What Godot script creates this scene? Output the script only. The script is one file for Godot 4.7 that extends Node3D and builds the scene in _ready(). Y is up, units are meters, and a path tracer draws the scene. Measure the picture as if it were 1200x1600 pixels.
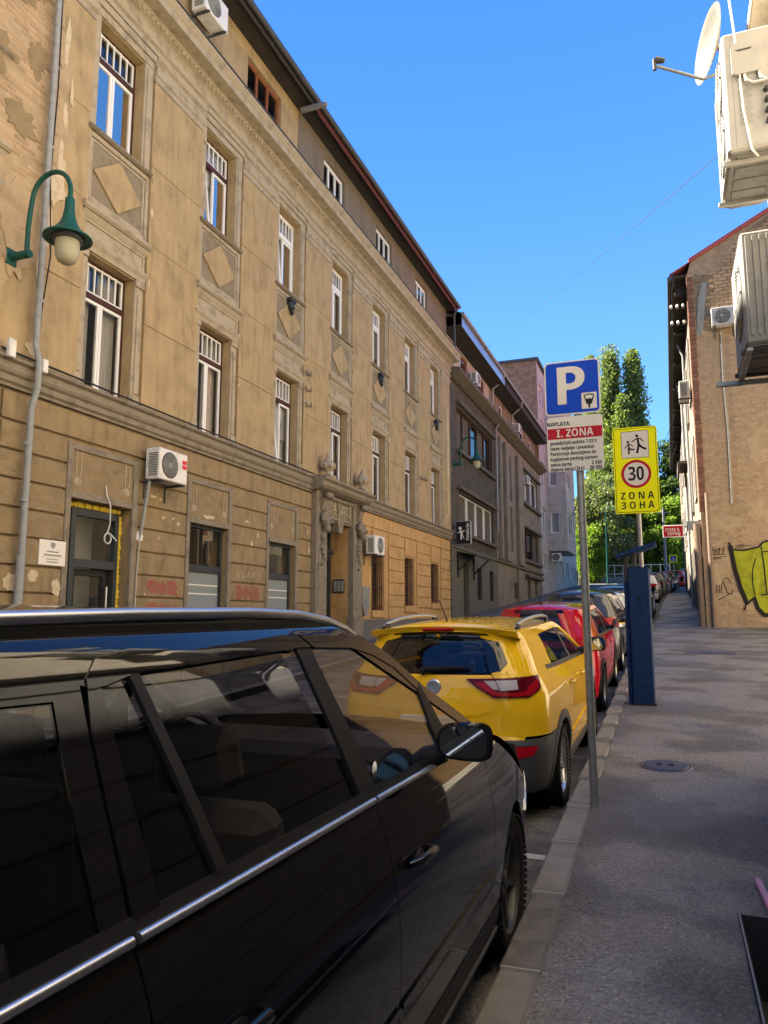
extends Node3D
# A street of old town houses with parked cars. World: -Z runs up the street, x = 0 at the photographer, y = 0 the pavement there.
var M := {}
var used := {}
var rng := RandomNumberGenerator.new()
var box_cache := {}

class MB:
	var v := PackedVector3Array()
	var n := PackedVector3Array()
	var c := PackedColorArray()
	var xf := Transform3D.IDENTITY
	var col := Color(1, 1, 1)
	var tinted := false
	func _init(t := Transform3D.IDENTITY):
		xf = t
	func raw(a: Vector3, b: Vector3, d: Vector3, na: Vector3, nb: Vector3, nd: Vector3) -> void:
		if (b - a).cross(d - a).dot(na + nb + nd) > 0.0:
			v.append(a); v.append(d); v.append(b)
			n.append(na); n.append(nd); n.append(nb)
		else:
			v.append(a); v.append(b); v.append(d)
			n.append(na); n.append(nb); n.append(nd)
		if tinted:
			c.append(col); c.append(col); c.append(col)
	func tri(a: Vector3, b: Vector3, d: Vector3, out: Vector3) -> void:
		# a flat triangle of local points that faces OUT
		var A := xf * a
		var B := xf * b
		var D := xf * d
		var nn := (B - A).cross(D - A).normalized()
		if nn.dot(xf.basis * out) < 0.0:
			nn = -nn
		raw(A, B, D, nn, nn, nn)
	func quad(a: Vector3, b: Vector3, d: Vector3, e: Vector3, out: Vector3) -> void:
		tri(a, b, d, out)
		tri(a, d, e, out)
	func stri(a: Vector3, b: Vector3, d: Vector3, na: Vector3, nb: Vector3, nd: Vector3) -> void:
		raw(xf * a, xf * b, xf * d, (xf.basis * na).normalized(), (xf.basis * nb).normalized(), (xf.basis * nd).normalized())
	func rb(x0: float, x1: float, y0: float, y1: float, z0: float, z1: float) -> void:
		var p := [Vector3(x0, y0, z0), Vector3(x1, y0, z0), Vector3(x1, y1, z0), Vector3(x0, y1, z0), Vector3(x0, y0, z1), Vector3(x1, y0, z1), Vector3(x1, y1, z1), Vector3(x0, y1, z1)]
		quad(p[0], p[1], p[2], p[3], Vector3(0, 0, -1))
		quad(p[4], p[5], p[6], p[7], Vector3(0, 0, 1))
		quad(p[0], p[1], p[5], p[4], Vector3(0, -1, 0))
		quad(p[3], p[2], p[6], p[7], Vector3(0, 1, 0))
		quad(p[0], p[3], p[7], p[4], Vector3(-1, 0, 0))
		quad(p[1], p[2], p[6], p[5], Vector3(1, 0, 0))
	func bev(x0: float, x1: float, y0: float, y1: float, z0: float, z1: float, b := 0.01) -> void:
		var ce := Vector3((x0 + x1) / 2, (y0 + y1) / 2, (z0 + z1) / 2)
		var h := Vector3(absf(x1 - x0) / 2, absf(y1 - y0) / 2, absf(z1 - z0) / 2)
		b = minf(b, minf(h.x, minf(h.y, h.z)) * 0.9)
		var pt := func(s: Vector3, ax: int) -> Vector3:
			var q := Vector3(s.x * (h.x - b), s.y * (h.y - b), s.z * (h.z - b))
			q[ax] = s[ax] * h[ax]
			return ce + q
		for ax in 3:
			var a1 := (ax + 1) % 3
			var a2 := (ax + 2) % 3
			for s in [-1.0, 1.0]:
				var q := []
				for k in [[-1, -1], [1, -1], [1, 1], [-1, 1]]:
					var g := Vector3.ZERO
					g[ax] = s; g[a1] = k[0]; g[a2] = k[1]
					q.append(pt.call(g, ax))
				var out := Vector3.ZERO
				out[ax] = s
				quad(q[0], q[1], q[2], q[3], out)
			for s1 in [-1.0, 1.0]:
				for s2 in [-1.0, 1.0]:
					var ga := Vector3.ZERO
					ga[a1] = s1; ga[a2] = s2; ga[ax] = -1
					var gb := ga
					gb[ax] = 1
					var out2 := Vector3.ZERO
					out2[a1] = s1; out2[a2] = s2
					quad(pt.call(ga, a1), pt.call(gb, a1), pt.call(gb, a2), pt.call(ga, a2), out2)
		for i in 8:
			var s := Vector3(1 if i & 1 else -1, 1 if i & 2 else -1, 1 if i & 4 else -1)
			tri(pt.call(s, 0), pt.call(s, 1), pt.call(s, 2), s)
	func extr(prof: Array, u0: float, u1: float, caps := true) -> void:
		# a profile of (out, y) points swept along local x from u0 to u1; the outline runs once round
		var m := prof.size()
		var ce := Vector2.ZERO
		var area := 0.0
		for i in m:
			ce += prof[i] / m
			area += prof[i].cross(prof[(i + 1) % m])
		for i in m:
			var a: Vector2 = prof[i]
			var b: Vector2 = prof[(i + 1) % m]
			var e := (b - a)
			var o := Vector2(e.y, -e.x) * signf(area)
			quad(Vector3(u0, a.y, a.x), Vector3(u1, a.y, a.x), Vector3(u1, b.y, b.x), Vector3(u0, b.y, b.x), Vector3(0, o.y, o.x))
		if caps:
			var pk := PackedVector2Array(prof)
			var ix := Geometry2D.triangulate_polygon(pk)
			for i in range(0, ix.size(), 3):
				for uu in [u0, u1]:
					tri(Vector3(uu, pk[ix[i]].y, pk[ix[i]].x), Vector3(uu, pk[ix[i + 1]].y, pk[ix[i + 1]].x), Vector3(uu, pk[ix[i + 2]].y, pk[ix[i + 2]].x), Vector3(-1 if uu == u0 else 1, 0, 0))
	func prism(poly: PackedVector2Array, z0: float, z1: float) -> void:
		# an outline in local xy given depth from z0 to z1
		var ix := Geometry2D.triangulate_polygon(poly)
		for i in range(0, ix.size(), 3):
			var a := poly[ix[i]]
			var b := poly[ix[i + 1]]
			var d := poly[ix[i + 2]]
			tri(Vector3(a.x, a.y, z0), Vector3(b.x, b.y, z0), Vector3(d.x, d.y, z0), Vector3(0, 0, z0 - z1))
			tri(Vector3(a.x, a.y, z1), Vector3(b.x, b.y, z1), Vector3(d.x, d.y, z1), Vector3(0, 0, z1 - z0))
		var sg := -1.0 if Geometry2D.is_polygon_clockwise(poly) else 1.0
		for i in poly.size():
			var a := poly[i]
			var b := poly[(i + 1) % poly.size()]
			var e := b - a
			quad(Vector3(a.x, a.y, z0), Vector3(b.x, b.y, z0), Vector3(b.x, b.y, z1), Vector3(a.x, a.y, z1), Vector3(e.y, -e.x, 0) * sg)
	func tube(pts: Array, r, seg := 8, cap := true) -> void:
		# a round bar along points; r is one radius or one for each point
		var m := pts.size()
		var up := Vector3(0, 1, 0)
		var rings := []
		var prev := Vector3.ZERO
		for i in m:
			var t: Vector3 = ((pts[mini(i + 1, m - 1)] as Vector3) - (pts[maxi(i - 1, 0)] as Vector3)).normalized()
			var s: Vector3
			if i == 0:
				s = t.cross(up if absf(t.y) < 0.9 else Vector3(1, 0, 0)).normalized()
			else:
				s = (prev - t * prev.dot(t)).normalized()
			prev = s
			var w := t.cross(s)
			var rr: float = r[i] if r is Array else r
			var ring := []
			for k in seg:
				var a := TAU * k / seg
				var dd := s * cos(a) + w * sin(a)
				ring.append([(pts[i] as Vector3) + dd * rr, dd])
			rings.append(ring)
		for i in m - 1:
			for k in seg:
				var k2 := (k + 1) % seg
				var A = rings[i][k]; var B = rings[i][k2]; var C = rings[i + 1][k2]; var D = rings[i + 1][k]
				stri(A[0], B[0], C[0], A[1], B[1], C[1])
				stri(A[0], C[0], D[0], A[1], C[1], D[1])
		if cap:
			for e in [0, m - 1]:
				var t: Vector3 = (pts[1] - pts[0]) if e == 0 else (pts[m - 2] - pts[m - 1])
				for k in seg:
					tri(pts[e], rings[e][k][0], rings[e][(k + 1) % seg][0], -t)
	func lathe(prof: Array, seg := 20, a0 := 0.0, a1 := TAU) -> void:
		# (radius, y) points turned about the local y axis, smooth
		var m := prof.size()
		var nr := []
		for i in m:
			var e: Vector2 = prof[mini(i + 1, m - 1)] - prof[maxi(i - 1, 0)]
			nr.append(Vector2(e.y, -e.x).normalized())
		for k in seg:
			var p := a0 + (a1 - a0) * k / seg
			var q := a0 + (a1 - a0) * (k + 1) / seg
			var dp := Vector3(cos(p), 0, sin(p))
			var dq := Vector3(cos(q), 0, sin(q))
			for i in m - 1:
				var A: Vector3 = dp * prof[i].x + Vector3(0, prof[i].y, 0)
				var B: Vector3 = dq * prof[i].x + Vector3(0, prof[i].y, 0)
				var C: Vector3 = dq * prof[i + 1].x + Vector3(0, prof[i + 1].y, 0)
				var D: Vector3 = dp * prof[i + 1].x + Vector3(0, prof[i + 1].y, 0)
				var y := Vector3(0, 1, 0)
				var na: Vector3 = dp * nr[i].x + y * nr[i].y
				var nb: Vector3 = dq * nr[i].x + y * nr[i].y
				var nc: Vector3 = dq * nr[i + 1].x + y * nr[i + 1].y
				var nd: Vector3 = dp * nr[i + 1].x + y * nr[i + 1].y
				if prof[i].x > 1e-5:
					stri(A, B, C, na, nb, nc)
				if prof[i + 1].x > 1e-5:
					stri(A, C, D, na, nc, nd)
	func blob(at: Vector3, r: Vector3, seg := 10) -> void:
		var keep := xf
		xf = xf * Transform3D(Basis.from_scale(r), at)
		var p := []
		for i in seg + 1:
			var a := -PI / 2 + PI * i / seg
			p.append(Vector2(cos(a), sin(a)))
		lathe(p, seg * 2)
		xf = keep
	func holes(u0: float, u1: float, y0: float, y1: float, o: float, depth: float, hs: Array) -> void:
		# a wall face at OUT o with rectangular openings [u0,u1,y0,y1] and reveals DEPTH deep
		var us := [u0, u1]
		var ys := [y0, y1]
		for h in hs:
			us.append_array([clampf(h[0], u0, u1), clampf(h[1], u0, u1)])
			ys.append_array([clampf(h[2], y0, y1), clampf(h[3], y0, y1)])
		us.sort(); ys.sort()
		for i in us.size() - 1:
			if us[i + 1] - us[i] < 1e-4: continue
			for j in ys.size() - 1:
				if ys[j + 1] - ys[j] < 1e-4: continue
				var mu: float = (us[i] + us[i + 1]) / 2
				var my: float = (ys[j] + ys[j + 1]) / 2
				var open := false
				for h in hs:
					if mu > h[0] and mu < h[1] and my > h[2] and my < h[3]:
						open = true
				if not open:
					quad(Vector3(us[i], ys[j], o), Vector3(us[i + 1], ys[j], o), Vector3(us[i + 1], ys[j + 1], o), Vector3(us[i], ys[j + 1], o), Vector3(0, 0, 1))
		for h in hs:
			var b := o - depth
			quad(Vector3(h[0], h[2], o), Vector3(h[0], h[3], o), Vector3(h[0], h[3], b), Vector3(h[0], h[2], b), Vector3(1, 0, 0))
			quad(Vector3(h[1], h[2], o), Vector3(h[1], h[3], o), Vector3(h[1], h[3], b), Vector3(h[1], h[2], b), Vector3(-1, 0, 0))
			quad(Vector3(h[0], h[3], o), Vector3(h[1], h[3], o), Vector3(h[1], h[3], b), Vector3(h[0], h[3], b), Vector3(0, -1, 0))
			quad(Vector3(h[0], h[2], o), Vector3(h[1], h[2], o), Vector3(h[1], h[2], b), Vector3(h[0], h[2], b), Vector3(0, 1, 0))
	func mesh() -> ArrayMesh:
		var a := []
		a.resize(Mesh.ARRAY_MAX)
		a[Mesh.ARRAY_VERTEX] = v
		a[Mesh.ARRAY_NORMAL] = n
		if tinted:
			a[Mesh.ARRAY_COLOR] = c
		var m := ArrayMesh.new()
		if v.size():
			m.add_surface_from_arrays(Mesh.PRIMITIVE_TRIANGLES, a)
		return m

# ---------------------------------------------------------------- naming and parenting
func numbered(called: String) -> String:
	var k: int = used.get(called, 0)
	used[called] = k + 1
	return called if k == 0 else "%s_%03d" % [called, k]

func thing(called: String, label: String, category: String, at := Vector3.ZERO, group := "") -> Node3D:
	var o := Node3D.new()
	o.name = numbered(called)
	add_child(o)
	o.position = at
	o.set_meta("label", label)
	o.set_meta("category", category)
	if group:
		o.set_meta("group", group)
	return o

func part(parent: Node3D, called: String, mb, m: Material) -> MeshInstance3D:
	var o := MeshInstance3D.new()
	o.name = called
	o.mesh = mb.mesh() if mb is MB else mb
	o.material_override = m
	parent.add_child(o, true)
	return o

func group_part(parent: Node3D, called: String) -> Node3D:
	var o := Node3D.new()
	o.name = called
	parent.add_child(o, true)
	return o

func structure(called: String, mb: MB, m: Material) -> MeshInstance3D:
	var o := MeshInstance3D.new()
	o.name = numbered(called)
	o.mesh = mb.mesh()
	o.material_override = m
	o.set_meta("kind", "structure")
	add_child(o)
	return o

func block(parent: Node3D, called: String, f: Transform3D, u0: float, u1: float, y0: float, y1: float, o0: float, o1: float, m: Material, b := 0.012) -> MeshInstance3D:
	# one bevelled piece; alike pieces share a mesh
	var key := "%.3f %.3f %.3f %.3f" % [u1 - u0, y1 - y0, o1 - o0, b]
	if not box_cache.has(key):
		var mb := MB.new()
		mb.bev(-(u1 - u0) / 2, (u1 - u0) / 2, -(y1 - y0) / 2, (y1 - y0) / 2, -(o1 - o0) / 2, (o1 - o0) / 2, b)
		box_cache[key] = mb.mesh()
	var p := MeshInstance3D.new()
	p.name = called
	p.mesh = box_cache[key]
	p.material_override = m
	p.transform = f * Transform3D(Basis.IDENTITY, Vector3((u0 + u1) / 2, (y0 + y1) / 2, (o0 + o1) / 2))
	parent.add_child(p, true)
	return p

func text_part(parent: Node3D, called: String, txt: String, h: float, at: Transform3D, m: Material, wide := 1.0, bold := false, left := false, depth := 0.003) -> MeshInstance3D:
	var f := SystemFont.new()
	f.font_names = PackedStringArray(["Droid Sans"])
	f.font_weight = 700 if bold else 400
	var t := TextMesh.new()
	t.font = f
	t.font_size = 64
	t.pixel_size = h / 64.0 / 0.714
	t.depth = depth
	t.curve_step = 1.0
	t.text = txt
	t.horizontal_alignment = HORIZONTAL_ALIGNMENT_LEFT if left else HORIZONTAL_ALIGNMENT_CENTER
	t.vertical_alignment = VERTICAL_ALIGNMENT_CENTER
	var o := MeshInstance3D.new()
	o.name = called
	o.mesh = t
	o.material_override = m
	o.transform = at * Transform3D(Basis.from_scale(Vector3(wide, 1, 1)), Vector3.ZERO)
	parent.add_child(o, true)
	return o

# ---------------------------------------------------------------- materials
func lin(r: float, g: float, b: float) -> Color:
	return Color(r, g, b).linear_to_srgb()

func tex(freq: float, stops: Array, kind := FastNoiseLite.TYPE_SIMPLEX_SMOOTH, oct := 4, sd := 1, size := 512, normal := false, bump := 4.0) -> NoiseTexture2D:
	var f := FastNoiseLite.new()
	f.seed = sd
	f.noise_type = kind
	f.frequency = freq
	f.fractal_octaves = oct
	f.fractal_gain = 0.6 if oct > 6 else 0.5
	if kind == FastNoiseLite.TYPE_CELLULAR:
		f.cellular_return_type = FastNoiseLite.RETURN_CELL_VALUE
		f.fractal_type = FastNoiseLite.FRACTAL_NONE
	var t := NoiseTexture2D.new()
	t.width = size
	t.height = size
	t.seamless = true
	t.noise = f
	if normal:
		t.as_normal_map = true
		t.bump_strength = bump
	else:
		var g := Gradient.new()
		var off := PackedFloat32Array()
		var cs := PackedColorArray()
		for s in stops:
			off.append(s[0])
			cs.append(s[1] if s[1] is Color else lin(s[1], s[1], s[1]))
		g.offsets = off
		g.colors = cs
		t.color_ramp = g
	return t

func mat(called: String, c: Color, rough := 0.8, metal := 0.0) -> StandardMaterial3D:
	var m := StandardMaterial3D.new()
	m.resource_name = called
	m.albedo_color = c
	m.roughness = rough
	m.metallic = metal
	m.metallic_specular = 0.3
	M[called] = m
	return m

func clad(m: StandardMaterial3D, t: Texture2D, per_m: float, det: Texture2D = null, det_per_m := 1.0, relief: Texture2D = null, cm := 0.3) -> StandardMaterial3D:
	m.uv1_triplanar = true
	m.uv1_world_triplanar = true
	m.uv1_scale = Vector3.ONE * per_m
	m.albedo_texture = t
	if det:
		m.detail_enabled = true
		m.detail_albedo = det
		m.detail_blend_mode = BaseMaterial3D.BLEND_MODE_MUL
		m.detail_uv_layer = BaseMaterial3D.DETAIL_UV_2
		m.uv2_triplanar = true
		m.uv2_world_triplanar = true
		m.uv2_scale = Vector3.ONE * det_per_m
	if relief:
		m.heightmap_enabled = true
		m.heightmap_texture = relief
		m.heightmap_scale = cm
	return m

func glass(called: String, c: Color, a: float, rough := 0.02) -> StandardMaterial3D:
	var m := mat(called, Color(c.r, c.g, c.b, a), rough)
	m.metallic_specular = 0.5
	m.transparency = BaseMaterial3D.TRANSPARENCY_ALPHA
	return m

func paint(called: String, c: Color, rough := 0.25) -> StandardMaterial3D:
	var m := mat(called, c, rough)
	m.metallic_specular = 0.0
	m.clearcoat_enabled = true
	m.clearcoat = 1.0
	m.clearcoat_roughness = 0.03
	return m

func materials() -> void:
	var S := FastNoiseLite.TYPE_SIMPLEX_SMOOTH
	var blot := tex(0.006, [[0.2, 0.80], [0.42, 0.92], [0.6, 1.0], [0.8, 0.94]], S, 5, 3)
	var blot2 := tex(0.010, [[0.2, 0.70], [0.4, 0.88], [0.6, 1.0], [0.8, 0.92]], S, 5, 11)
	var streak := tex(0.018, [[0.2, 0.82], [0.42, 0.94], [0.55, 0.98], [0.75, 1.0]], S, 6, 23)
	var grain := tex(0.12, [[0.25, 0.70], [0.5, 0.93], [0.75, 1.0]], S, 3, 5)
	var lump := tex(0.02, [[0.0, 0.0], [1.0, 1.0]], S, 5, 7)
	var fine := tex(0.10, [[0.0, 0.0], [1.0, 1.0]], S, 3, 9)
	# plaster: ochre with darker weather stains and paler rubbed spots
	var ochre := tex(0.016, [[0.12, lin(0.74, 0.73, 0.72)], [0.34, lin(0.86, 0.85, 0.84)], [0.5, lin(0.92, 0.915, 0.90)], [0.66, lin(0.96, 0.95, 0.91)], [0.84, lin(1.0, 0.995, 0.98)]], S, 7, 17, 1024)
	clad(mat("ochre", lin(0.42, 0.308, 0.168), 0.93), ochre, 0.085, streak, 0.5, fine, 0.5)
	clad(mat("ochre_low", lin(0.295, 0.216, 0.12), 0.95), ochre, 0.13, streak, 0.7, lump, 1.6)
	clad(mat("ochre_rough", lin(0.295, 0.216, 0.12), 0.97), blot, 0.4, grain, 2.3, lump, 2.6)
	clad(mat("orange_wall", lin(0.54, 0.335, 0.14), 0.92), ochre, 0.11, streak, 0.6, fine, 0.3)
	clad(mat("trim", lin(0.44, 0.365, 0.255), 0.92), blot2, 0.5, grain, 2.1, fine, 0.4)
	clad(mat("trim_grey", lin(0.27, 0.225, 0.165), 0.93), blot2, 0.6, grain, 2.1, fine, 0.4)
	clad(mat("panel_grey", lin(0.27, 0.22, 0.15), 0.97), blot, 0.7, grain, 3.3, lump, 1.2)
	clad(mat("bare_plaster", lin(0.47, 0.345, 0.205), 0.95), blot, 0.5, grain, 1.9, lump, 1.0)
	clad(mat("pale_plaster", lin(0.62, 0.50, 0.33), 0.95), streak, 0.7, grain, 2.4, fine, 0.4)
	clad(mat("attic_grey", lin(0.215, 0.175, 0.125), 0.93), blot, 0.3, grain, 1.3, fine, 0.4)
	clad(mat("dark_wall", lin(0.10, 0.085, 0.068), 0.93), blot2, 0.22, grain, 1.1, lump, 0.8)
	clad(mat("dark_trim", lin(0.15, 0.125, 0.098), 0.92), blot, 0.4, grain, 1.5, fine, 0.3)
	clad(mat("green_grey", lin(0.135, 0.132, 0.108), 0.9), streak, 0.3, grain, 1.3, fine, 0.2)
	clad(mat("brown_wall", lin(0.25, 0.212, 0.16), 0.93), blot2, 0.19, grain, 1.2, lump, 0.8)
	clad(mat("grey_wall", lin(0.45, 0.42, 0.37), 0.93), blot, 0.21, grain, 1.3, lump, 0.6)
	clad(mat("pale_wall", lin(0.50, 0.46, 0.40), 0.93), streak, 0.25, grain, 1.3, fine, 0.3)
	clad(mat("cream_wall", lin(0.27, 0.23, 0.17), 0.92), streak, 0.3, grain, 1.3, fine, 0.3)
	clad(mat("near_wall", lin(0.74, 0.66, 0.52), 0.92), streak, 0.3, grain, 1.3, fine, 0.3)
	clad(mat("near_low", lin(0.27, 0.26, 0.245), 0.92), streak, 0.3, grain, 1.3, fine, 0.3)
	clad(mat("near_base", lin(0.30, 0.27, 0.23), 0.92), blot, 0.3, grain, 1.3, fine, 0.3)
	clad(mat("render_brown", lin(0.40, 0.295, 0.185), 0.96), ochre, 0.2, streak, 0.5, lump, 0.9)
	clad(mat("mortar", lin(0.27, 0.195, 0.12), 0.97), blot2, 0.5, grain, 2.3, lump, 2.4)
	clad(mat("cement_patch", lin(0.33, 0.32, 0.27), 0.97), blot, 0.9, grain, 2.3, lump, 2.0)
	for k in 4:
		var q: float = [0.85, 1.0, 1.12, 0.93][k]
		clad(mat("brick_%d" % k, lin(0.50 * q, 0.325 * q, 0.18 * q), 0.95), blot, 1.7, grain, 5.0, lump, 1.2)
		clad(mat("bare_%d" % k, lin(0.46 * q, 0.325 * q, 0.195 * q), 0.95), blot, 1.1, grain, 3.0, lump, 0.8)
		clad(mat("red_brick_%d" % k, lin(0.27 * q, 0.135 * q, 0.085 * q), 0.95), blot, 1.7, grain, 5.0, lump, 1.0)
	# far brickwork, too small to pick apart: one square metre of bond
	var im := Image.create(256, 256, false, Image.FORMAT_RGB8)
	im.fill(lin(0.30, 0.21, 0.15))
	var br := RandomNumberGenerator.new()
	br.seed = 3
	for row in 13:
		for k in 5:
			var q := br.randf_range(0.75, 1.2)
			im.fill_rect(Rect2i(int(k * 64 + (32 if row % 2 else 0)) % 256, int(row * 19.7), 60, 16), lin(0.30 * q, 0.20 * q, 0.115 * q))
	clad(mat("red_flank", Color(1, 1, 1), 0.95), ImageTexture.create_from_image(im), 1.0, blot2, 0.3)
	# render worn so thin on the gable that the brick bond shows through as faint courses
	var gi := Image.create(512, 512, false, Image.FORMAT_RGB8)
	gi.fill(lin(0.74, 0.71, 0.68))
	var nz := FastNoiseLite.new()
	nz.seed = 8
	nz.frequency = 0.012
	for row in 24:
		for k in 8:
			var q := br.randf_range(0.86, 1.0)
			var h := nz.get_noise_2d(k * 64, row * 21)
			q = lerpf(q, 0.84, clampf(0.5 + h * 2.0, 0.0, 1.0))
			gi.fill_rect(Rect2i(int(k * 64 + (32 if row % 2 else 0) + br.randi_range(-3, 3) + 512) % 512, int(row * 21.33), 59 + br.randi_range(0, 4), 18), lin(q, q * 0.98, q * 0.95))
	clad(mat("worn_gable", lin(0.46, 0.335, 0.21), 0.96), ImageTexture.create_from_image(gi), 0.47, ochre, 0.23, lump, 0.7)
	clad(mat("red_mortar", lin(0.27, 0.18, 0.125), 0.96), blot2, 0.5, grain, 2.3, lump, 1.2)
	clad(mat("plinth_grey", lin(0.17, 0.155, 0.145), 0.9), streak, 0.5, grain, 1.3, fine, 0.3)
	for k in ["ochre", "ochre_low", "orange_wall", "dark_wall", "brown_wall", "grey_wall", "render_brown", "green_grey"]:
		M[k].uv2_scale = Vector3(0.55, 0.075, 0.55)   # rain streaks: long and upright
		M[k].detail_albedo = streak
	# ground
	var chips := tex(0.15, [[0.0, lin(0.42, 0.42, 0.42)], [0.35, lin(0.55, 0.55, 0.555)], [0.62, lin(0.62, 0.62, 0.62)], [0.92, lin(0.68, 0.68, 0.68)], [0.98, lin(1.0, 0.99, 0.97)]], FastNoiseLite.TYPE_CELLULAR, 1, 31, 1024)
	var worn := tex(0.007, [[0.2, lin(0.48, 0.48, 0.49)], [0.40, lin(0.58, 0.58, 0.58)], [0.47, lin(0.66, 0.66, 0.655)], [0.54, lin(0.87, 0.86, 0.84)], [0.66, lin(0.95, 0.94, 0.92)], [0.8, lin(1.0, 0.98, 0.95)]], S, 5, 41)
	var pit := tex(0.16, [[0.0, 0.0], [0.45, 0.7], [1.0, 1.0]], S, 2, 51, 1024)
	var a := clad(mat("asphalt", lin(0.385, 0.348, 0.285), 0.62), worn, 0.19, chips, 0.62, pit, 1.5)
	a.metallic_specular = 0.5
	var wet := tex(0.006, [[0.25, 0.26], [0.45, 0.52], [0.7, 0.68]], S, 4, 61)
	a.roughness = 1.0
	a.roughness_texture = wet
	clad(mat("road", lin(0.31, 0.285, 0.255), 0.85), worn, 0.3, chips, 0.62, pit, 1.0)
	clad(mat("kerb_stone", lin(0.29, 0.262, 0.222), 0.88), blot, 0.7, grain, 4.0, fine, 0.5)
	clad(mat("kerb_stone_dark", lin(0.22, 0.20, 0.172), 0.88), blot2, 0.9, grain, 4.0, fine, 0.5)
	clad(mat("earth", lin(0.12, 0.12, 0.06), 0.95), blot, 0.2, grain, 1.0)
	mat("joint", lin(0.42, 0.41, 0.38), 0.95)
	# metals, plastics, glass
	clad(mat("zinc", lin(0.33, 0.34, 0.34), 0.5, 0.4), blot, 0.9, grain, 3.0)
	clad(mat("galvanised", lin(0.36, 0.37, 0.35), 0.45, 0.55), blot2, 2.4, grain, 6.0)
	clad(mat("pipe_grey", lin(0.33, 0.34, 0.33), 0.6), blot, 1.3, grain, 3.0)
	clad(mat("rust_pipe", lin(0.25, 0.18, 0.13), 0.85), blot2, 2.0, grain, 4.0)
	mat("black_metal", lin(0.015, 0.015, 0.017), 0.5)
	mat("gutter_dark", lin(0.085, 0.085, 0.085), 0.5, 0.3)
	mat("fascia_red", lin(0.11, 0.035, 0.025), 0.7)
	clad(mat("fascia_blue", lin(0.42, 0.45, 0.52), 0.30, 0.8), streak, 0.6)
	clad(mat("soffit", lin(0.05, 0.043, 0.036), 0.9), blot, 0.6)
	clad(mat("roof_dark", lin(0.09, 0.06, 0.05), 0.9), blot, 0.6)
	clad(mat("roof_red", lin(0.42, 0.10, 0.10), 0.6), streak, 0.6)
	clad(mat("ac_white", lin(0.70, 0.68, 0.63), 0.45), streak, 0.3)
	clad(mat("ac_cream", lin(0.43, 0.415, 0.375), 0.45), streak, 0.3)
	clad(mat("ac_grey", lin(0.24, 0.235, 0.22), 0.5), streak, 0.8)
	clad(mat("dish_cream", lin(0.20, 0.19, 0.165), 0.6), streak, 1.2)
	mat("graffiti_wash", lin(0.25, 0.115, 0.075), 0.9)
	mat("ac_dark", lin(0.07, 0.07, 0.07), 0.7)
	mat("grille_grey", lin(0.25, 0.25, 0.235), 0.6)
	mat("red_badge", lin(0.62, 0.02, 0.045), 0.5)
	mat("white_frame", lin(0.74, 0.74, 0.72), 0.45)
	mat("wood_brown", lin(0.065, 0.027, 0.02), 0.55)
	mat("wood_orange", lin(0.23, 0.075, 0.03), 0.55)
	mat("frame_dark", lin(0.035, 0.042, 0.047), 0.4)
	mat("curtain", lin(0.66, 0.63, 0.56), 0.95)
	mat("cable_thin", lin(0.10, 0.10, 0.11), 0.6)
	mat("shutter", lin(0.62, 0.61, 0.59), 0.7)
	mat("room", lin(0.035, 0.032, 0.03), 0.95)
	mat("room_pale", lin(0.30, 0.31, 0.28), 0.95)
	glass("pane", Color(0.12, 0.13, 0.13), 0.18)
	mat("pane_sky", lin(0.62, 0.56, 0.50), 0.03, 1.0)
	glass("pane_clear", Color(0.3, 0.33, 0.33), 0.2)
	mat("pane_frost", lin(0.22, 0.25, 0.25), 0.22)
	mat("foam_yellow", lin(0.62, 0.45, 0.05), 0.8)
	mat("lamp_green", lin(0.014, 0.078, 0.062), 0.45)
	var lg := mat("lamp_glass", lin(0.40, 0.38, 0.27), 0.25)
	lg.backlight_enabled = true
	lg.backlight = Color(0.5, 0.46, 0.36)
	mat("sign_white", lin(0.70, 0.66, 0.58), 0.45)
	mat("sign_blue", lin(0.003, 0.055, 0.50), 0.4)
	mat("sign_red", lin(0.44, 0.006, 0.016), 0.4)
	mat("sign_yellow", lin(0.88, 0.90, 0.0), 0.6)
	mat("sign_black", lin(0.012, 0.012, 0.012), 0.5)
	mat("sign_back", lin(0.30, 0.31, 0.31), 0.5, 0.5)
	clad(mat("meter_blue", lin(0.007, 0.032, 0.105), 0.5), streak, 1.4)
	clad(mat("iron", lin(0.12, 0.12, 0.15), 0.5, 0.5), blot2, 2.0, grain, 9.0)
	clad(mat("concrete", lin(0.30, 0.29, 0.26), 0.9), blot, 0.8, grain, 3.0)
	mat("cable", lin(0.02, 0.02, 0.02), 0.6)
	mat("cable_white", lin(0.62, 0.60, 0.56), 0.6)
	mat("graffiti_red", lin(0.30, 0.085, 0.06), 0.85)
	mat("graffiti_pale", lin(0.46, 0.40, 0.29), 0.9)
	clad(mat("graffiti_green", lin(0.34, 0.36, 0.02), 0.8), blot, 0.8, blot2, 0.37)
	mat("graffiti_black", lin(0.018, 0.015, 0.014), 0.8)
	mat("pink", lin(0.55, 0.29, 0.38), 0.6)
	# cars
	paint("paint_black", lin(0.006, 0.0055, 0.006), 0.22)
	paint("paint_yellow", lin(0.86, 0.51, 0.010), 0.35)
	paint("paint_red", lin(0.47, 0.008, 0.018), 0.3)
	paint("paint_red2", lin(0.55, 0.06, 0.03), 0.35)
	paint("paint_white", lin(0.62, 0.62, 0.60), 0.35)
	paint("paint_silver", lin(0.36, 0.37, 0.37), 0.35)
	paint("paint_grey", lin(0.05, 0.052, 0.055), 0.3)
	paint("paint_blue", lin(0.10, 0.17, 0.28), 0.3)
	mat("plastic", lin(0.012, 0.012, 0.013), 0.5)
	mat("plastic_grey", lin(0.065, 0.066, 0.068), 0.5)
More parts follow.
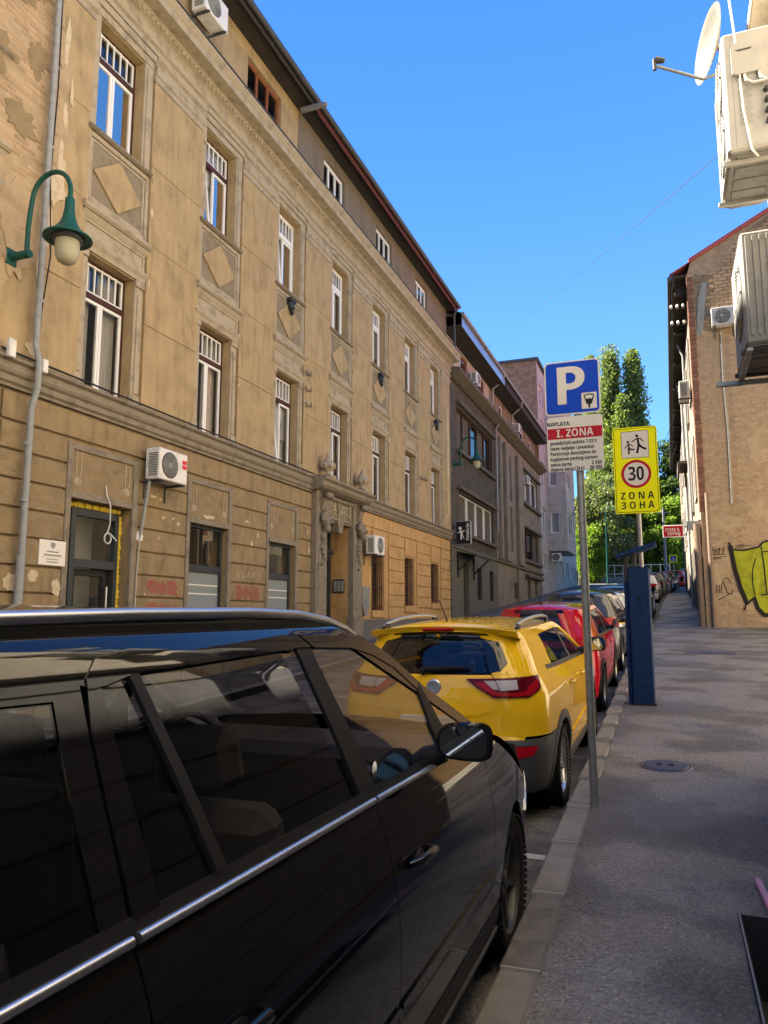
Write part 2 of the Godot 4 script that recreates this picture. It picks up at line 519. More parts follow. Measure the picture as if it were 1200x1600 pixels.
	mat("rubber", lin(0.014, 0.014, 0.014), 0.8)
	mat("gap", lin(0.004, 0.004, 0.004), 0.9)
	mat("chrome", lin(0.62, 0.62, 0.62), 0.36, 1.0)
	mat("alu", lin(0.50, 0.50, 0.50), 0.28, 1.0)
	mat("rail_alu", lin(0.55, 0.56, 0.57), 0.30, 1.0)
	mat("rim_dark", lin(0.07, 0.07, 0.072), 0.4, 0.6)
	mat("seat_cloth", lin(0.11, 0.105, 0.10), 0.95)
	mat("headliner", lin(0.22, 0.22, 0.21), 0.95)
	glass("car_glass", Color(0.03, 0.05, 0.045), 0.22)
	glass("tint_glass", Color(0.012, 0.016, 0.015), 0.55)
	glass("rear_glass", Color(0.012, 0.016, 0.02), 0.62)
	mat("lamp_red", lin(0.34, 0.005, 0.012), 0.12)
	mat("lamp_dark_red", lin(0.09, 0.004, 0.008), 0.1)
	mat("lamp_white", lin(0.45, 0.43, 0.44), 0.12)
	mat("lamp_clear", lin(0.45, 0.47, 0.50), 0.08, 0.5)
	mat("plate_white", lin(0.6, 0.6, 0.58), 0.5)
	mat("mirror", lin(0.75, 0.77, 0.78), 0.02, 1.0)
	# plants
	for s in [["leaf_poplar", 1.0], ["leaf_olive", 1.0], ["leaf_dark", 1.0], ["leaf_light", 1.0]]:
		var lm := mat(s[0], Color(1, 1, 1), 0.6)
		lm.vertex_color_use_as_albedo = true
		lm.backlight_enabled = true
		lm.backlight = Color(0.85, 0.95, 0.5)
	clad(mat("bark", lin(0.09, 0.075, 0.06), 0.95), blot, 1.5, grain, 4.0, lump, 1.0)

# ---------------------------------------------------------------- the lie of the street
const GD := [-60.0, 0.0, 3.0, 7.0, 11.0, 15.0, 28.0, 45.0, 74.0, 110.0, 200.0, 700.0]
const GY := [0.0, 0.0, 0.0, 0.10, 0.27, 0.5, 1.25, 2.4, 4.5, 7.0, 11.0, 20.0]
const KD := [-60.0, 3.0, 6.2, 13.7, 26.5, 40.0, 50.0, 60.0, 75.0, 90.0, 120.0]
const KX := [-0.59, -0.595, -0.655, -0.71, -0.60, -0.46, -0.28, 0.02, 0.9, 2.4, 7.0]

func along(ds: Array, vs: Array, d: float) -> float:
	if d <= ds[0]: return vs[0]
	if d >= ds[-1]: return vs[-1]
	var i := 0
	while ds[i + 1] < d:
		i += 1
	var h: float = ds[i + 1] - ds[i]
	var t: float = (d - ds[i]) / h
	var m0: float = (vs[i + 1] - vs[maxi(i - 1, 0)]) / (ds[i + 1] - ds[maxi(i - 1, 0)])
	var k := mini(i + 2, ds.size() - 1)
	var m1: float = (vs[k] - vs[i]) / (ds[k] - ds[i])
	var t2 := t * t
	var t3 := t2 * t
	return (2 * t3 - 3 * t2 + 1) * vs[i] + (t3 - 2 * t2 + t) * h * m0 + (3 * t2 - 2 * t3) * vs[i + 1] + (t3 - t2) * h * m1

func gy(d: float) -> float:
	return along(GD, GY, d)

func kx(d: float) -> float:
	return along(KD, KX, d)

func _ready() -> void:
	rng.seed = 7
	# camera: eye 1.5 m above the pavement, turned 20.7 degrees left of the street and tilted up
	var cam := Camera3D.new()
	cam.name = "camera"
	cam.position = Vector3(0, 1.5, 0)
	cam.rotation_degrees = Vector3(7.96, 20.69, 0)
	cam.fov = 68.272
	cam.near = 0.05
	cam.far = 2000.0
	add_child(cam)
	# clear summer sky, sun high on the left behind the long house
	var env := Environment.new()
	env.background_mode = Environment.BG_SKY
	var sm := ProceduralSkyMaterial.new()
	sm.sky_top_color = Color(0.165, 0.35, 0.625)
	sm.sky_horizon_color = Color(0.43, 0.635, 0.76)
	sm.sky_curve = 0.22
	sm.ground_bottom_color = Color(0.30, 0.29, 0.27)
	sm.ground_horizon_color = Color(0.42, 0.55, 0.68)
	sm.sun_angle_max = 12.0
	sm.sky_energy_multiplier = 1.0
	var sky := Sky.new()
	sky.sky_material = sm
	env.sky = sky
	env.background_energy_multiplier = 0.50
	env.tonemap_mode = Environment.TONE_MAPPER_LINEAR
	env.tonemap_exposure = 6.6
	env.sdfgi_enabled = true
	env.ssao_enabled = true
	env.ssil_enabled = true
	var we := WorldEnvironment.new()
	we.name = "environment"
	we.environment = env
	add_child(we)
	var sun := DirectionalLight3D.new()
	sun.name = "sun"
	sun.light_color = Color(1.0, 0.955, 0.88)
	sun.light_energy = 1.6
	sun.light_angular_distance = 0.5
	sun.shadow_enabled = true
	var el := deg_to_rad(51.8)
	var az := deg_to_rad(0.5)
	add_child(sun)
	sun.look_at_from_position(Vector3(-cos(el) * cos(az), sin(el), -cos(el) * sin(az)) * 50.0, Vector3.ZERO)
	materials()
	ground()
	main_house()
	dark_house()
	brown_house()
	grey_house()
	gable_house()
	near_house()
	court_house()
	furniture()
	air_conditioners()
	cars()
	trees()
	far_things()

# ---------------------------------------------------------------- ground, road, pavements
func strip(mb: MB, ds: Array, xa: Callable, xb: Callable, ya: Callable, yb: Callable, skip = null) -> void:
	for i in ds.size() - 1:
		var d0: float = ds[i]
		var d1: float = ds[i + 1]
		if skip != null and skip.call((d0 + d1) / 2):
			continue
		var a := Vector3(xa.call(d0), ya.call(d0), -d0)
		var b := Vector3(xb.call(d0), yb.call(d0), -d0)
		var c := Vector3(xb.call(d1), yb.call(d1), -d1)
		var e := Vector3(xa.call(d1), ya.call(d1), -d1)
		var up := Vector3(0, 1, 0)
		var n0 := Vector3(0, 1, (gy(d0 + 0.5) - gy(d0 - 0.5))).normalized()
		var n1 := Vector3(0, 1, (gy(d1 + 0.5) - gy(d1 - 0.5))).normalized()
		mb.raw(a, b, c, n0, n0, n1)
		mb.raw(a, c, e, n0, n1, n1)

func ground() -> void:
	var ds := []
	var d := -24.0
	while d < 130.0:
		ds.append(d)
		d += 0.5 if d < 20.0 else 1.5
	for q in [2.2, 4.37]:
		ds.append(q)
	ds.sort()
	# open country sheet under everything, out to the horizon
	var mb := MB.new()
	var far := [-400.0, -60.0, 0.0, 15.0, 28.0, 45.0, 74.0, 110.0, 200.0, 700.0]
	strip(mb, far, func(_d): return -500.0, func(_d): return 500.0, func(q): return gy(q) - 0.5, func(q): return gy(q) - 0.5)
	structure("ground", mb, M.earth)
	# carriageway with a slight camber
	mb = MB.new()
	var mid := func(q): return kx(q) - 3.3
	strip(mb, ds, func(q): return kx(q) - 6.3, mid, func(q): return gy(q) - 0.13, func(q): return gy(q) - 0.07)
	strip(mb, ds, mid, func(q): return kx(q) - 0.12, func(q): return gy(q) - 0.07, func(q): return gy(q) - 0.13)
	structure("road", mb, M.road)
	# asphalt pavement on the right, open at the light well
	mb = MB.new()
	var flat := func(q): return gy(q)
	var xs := [-0.42, 0.25, 0.72, 20.0]
	strip(mb, ds, func(q): return kx(q) + 0.006, func(_q): return xs[0] if _q < 45.0 else maxf(xs[0], kx(_q) + 0.05), flat, flat)
	for i in 3:
		var x0: float = xs[i]
		var x1: float = xs[i + 1]
		strip(mb, ds, func(_q): return x0 if _q < 45.0 else maxf(x0, kx(_q) + 0.05), func(_q): return x1 if _q < 45.0 else maxf(x1, kx(_q) + 0.06), flat, flat, func(q): return i == 1 and q > 2.2 and q < 4.37)
	structure("pavement", mb, M.asphalt)
	mb = MB.new()
	strip(mb, ds, func(_q): return -9.0 if _q < 77.0 else kx(_q) - 9.0, func(q): return kx(q) - 6.28, flat, flat)
	structure("far_pavement", mb, M.road)
	# kerb stones, 0.9 m long, mortared
	var kerb := Node3D.new()
	kerb.name = "kerb"
	kerb.set_meta("kind", "structure")
	add_child(kerb)
	d = -1.05
	var shape := {}
	for i in 62:
		var len := 0.9 if i < 40 else 1.2
		var a := Vector3(kx(d) - 0.085, gy(d), -d)
		var b := Vector3(kx(d + len) - 0.085, gy(d + len), -(d + len))
		var fwd := (b - a).normalized()
		var bs := Basis(fwd.cross(Vector3.UP).normalized(), Vector3.UP, Vector3.ZERO)
		bs.z = bs.x.cross(bs.y)
		bs.y = bs.z.cross(bs.x)
		var f := Transform3D(bs, (a + b) / 2 + Vector3(rng.randf_range(-0.002, 0.002), rng.randf_range(0.0, 0.004), 0))
		block(kerb, "kerb_stone", f, -0.09, 0.09, -0.30, 0.004, -len / 2 + 0.004, len / 2 - 0.004, M.kerb_stone if rng.randf() < 0.7 else M.kerb_stone_dark, 0.014)
		if i < 24:
			var j := MB.new(f)
			j.rb(-0.084, 0.084, -0.2, -0.002, len / 2 - 0.0045, len / 2 + 0.0045)
			part(kerb, "mortar_joint", j, M.joint)
		d += len
	mb = MB.new()
	var kd := []
	while d < 128.0:
		kd.append(d)
		d += 2.0
	strip(mb, kd, func(q): return kx(q) - 0.17, func(q): return kx(q), flat, flat)
	strip(mb, kd, func(q): return kx(q) - 0.17, func(q): return kx(q) - 0.17, func(q): return gy(q) - 0.2, flat)
	var fk := part(kerb, "kerb_run", mb, M.kerb_stone)
	mb = MB.new()
	strip(mb, ds, func(q): return kx(q) - 6.28, func(q): return kx(q) - 6.11, func(q): return gy(q) + 0.004, func(q): return gy(q) + 0.004)
	strip(mb, ds, func(q): return kx(q) - 6.11, func(q): return kx(q) - 6.11, func(q): return gy(q) - 0.2, func(q): return gy(q) + 0.004)
	structure("far_kerb", mb, M.kerb_stone)
	# painted ends of the parking bays
	for q in [5.25, 10.35, 14.95, 20.2]:
		mb = MB.new()
		for k in 6:
			var x0: float = kx(q) - 0.18 - k * 0.33
			mb.quad(Vector3(x0, gy(q) - 0.123 + k * 0.006, -q), Vector3(x0 - 0.33, gy(q) - 0.117 + k * 0.006, -q), Vector3(x0 - 0.33, gy(q + 0.1) - 0.117 + k * 0.006, -q - 0.1), Vector3(x0, gy(q + 0.1) - 0.123 + k * 0.006, -q - 0.1), Vector3.UP)
		structure("parking_bay_line", mb, M.pale_wall)

# ---------------------------------------------------------------- facade kit: local x = up the street, y = height, z = out of the wall
func left_frame(u := 0.0) -> Transform3D:
	return Transform3D(Basis(Vector3(0, 0, -1), Vector3(0, 1, 0), Vector3(1, 0, 0)), Vector3(0, 0, -u))

func frame_rect(mb: MB, u0: float, u1: float, y0: float, y1: float, o0: float, o1: float, w: float, b := 0.006) -> void:
	mb.bev(u0, u0 + w, y0, y1, o0, o1, b)
	mb.bev(u1 - w, u1, y0, y1, o0, o1, b)
	mb.bev(u0 + w, u1 - w, y0, y0 + w, o0, o1 - 0.002, b)
	mb.bev(u0 + w, u1 - w, y1 - w, y1, o0, o1 - 0.002, b)

func sash(win: Node3D, f: Transform3D, u0: float, u1: float, y0: float, y1: float, o: float, wm: Material, tilt := 0.0, pane := "pane", w := 0.055) -> void:
	# a framed pane; TILT opens it inwards at the top (radians)
	var g := f * Transform3D(Basis(Vector3(1, 0, 0), -tilt), Vector3(0, y0, o))
	var mb := MB.new(g)
	frame_rect(mb, u0, u1, 0.0, y1 - y0, -0.025, 0.025, w)
	part(win, "sash", mb, wm)
	mb = MB.new(g)
	for z in ([0.008, -0.010] if pane == "pane" else [0.0]):
		mb.quad(Vector3(u0 + w, w, z), Vector3(u1 - w, w, z), Vector3(u1 - w, y1 - y0 - w, z), Vector3(u0 + w, y1 - y0 - w, z), Vector3(0, 0, 1))
	part(win, "pane", mb, M[pane])

func tall_window(b: Node3D, f: Transform3D, u0: float, u1: float, y0: float, y1: float, white: bool, tilt := 0.0, curtains := true, bars := 5, outer: Material = null, pane := "pane") -> Node3D:
	# two sashes under a transom light with upright bars
	var win := group_part(b, "window")
	var o := -0.21
	var ty := y1 - (y1 - y0) * 0.27
	var fm: Material = M.white_frame if white else (outer if outer else M.wood_brown)
	var mb := MB.new(f)
	frame_rect(mb, u0, u1, y0, y1, o - 0.05, o + 0.03, 0.05)
	mb.bev(u0 + 0.05, u1 - 0.05, ty - 0.05, ty + 0.05, o - 0.05, o + 0.045, 0.008)
	part(win, "window_frame", mb, fm)
	var um := (u0 + u1) / 2
	sash(win, f, u0 + 0.05, um - 0.004, y0 + 0.05, ty - 0.05, o, M.white_frame, tilt, pane)
	sash(win, f, um + 0.004, u1 - 0.05, y0 + 0.05, ty - 0.05, o, M.white_frame, 0.0, pane)
	sash(win, f, u0 + 0.05, u1 - 0.05, ty + 0.05, y1 - 0.05, o, M.white_frame, 0.0, "pane", 0.035)
	for k in bars:
		var x: float = lerpf(u0 + 0.07, u1 - 0.07, (k + 1.0) / (bars + 1.0))
		mb = MB.new(f)
		mb.bev(x - 0.012, x + 0.012, ty + 0.05, y1 - 0.05, o + 0.005, o + 0.035, 0.004)
		part(win, "glazing_bar", mb, M.white_frame)
	if curtains:
		mb = MB.new(f)
		var n := 26
		var vary := int(absf(u0) * 7.0 + y0) % 4
		for side in 2:
			if vary == 1 and side == 0: continue
			var a: float = u0 + 0.03 if side == 0 else u1 - 0.48
			for k in n:
				var x0 := a + 0.45 * k / n
				var x1 := a + 0.45 * (k + 1) / n
				var z0 := o - 0.16 + 0.02 * sin(k * 1.3)
				var z1 := o - 0.16 + 0.02 * sin((k + 1) * 1.3)
				mb.quad(Vector3(x0, y0, z0), Vector3(x1, y0, z1), Vector3(x1, y1, z1), Vector3(x0, y1, z0), Vector3(0, 0, 1))
		part(win, "curtain", mb, M.curtain)
		if vary >= 2:
			mb = MB.new(f)
			mb.rb(u0 + 0.02, u1 - 0.02, y1 - (0.9 if vary == 2 else 1.5), y1, o - 0.11, o - 0.105)
			part(win, "blind", mb, M.shutter)
	return win

func simple_window(b: Node3D, f: Transform3D, u0: float, u1: float, y0: float, y1: float, o: float, lights: int, fm: Material, pane := "pane", back: Material = null) -> Node3D:
	var win := group_part(b, "window")
	var mb := MB.new(f)
	frame_rect(mb, u0, u1, y0, y1, o - 0.04, o + 0.03, 0.05)
	part(win, "window_frame", mb, fm)
	for k in lights:
		var a := lerpf(u0 + 0.05, u1 - 0.05, float(k) / lights)
		var c := lerpf(u0 + 0.05, u1 - 0.05, float(k + 1) / lights)
		sash(win, f, a + 0.003, c - 0.003, y0 + 0.05, y1 - 0.05, o, fm, 0.0, pane, 0.04)
	if back:
		mb = MB.new(f)
		mb.rb(u0, u1, y0, y1, o - 0.14, o - 0.12)
		part(win, "blind", mb, back)
	return win

func grille(b: Node3D, f: Transform3D, u0: float, u1: float, y0: float, y1: float, o: float, m: Material) -> void:
	var g := group_part(b, "window_grille")
	var n := 7
	for k in n:
		var x := lerpf(u0 + 0.05, u1 - 0.05, float(k) / (n - 1))
		var mb := MB.new(f)
		mb.tube([Vector3(x, y0 + 0.02, o), Vector3(x, y1 - 0.02, o)], 0.012, 5)
		part(g, "bar", mb, m)
	for y in [y0 + 0.12, lerpf(y0, y1, 0.42), y1 - 0.25]:
		var mb := MB.new(f)
		mb.bev(u0 + 0.01, u1 - 0.01, y - 0.015, y + 0.015, o + 0.012, o + 0.022, 0.003)
		part(g, "cross_bar", mb, m)

func ribbon(mb: MB, pts: Array, w: float, z: float) -> void:
	# a sprayed or painted stroke: flat, in local xy at height z over the wall
	for i in pts.size() - 1:
		var a: Vector2 = pts[i]
		var b: Vector2 = pts[i + 1]
		var s := (b - a).orthogonal().normalized() * w / 2
		var e := (b - a).normalized() * w * 0.3
		a -= e
		b += e
		mb.quad(Vector3(a.x + s.x, a.y + s.y, z), Vector3(b.x + s.x, b.y + s.y, z), Vector3(b.x - s.x, b.y - s.y, z), Vector3(a.x - s.x, a.y - s.y, z), Vector3(0, 0, 1))
		z += 0.0002

func patch(mb: MB, cx: float, cy: float, rx: float, ry: float, z: float, sd: int, n := 22, rough := 0.35) -> void:
	# a ragged flat patch where the render has come off or was mended
	var r := RandomNumberGenerator.new()
	r.seed = sd
	var pts := PackedVector2Array()
	var k := 1.0
	for i in n:
		k = clampf(lerpf(k, r.randf_range(1.0 - rough * 1.4, 1.0 + rough), 0.6), 0.45, 1.45)
		var a := TAU * i / n
		pts.append(Vector2(cx + cos(a) * rx * k, cy + sin(a) * ry * k))
	mb.prism(pts, z - 0.004, z)

# ---------------------------------------------------------------- the long ochre house
func main_house() -> void:
	var b := thing("apartment_building", "long weathered ochre plaster house with lozenge panels between its tall windows", "building", Vector3(-8.5, 0, 0))
	var f := left_frame()
	var cols := []
	for i in range(-1, 7):
		cols.append(9.58 + 3.1 * i)
	var U0 := -14.0
	var U1 := 30.3
	# upper wall with the window openings
	var hs := []
	for c in cols:
		hs.append([c - 0.57, c + 0.57, 9.45, 11.5])
		hs.append([c - 0.57, c + 0.57, 5.11, 7.33])
	var mb := MB.new(f)
	mb.holes(U0, U1, 4.9, 12.05, 0.0, 0.32, hs)
	part(b, "upper_wall", mb, M.ochre)
	# dark rooms behind the windows, closed shell of the house
	mb = MB.new(f)
	mb.rb(U0, U1, -0.6, 14.6, -1.4, -1.3)
	part(b, "inner_wall", mb, M.room)
	mb = MB.new(f)
	mb.rb(U0 - 0.3, U0, -0.6, 14.7, -12.0, -0.001)
	mb.rb(U1 - 0.3, U1 - 0.004, -0.6, 14.7, -12.0, -0.4)
	mb.rb(U0 - 0.3, U1, -0.6, 14.7, -12.3, -12.0)
	part(b, "rear_wall", mb, M.attic_grey)
	for y in [4.85, 9.0, 12.6]:
		mb = MB.new(f)
		mb.rb(U0, U1 - 0.35, y - 0.1, y, -1.3, -0.33)
		part(b, "floor_slab", mb, M.room)
	# wall fields between the window bays, standing 6 cm proud, lined out with shallow joints
	for i in cols.size():
		var a: float = cols[i] + 0.83
		var e: float = (cols[i + 1] if i + 1 < cols.size() else 30.98) - 0.70
		if i == 0:
			block(b, "wall_panel", f, U0 + 0.1, cols[0] - 0.7, 5.10, 11.62, 0.0, 0.06, M.ochre, 0.02)
			a = cols[0] + 0.83
		if e > a + 0.2:
			var joints := [5.10, 6.62, 8.13, 9.63, 11.30]
			for k in 4:
				block(b, "wall_panel", f, a, e, joints[k] + 0.003, joints[k + 1] - 0.003, 0.0, 0.06 + 0.0015 * (k % 2), M.ochre, 0.008)
			mb = MB.new(f)
			mb.extr([Vector2(0, 11.31), Vector2(0.065, 11.31), Vector2(0.065, 11.42), Vector2(0.10, 11.45), Vector2(0.10, 11.60), Vector2(0.07, 11.63), Vector2(0.07, 11.70), Vector2(0.12, 11.74), Vector2(0.12, 11.80), Vector2(0, 11.80)], a - 0.01, e + 0.01)
			part(b, "field_cap", mb, M.trim)
	# frieze and main cornice
	mb = MB.new(f)
	mb.extr([Vector2(-0.2, 11.83), Vector2(0.08, 11.83), Vector2(0.08, 11.93), Vector2(0.13, 11.96), Vector2(0.13, 12.14), Vector2(0.17, 12.18), Vector2(0.22, 12.20), Vector2(0.22, 12.30), Vector2(0.27, 12.34), Vector2(0.50, 12.36), Vector2(0.50, 12.50), Vector2(0.53, 12.53), Vector2(0.58, 12.60), Vector2(0.58, 12.66), Vector2(-0.2, 12.72)], U0, U1 + 0.05)
	part(b, "cornice", mb, M.trim)
	mb = MB.new(f)
	mb.extr([Vector2(0.4, 12.685), Vector2(0.605, 12.665), Vector2(0.605, 12.685), Vector2(0.4, 12.705)], U0, U1 + 0.07)
	part(b, "cornice_flashing", mb, M.gutter_dark)
	mb = MB.new(f)
	var u := 6.0
	while u < U1:
		mb.blob(Vector3(u, 12.25, 0.235), Vector3(0.045, 0.05, 0.035), 4)
		u += 0.13
	part(b, "bead_moulding", mb, M.trim).set_meta("kind", "stuff")
	# attic storey
	var aw := [[13.75, 15.35, 2.3], [17.85, 19.3, 2.3], [21.9, 23.4, 2.3], [26.05, 27.5, 2.3]]
	hs = []
	for a in aw:
		hs.append([a[0], a[1], 13.1, 14.42])
	mb = MB.new(f)
	mb.holes(U0, 16.3, 12.6, 14.75, -0.06, 0.15, [hs[0]])
	part(b, "attic_wall", mb, M.ochre)
	mb = MB.new(f)
	mb.holes(16.3, U1, 12.6, 14.75, -0.05, 0.15, hs.slice(1))
	var dk := part(b, "attic_wall", mb, M.attic_grey)
	dk.set_meta("label", "grey brown render of the attic's far half")
	for k in 4:
		simple_window(b, f, aw[k][0], aw[k][1], 13.1, 14.42, -0.16, 3, M.wood_orange if k == 0 else M.white_frame)
	# eaves
	mb = MB.new(f)
	mb.rb(U0, U1, 14.75, 14.8, -0.3, 0.42)
	part(b, "soffit", mb, M.soffit)
	mb = MB.new(f)
	mb.rb(16.4, U1, 14.62, 14.86, 0.42, 0.45)
	part(b, "fascia", mb, M.fascia_red)
	mb = MB.new(f)
	mb.rb(U0, 16.4, 14.66, 14.86, 0.42, 0.45)
	part(b, "fascia", mb, M.soffit)
	mb = MB.new(f)
	mb.quad(Vector3(U0, 14.9, 0.5), Vector3(U1, 14.9, 0.5), Vector3(U1, 18.4, -6.0), Vector3(U0, 18.4, -6.0), Vector3(0, 1, 1))
	mb.quad(Vector3(U0, 14.9, -12.5), Vector3(U1, 14.9, -12.5), Vector3(U1, 18.4, -6.0), Vector3(U0, 18.4, -6.0), Vector3(0, 1, -1))
	for e in [U0, U1]:
		mb.tri(Vector3(e, 14.7, 0.4), Vector3(e, 14.7, -12.4), Vector3(e, 18.38, -6.0), Vector3(-1 if e == U0 else 1, 0, 0))
	part(b, "roof", mb, M.roof_dark)
	mb = MB.new(f)
	mb.tube([Vector3(U0, 14.83, 0.53), Vector3(U1 + 0.1, 14.83, 0.53)], 0.075, 10)
	part(b, "gutter", mb, M.gutter_dark)
	mb = MB.new(f)
	mb.tube([Vector3(U1 - 0.05, 14.8, 0.5), Vector3(U1 + 0.02, 14.5, 0.3), Vector3(U1 + 0.02, 13.0, 0.3), Vector3(U1 - 0.02, 12.7, 0.45)], 0.06, 8)
	part(b, "downpipe", mb, M.gutter_dark)
	mb = MB.new(f)
	mb.bev(16.05, 16.17, 14.52, 14.64, 0.1, 0.85, 0.02)
	part(b, "waste_pipe", mb, M.zinc)
	# string course over the ground floor
	mb = MB.new(f)
	mb.extr([Vector2(-0.1, 4.68), Vector2(0.05, 4.68), Vector2(0.05, 4.72), Vector2(0.09, 4.75), Vector2(0.09, 4.83), Vector2(0.13, 4.86), Vector2(0.15, 4.90), Vector2(0.13, 4.94), Vector2(0.13, 5.00), Vector2(0.19, 5.03), Vector2(0.19, 5.07), Vector2(0.0, 5.105), Vector2(-0.1, 5.105)], U0, U1)
	part(b, "string_course", mb, M.trim_grey)
	mb = MB.new(f)
	mb.tube([Vector3(7.4, 5.13, 0.17), Vector3(10.0, 5.12, 0.18), Vector3(14.0, 5.115, 0.175), Vector3(17.0, 5.12, 0.18)], 0.016, 5)
	mb.tube([Vector3(7.4, 5.16, 0.13), Vector3(9.0, 5.14, 0.14), Vector3(17.0, 5.13, 0.13)], 0.012, 5)
	part(b, "cable_run", mb, M.cable)
	window_bays(b, f, cols)
	ground_floor(b, f)
	portal(b, f)
	wear(b, f)

func window_bays(b: Node3D, f: Transform3D, cols: Array) -> void:
	var mb: MB
	for i in cols.size():
		var c: float = cols[i]
		var k := i - 1
		# upper window
		tall_window(b, f, c - 0.57, c + 0.57, 9.47, 11.5, k >= 2, [0.0, 0.0, 0.11, 0.07, 0.0, 0.0, 0.0, 0.0][i], k != 0, 5, null, "pane_sky" if k <= 2 else "pane")
		for s in [-1.0, 1.0]:
			mb = MB.new(f)
			mb.bev(c + s * 0.57, c + s * 0.80, 9.47, 11.52, 0.0, 0.035, 0.006)
			mb.bev(c + s * 0.62, c + s * 0.75, 9.47, 11.45, 0.03, 0.06, 0.012)
			part(b, "window_jamb", mb, M.trim)
		mb = MB.new(f)
		mb.bev(c - 0.80, c + 0.80, 11.52, 11.66, 0.0, 0.045, 0.008)
		mb.bev(c - 0.82, c + 0.82, 11.66, 11.80, 0.0, 0.085, 0.012)
		part(b, "window_lintel", mb, M.trim)
		mb = MB.new(f)
		mb.extr([Vector2(-0.3, 9.38), Vector2(0.08, 9.38), Vector2(0.12, 9.41), Vector2(0.12, 9.44), Vector2(-0.3, 9.47)], c - 0.76, c + 0.80)
		part(b, "window_sill", mb, M.trim_grey)
		# apron panel with its lozenge
		var ap := group_part(b, "apron_panel")
		mb = MB.new(f)
		frame_rect(mb, c - 0.74, c + 0.80, 8.13, 9.38, 0.0, 0.05, 0.09, 0.012)
		frame_rect(mb, c - 0.64, c + 0.70, 8.22, 9.28, 0.0, 0.032, 0.05, 0.008)
		part(ap, "panel_frame", mb, M.trim)
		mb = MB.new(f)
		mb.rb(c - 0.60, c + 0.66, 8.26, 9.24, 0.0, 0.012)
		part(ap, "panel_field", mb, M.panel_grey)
		mb = MB.new(f)
		mb.prism(PackedVector2Array([Vector2(c + 0.03, 9.21), Vector2(c + 0.62, 8.74), Vector2(c + 0.03, 8.28), Vector2(c - 0.57, 8.74)]), 0.0, 0.045)
		part(ap, "lozenge", mb, M.ochre)
		if k in [2, 4, 6]:
			# carved mask hanging over the top of the lozenge
			mb = MB.new(f)
			mb.blob(Vector3(c + 0.03, 9.12, 0.07), Vector3(0.13, 0.17, 0.10), 6)
			mb.blob(Vector3(c + 0.03, 8.98, 0.11), Vector3(0.05, 0.12, 0.05), 6)
			mb.bev(c - 0.13, c + 0.19, 9.22, 9.30, 0.02, 0.16, 0.02)
			part(ap, "carved_mask", mb, M.frame_dark)
		# head of the lower window
		var hd := group_part(b, "window_head")
		mb = MB.new(f)
		mb.extr([Vector2(0, 7.98), Vector2(0.10, 7.98), Vector2(0.14, 8.02), Vector2(0.14, 8.07), Vector2(0, 8.12)], c - 0.80, c + 0.86)
		mb.extr([Vector2(0, 7.86), Vector2(0.045, 7.86), Vector2(0.07, 7.90), Vector2(0.10, 7.96), Vector2(0, 7.98)], c - 0.78, c + 0.82)
		part(hd, "head_moulding", mb, M.trim)
		mb = MB.new(f)
		mb.rb(c - 0.74, c + 0.78, 7.56, 7.86, 0.0, 0.02)
		frame_rect(mb, c - 0.74, c + 0.78, 7.56, 7.86, 0.0, 0.045, 0.05)
		part(hd, "head_panel", mb, M.trim)
		mb = MB.new(f)
		mb.extr([Vector2(0, 7.35), Vector2(0.04, 7.35), Vector2(0.05, 7.42), Vector2(0.09, 7.48), Vector2(0.09, 7.53), Vector2(0, 7.56)], c - 0.78, c + 0.82)
		part(hd, "head_moulding", mb, M.trim)
		# lower window
		tall_window(b, f, c - 0.57, c + 0.57, 5.11, 7.33, false, [0.0, 0.0, 0.0, 0.10, 0.12, 0.10, 0.0, 0.0][i], true)
		for s in [-1.0, 1.0]:
			mb = MB.new(f)
			mb.bev(c + s * 0.57, c + s * 0.78, 5.11, 7.22, 0.0, 0.03, 0.006)
			mb.bev(c + s * 0.63, c + s * 0.74, 5.3, 7.1, 0.025, 0.055, 0.01)
			mb.bev(c + s * 0.57, c + s * 0.80, 7.22, 7.34, 0.0, 0.06, 0.012)
			mb.bev(c + s * 0.60, c + s * 0.79, 5.11, 5.28, 0.0, 0.065, 0.012)
			part(b, "window_jamb", mb, M.trim)

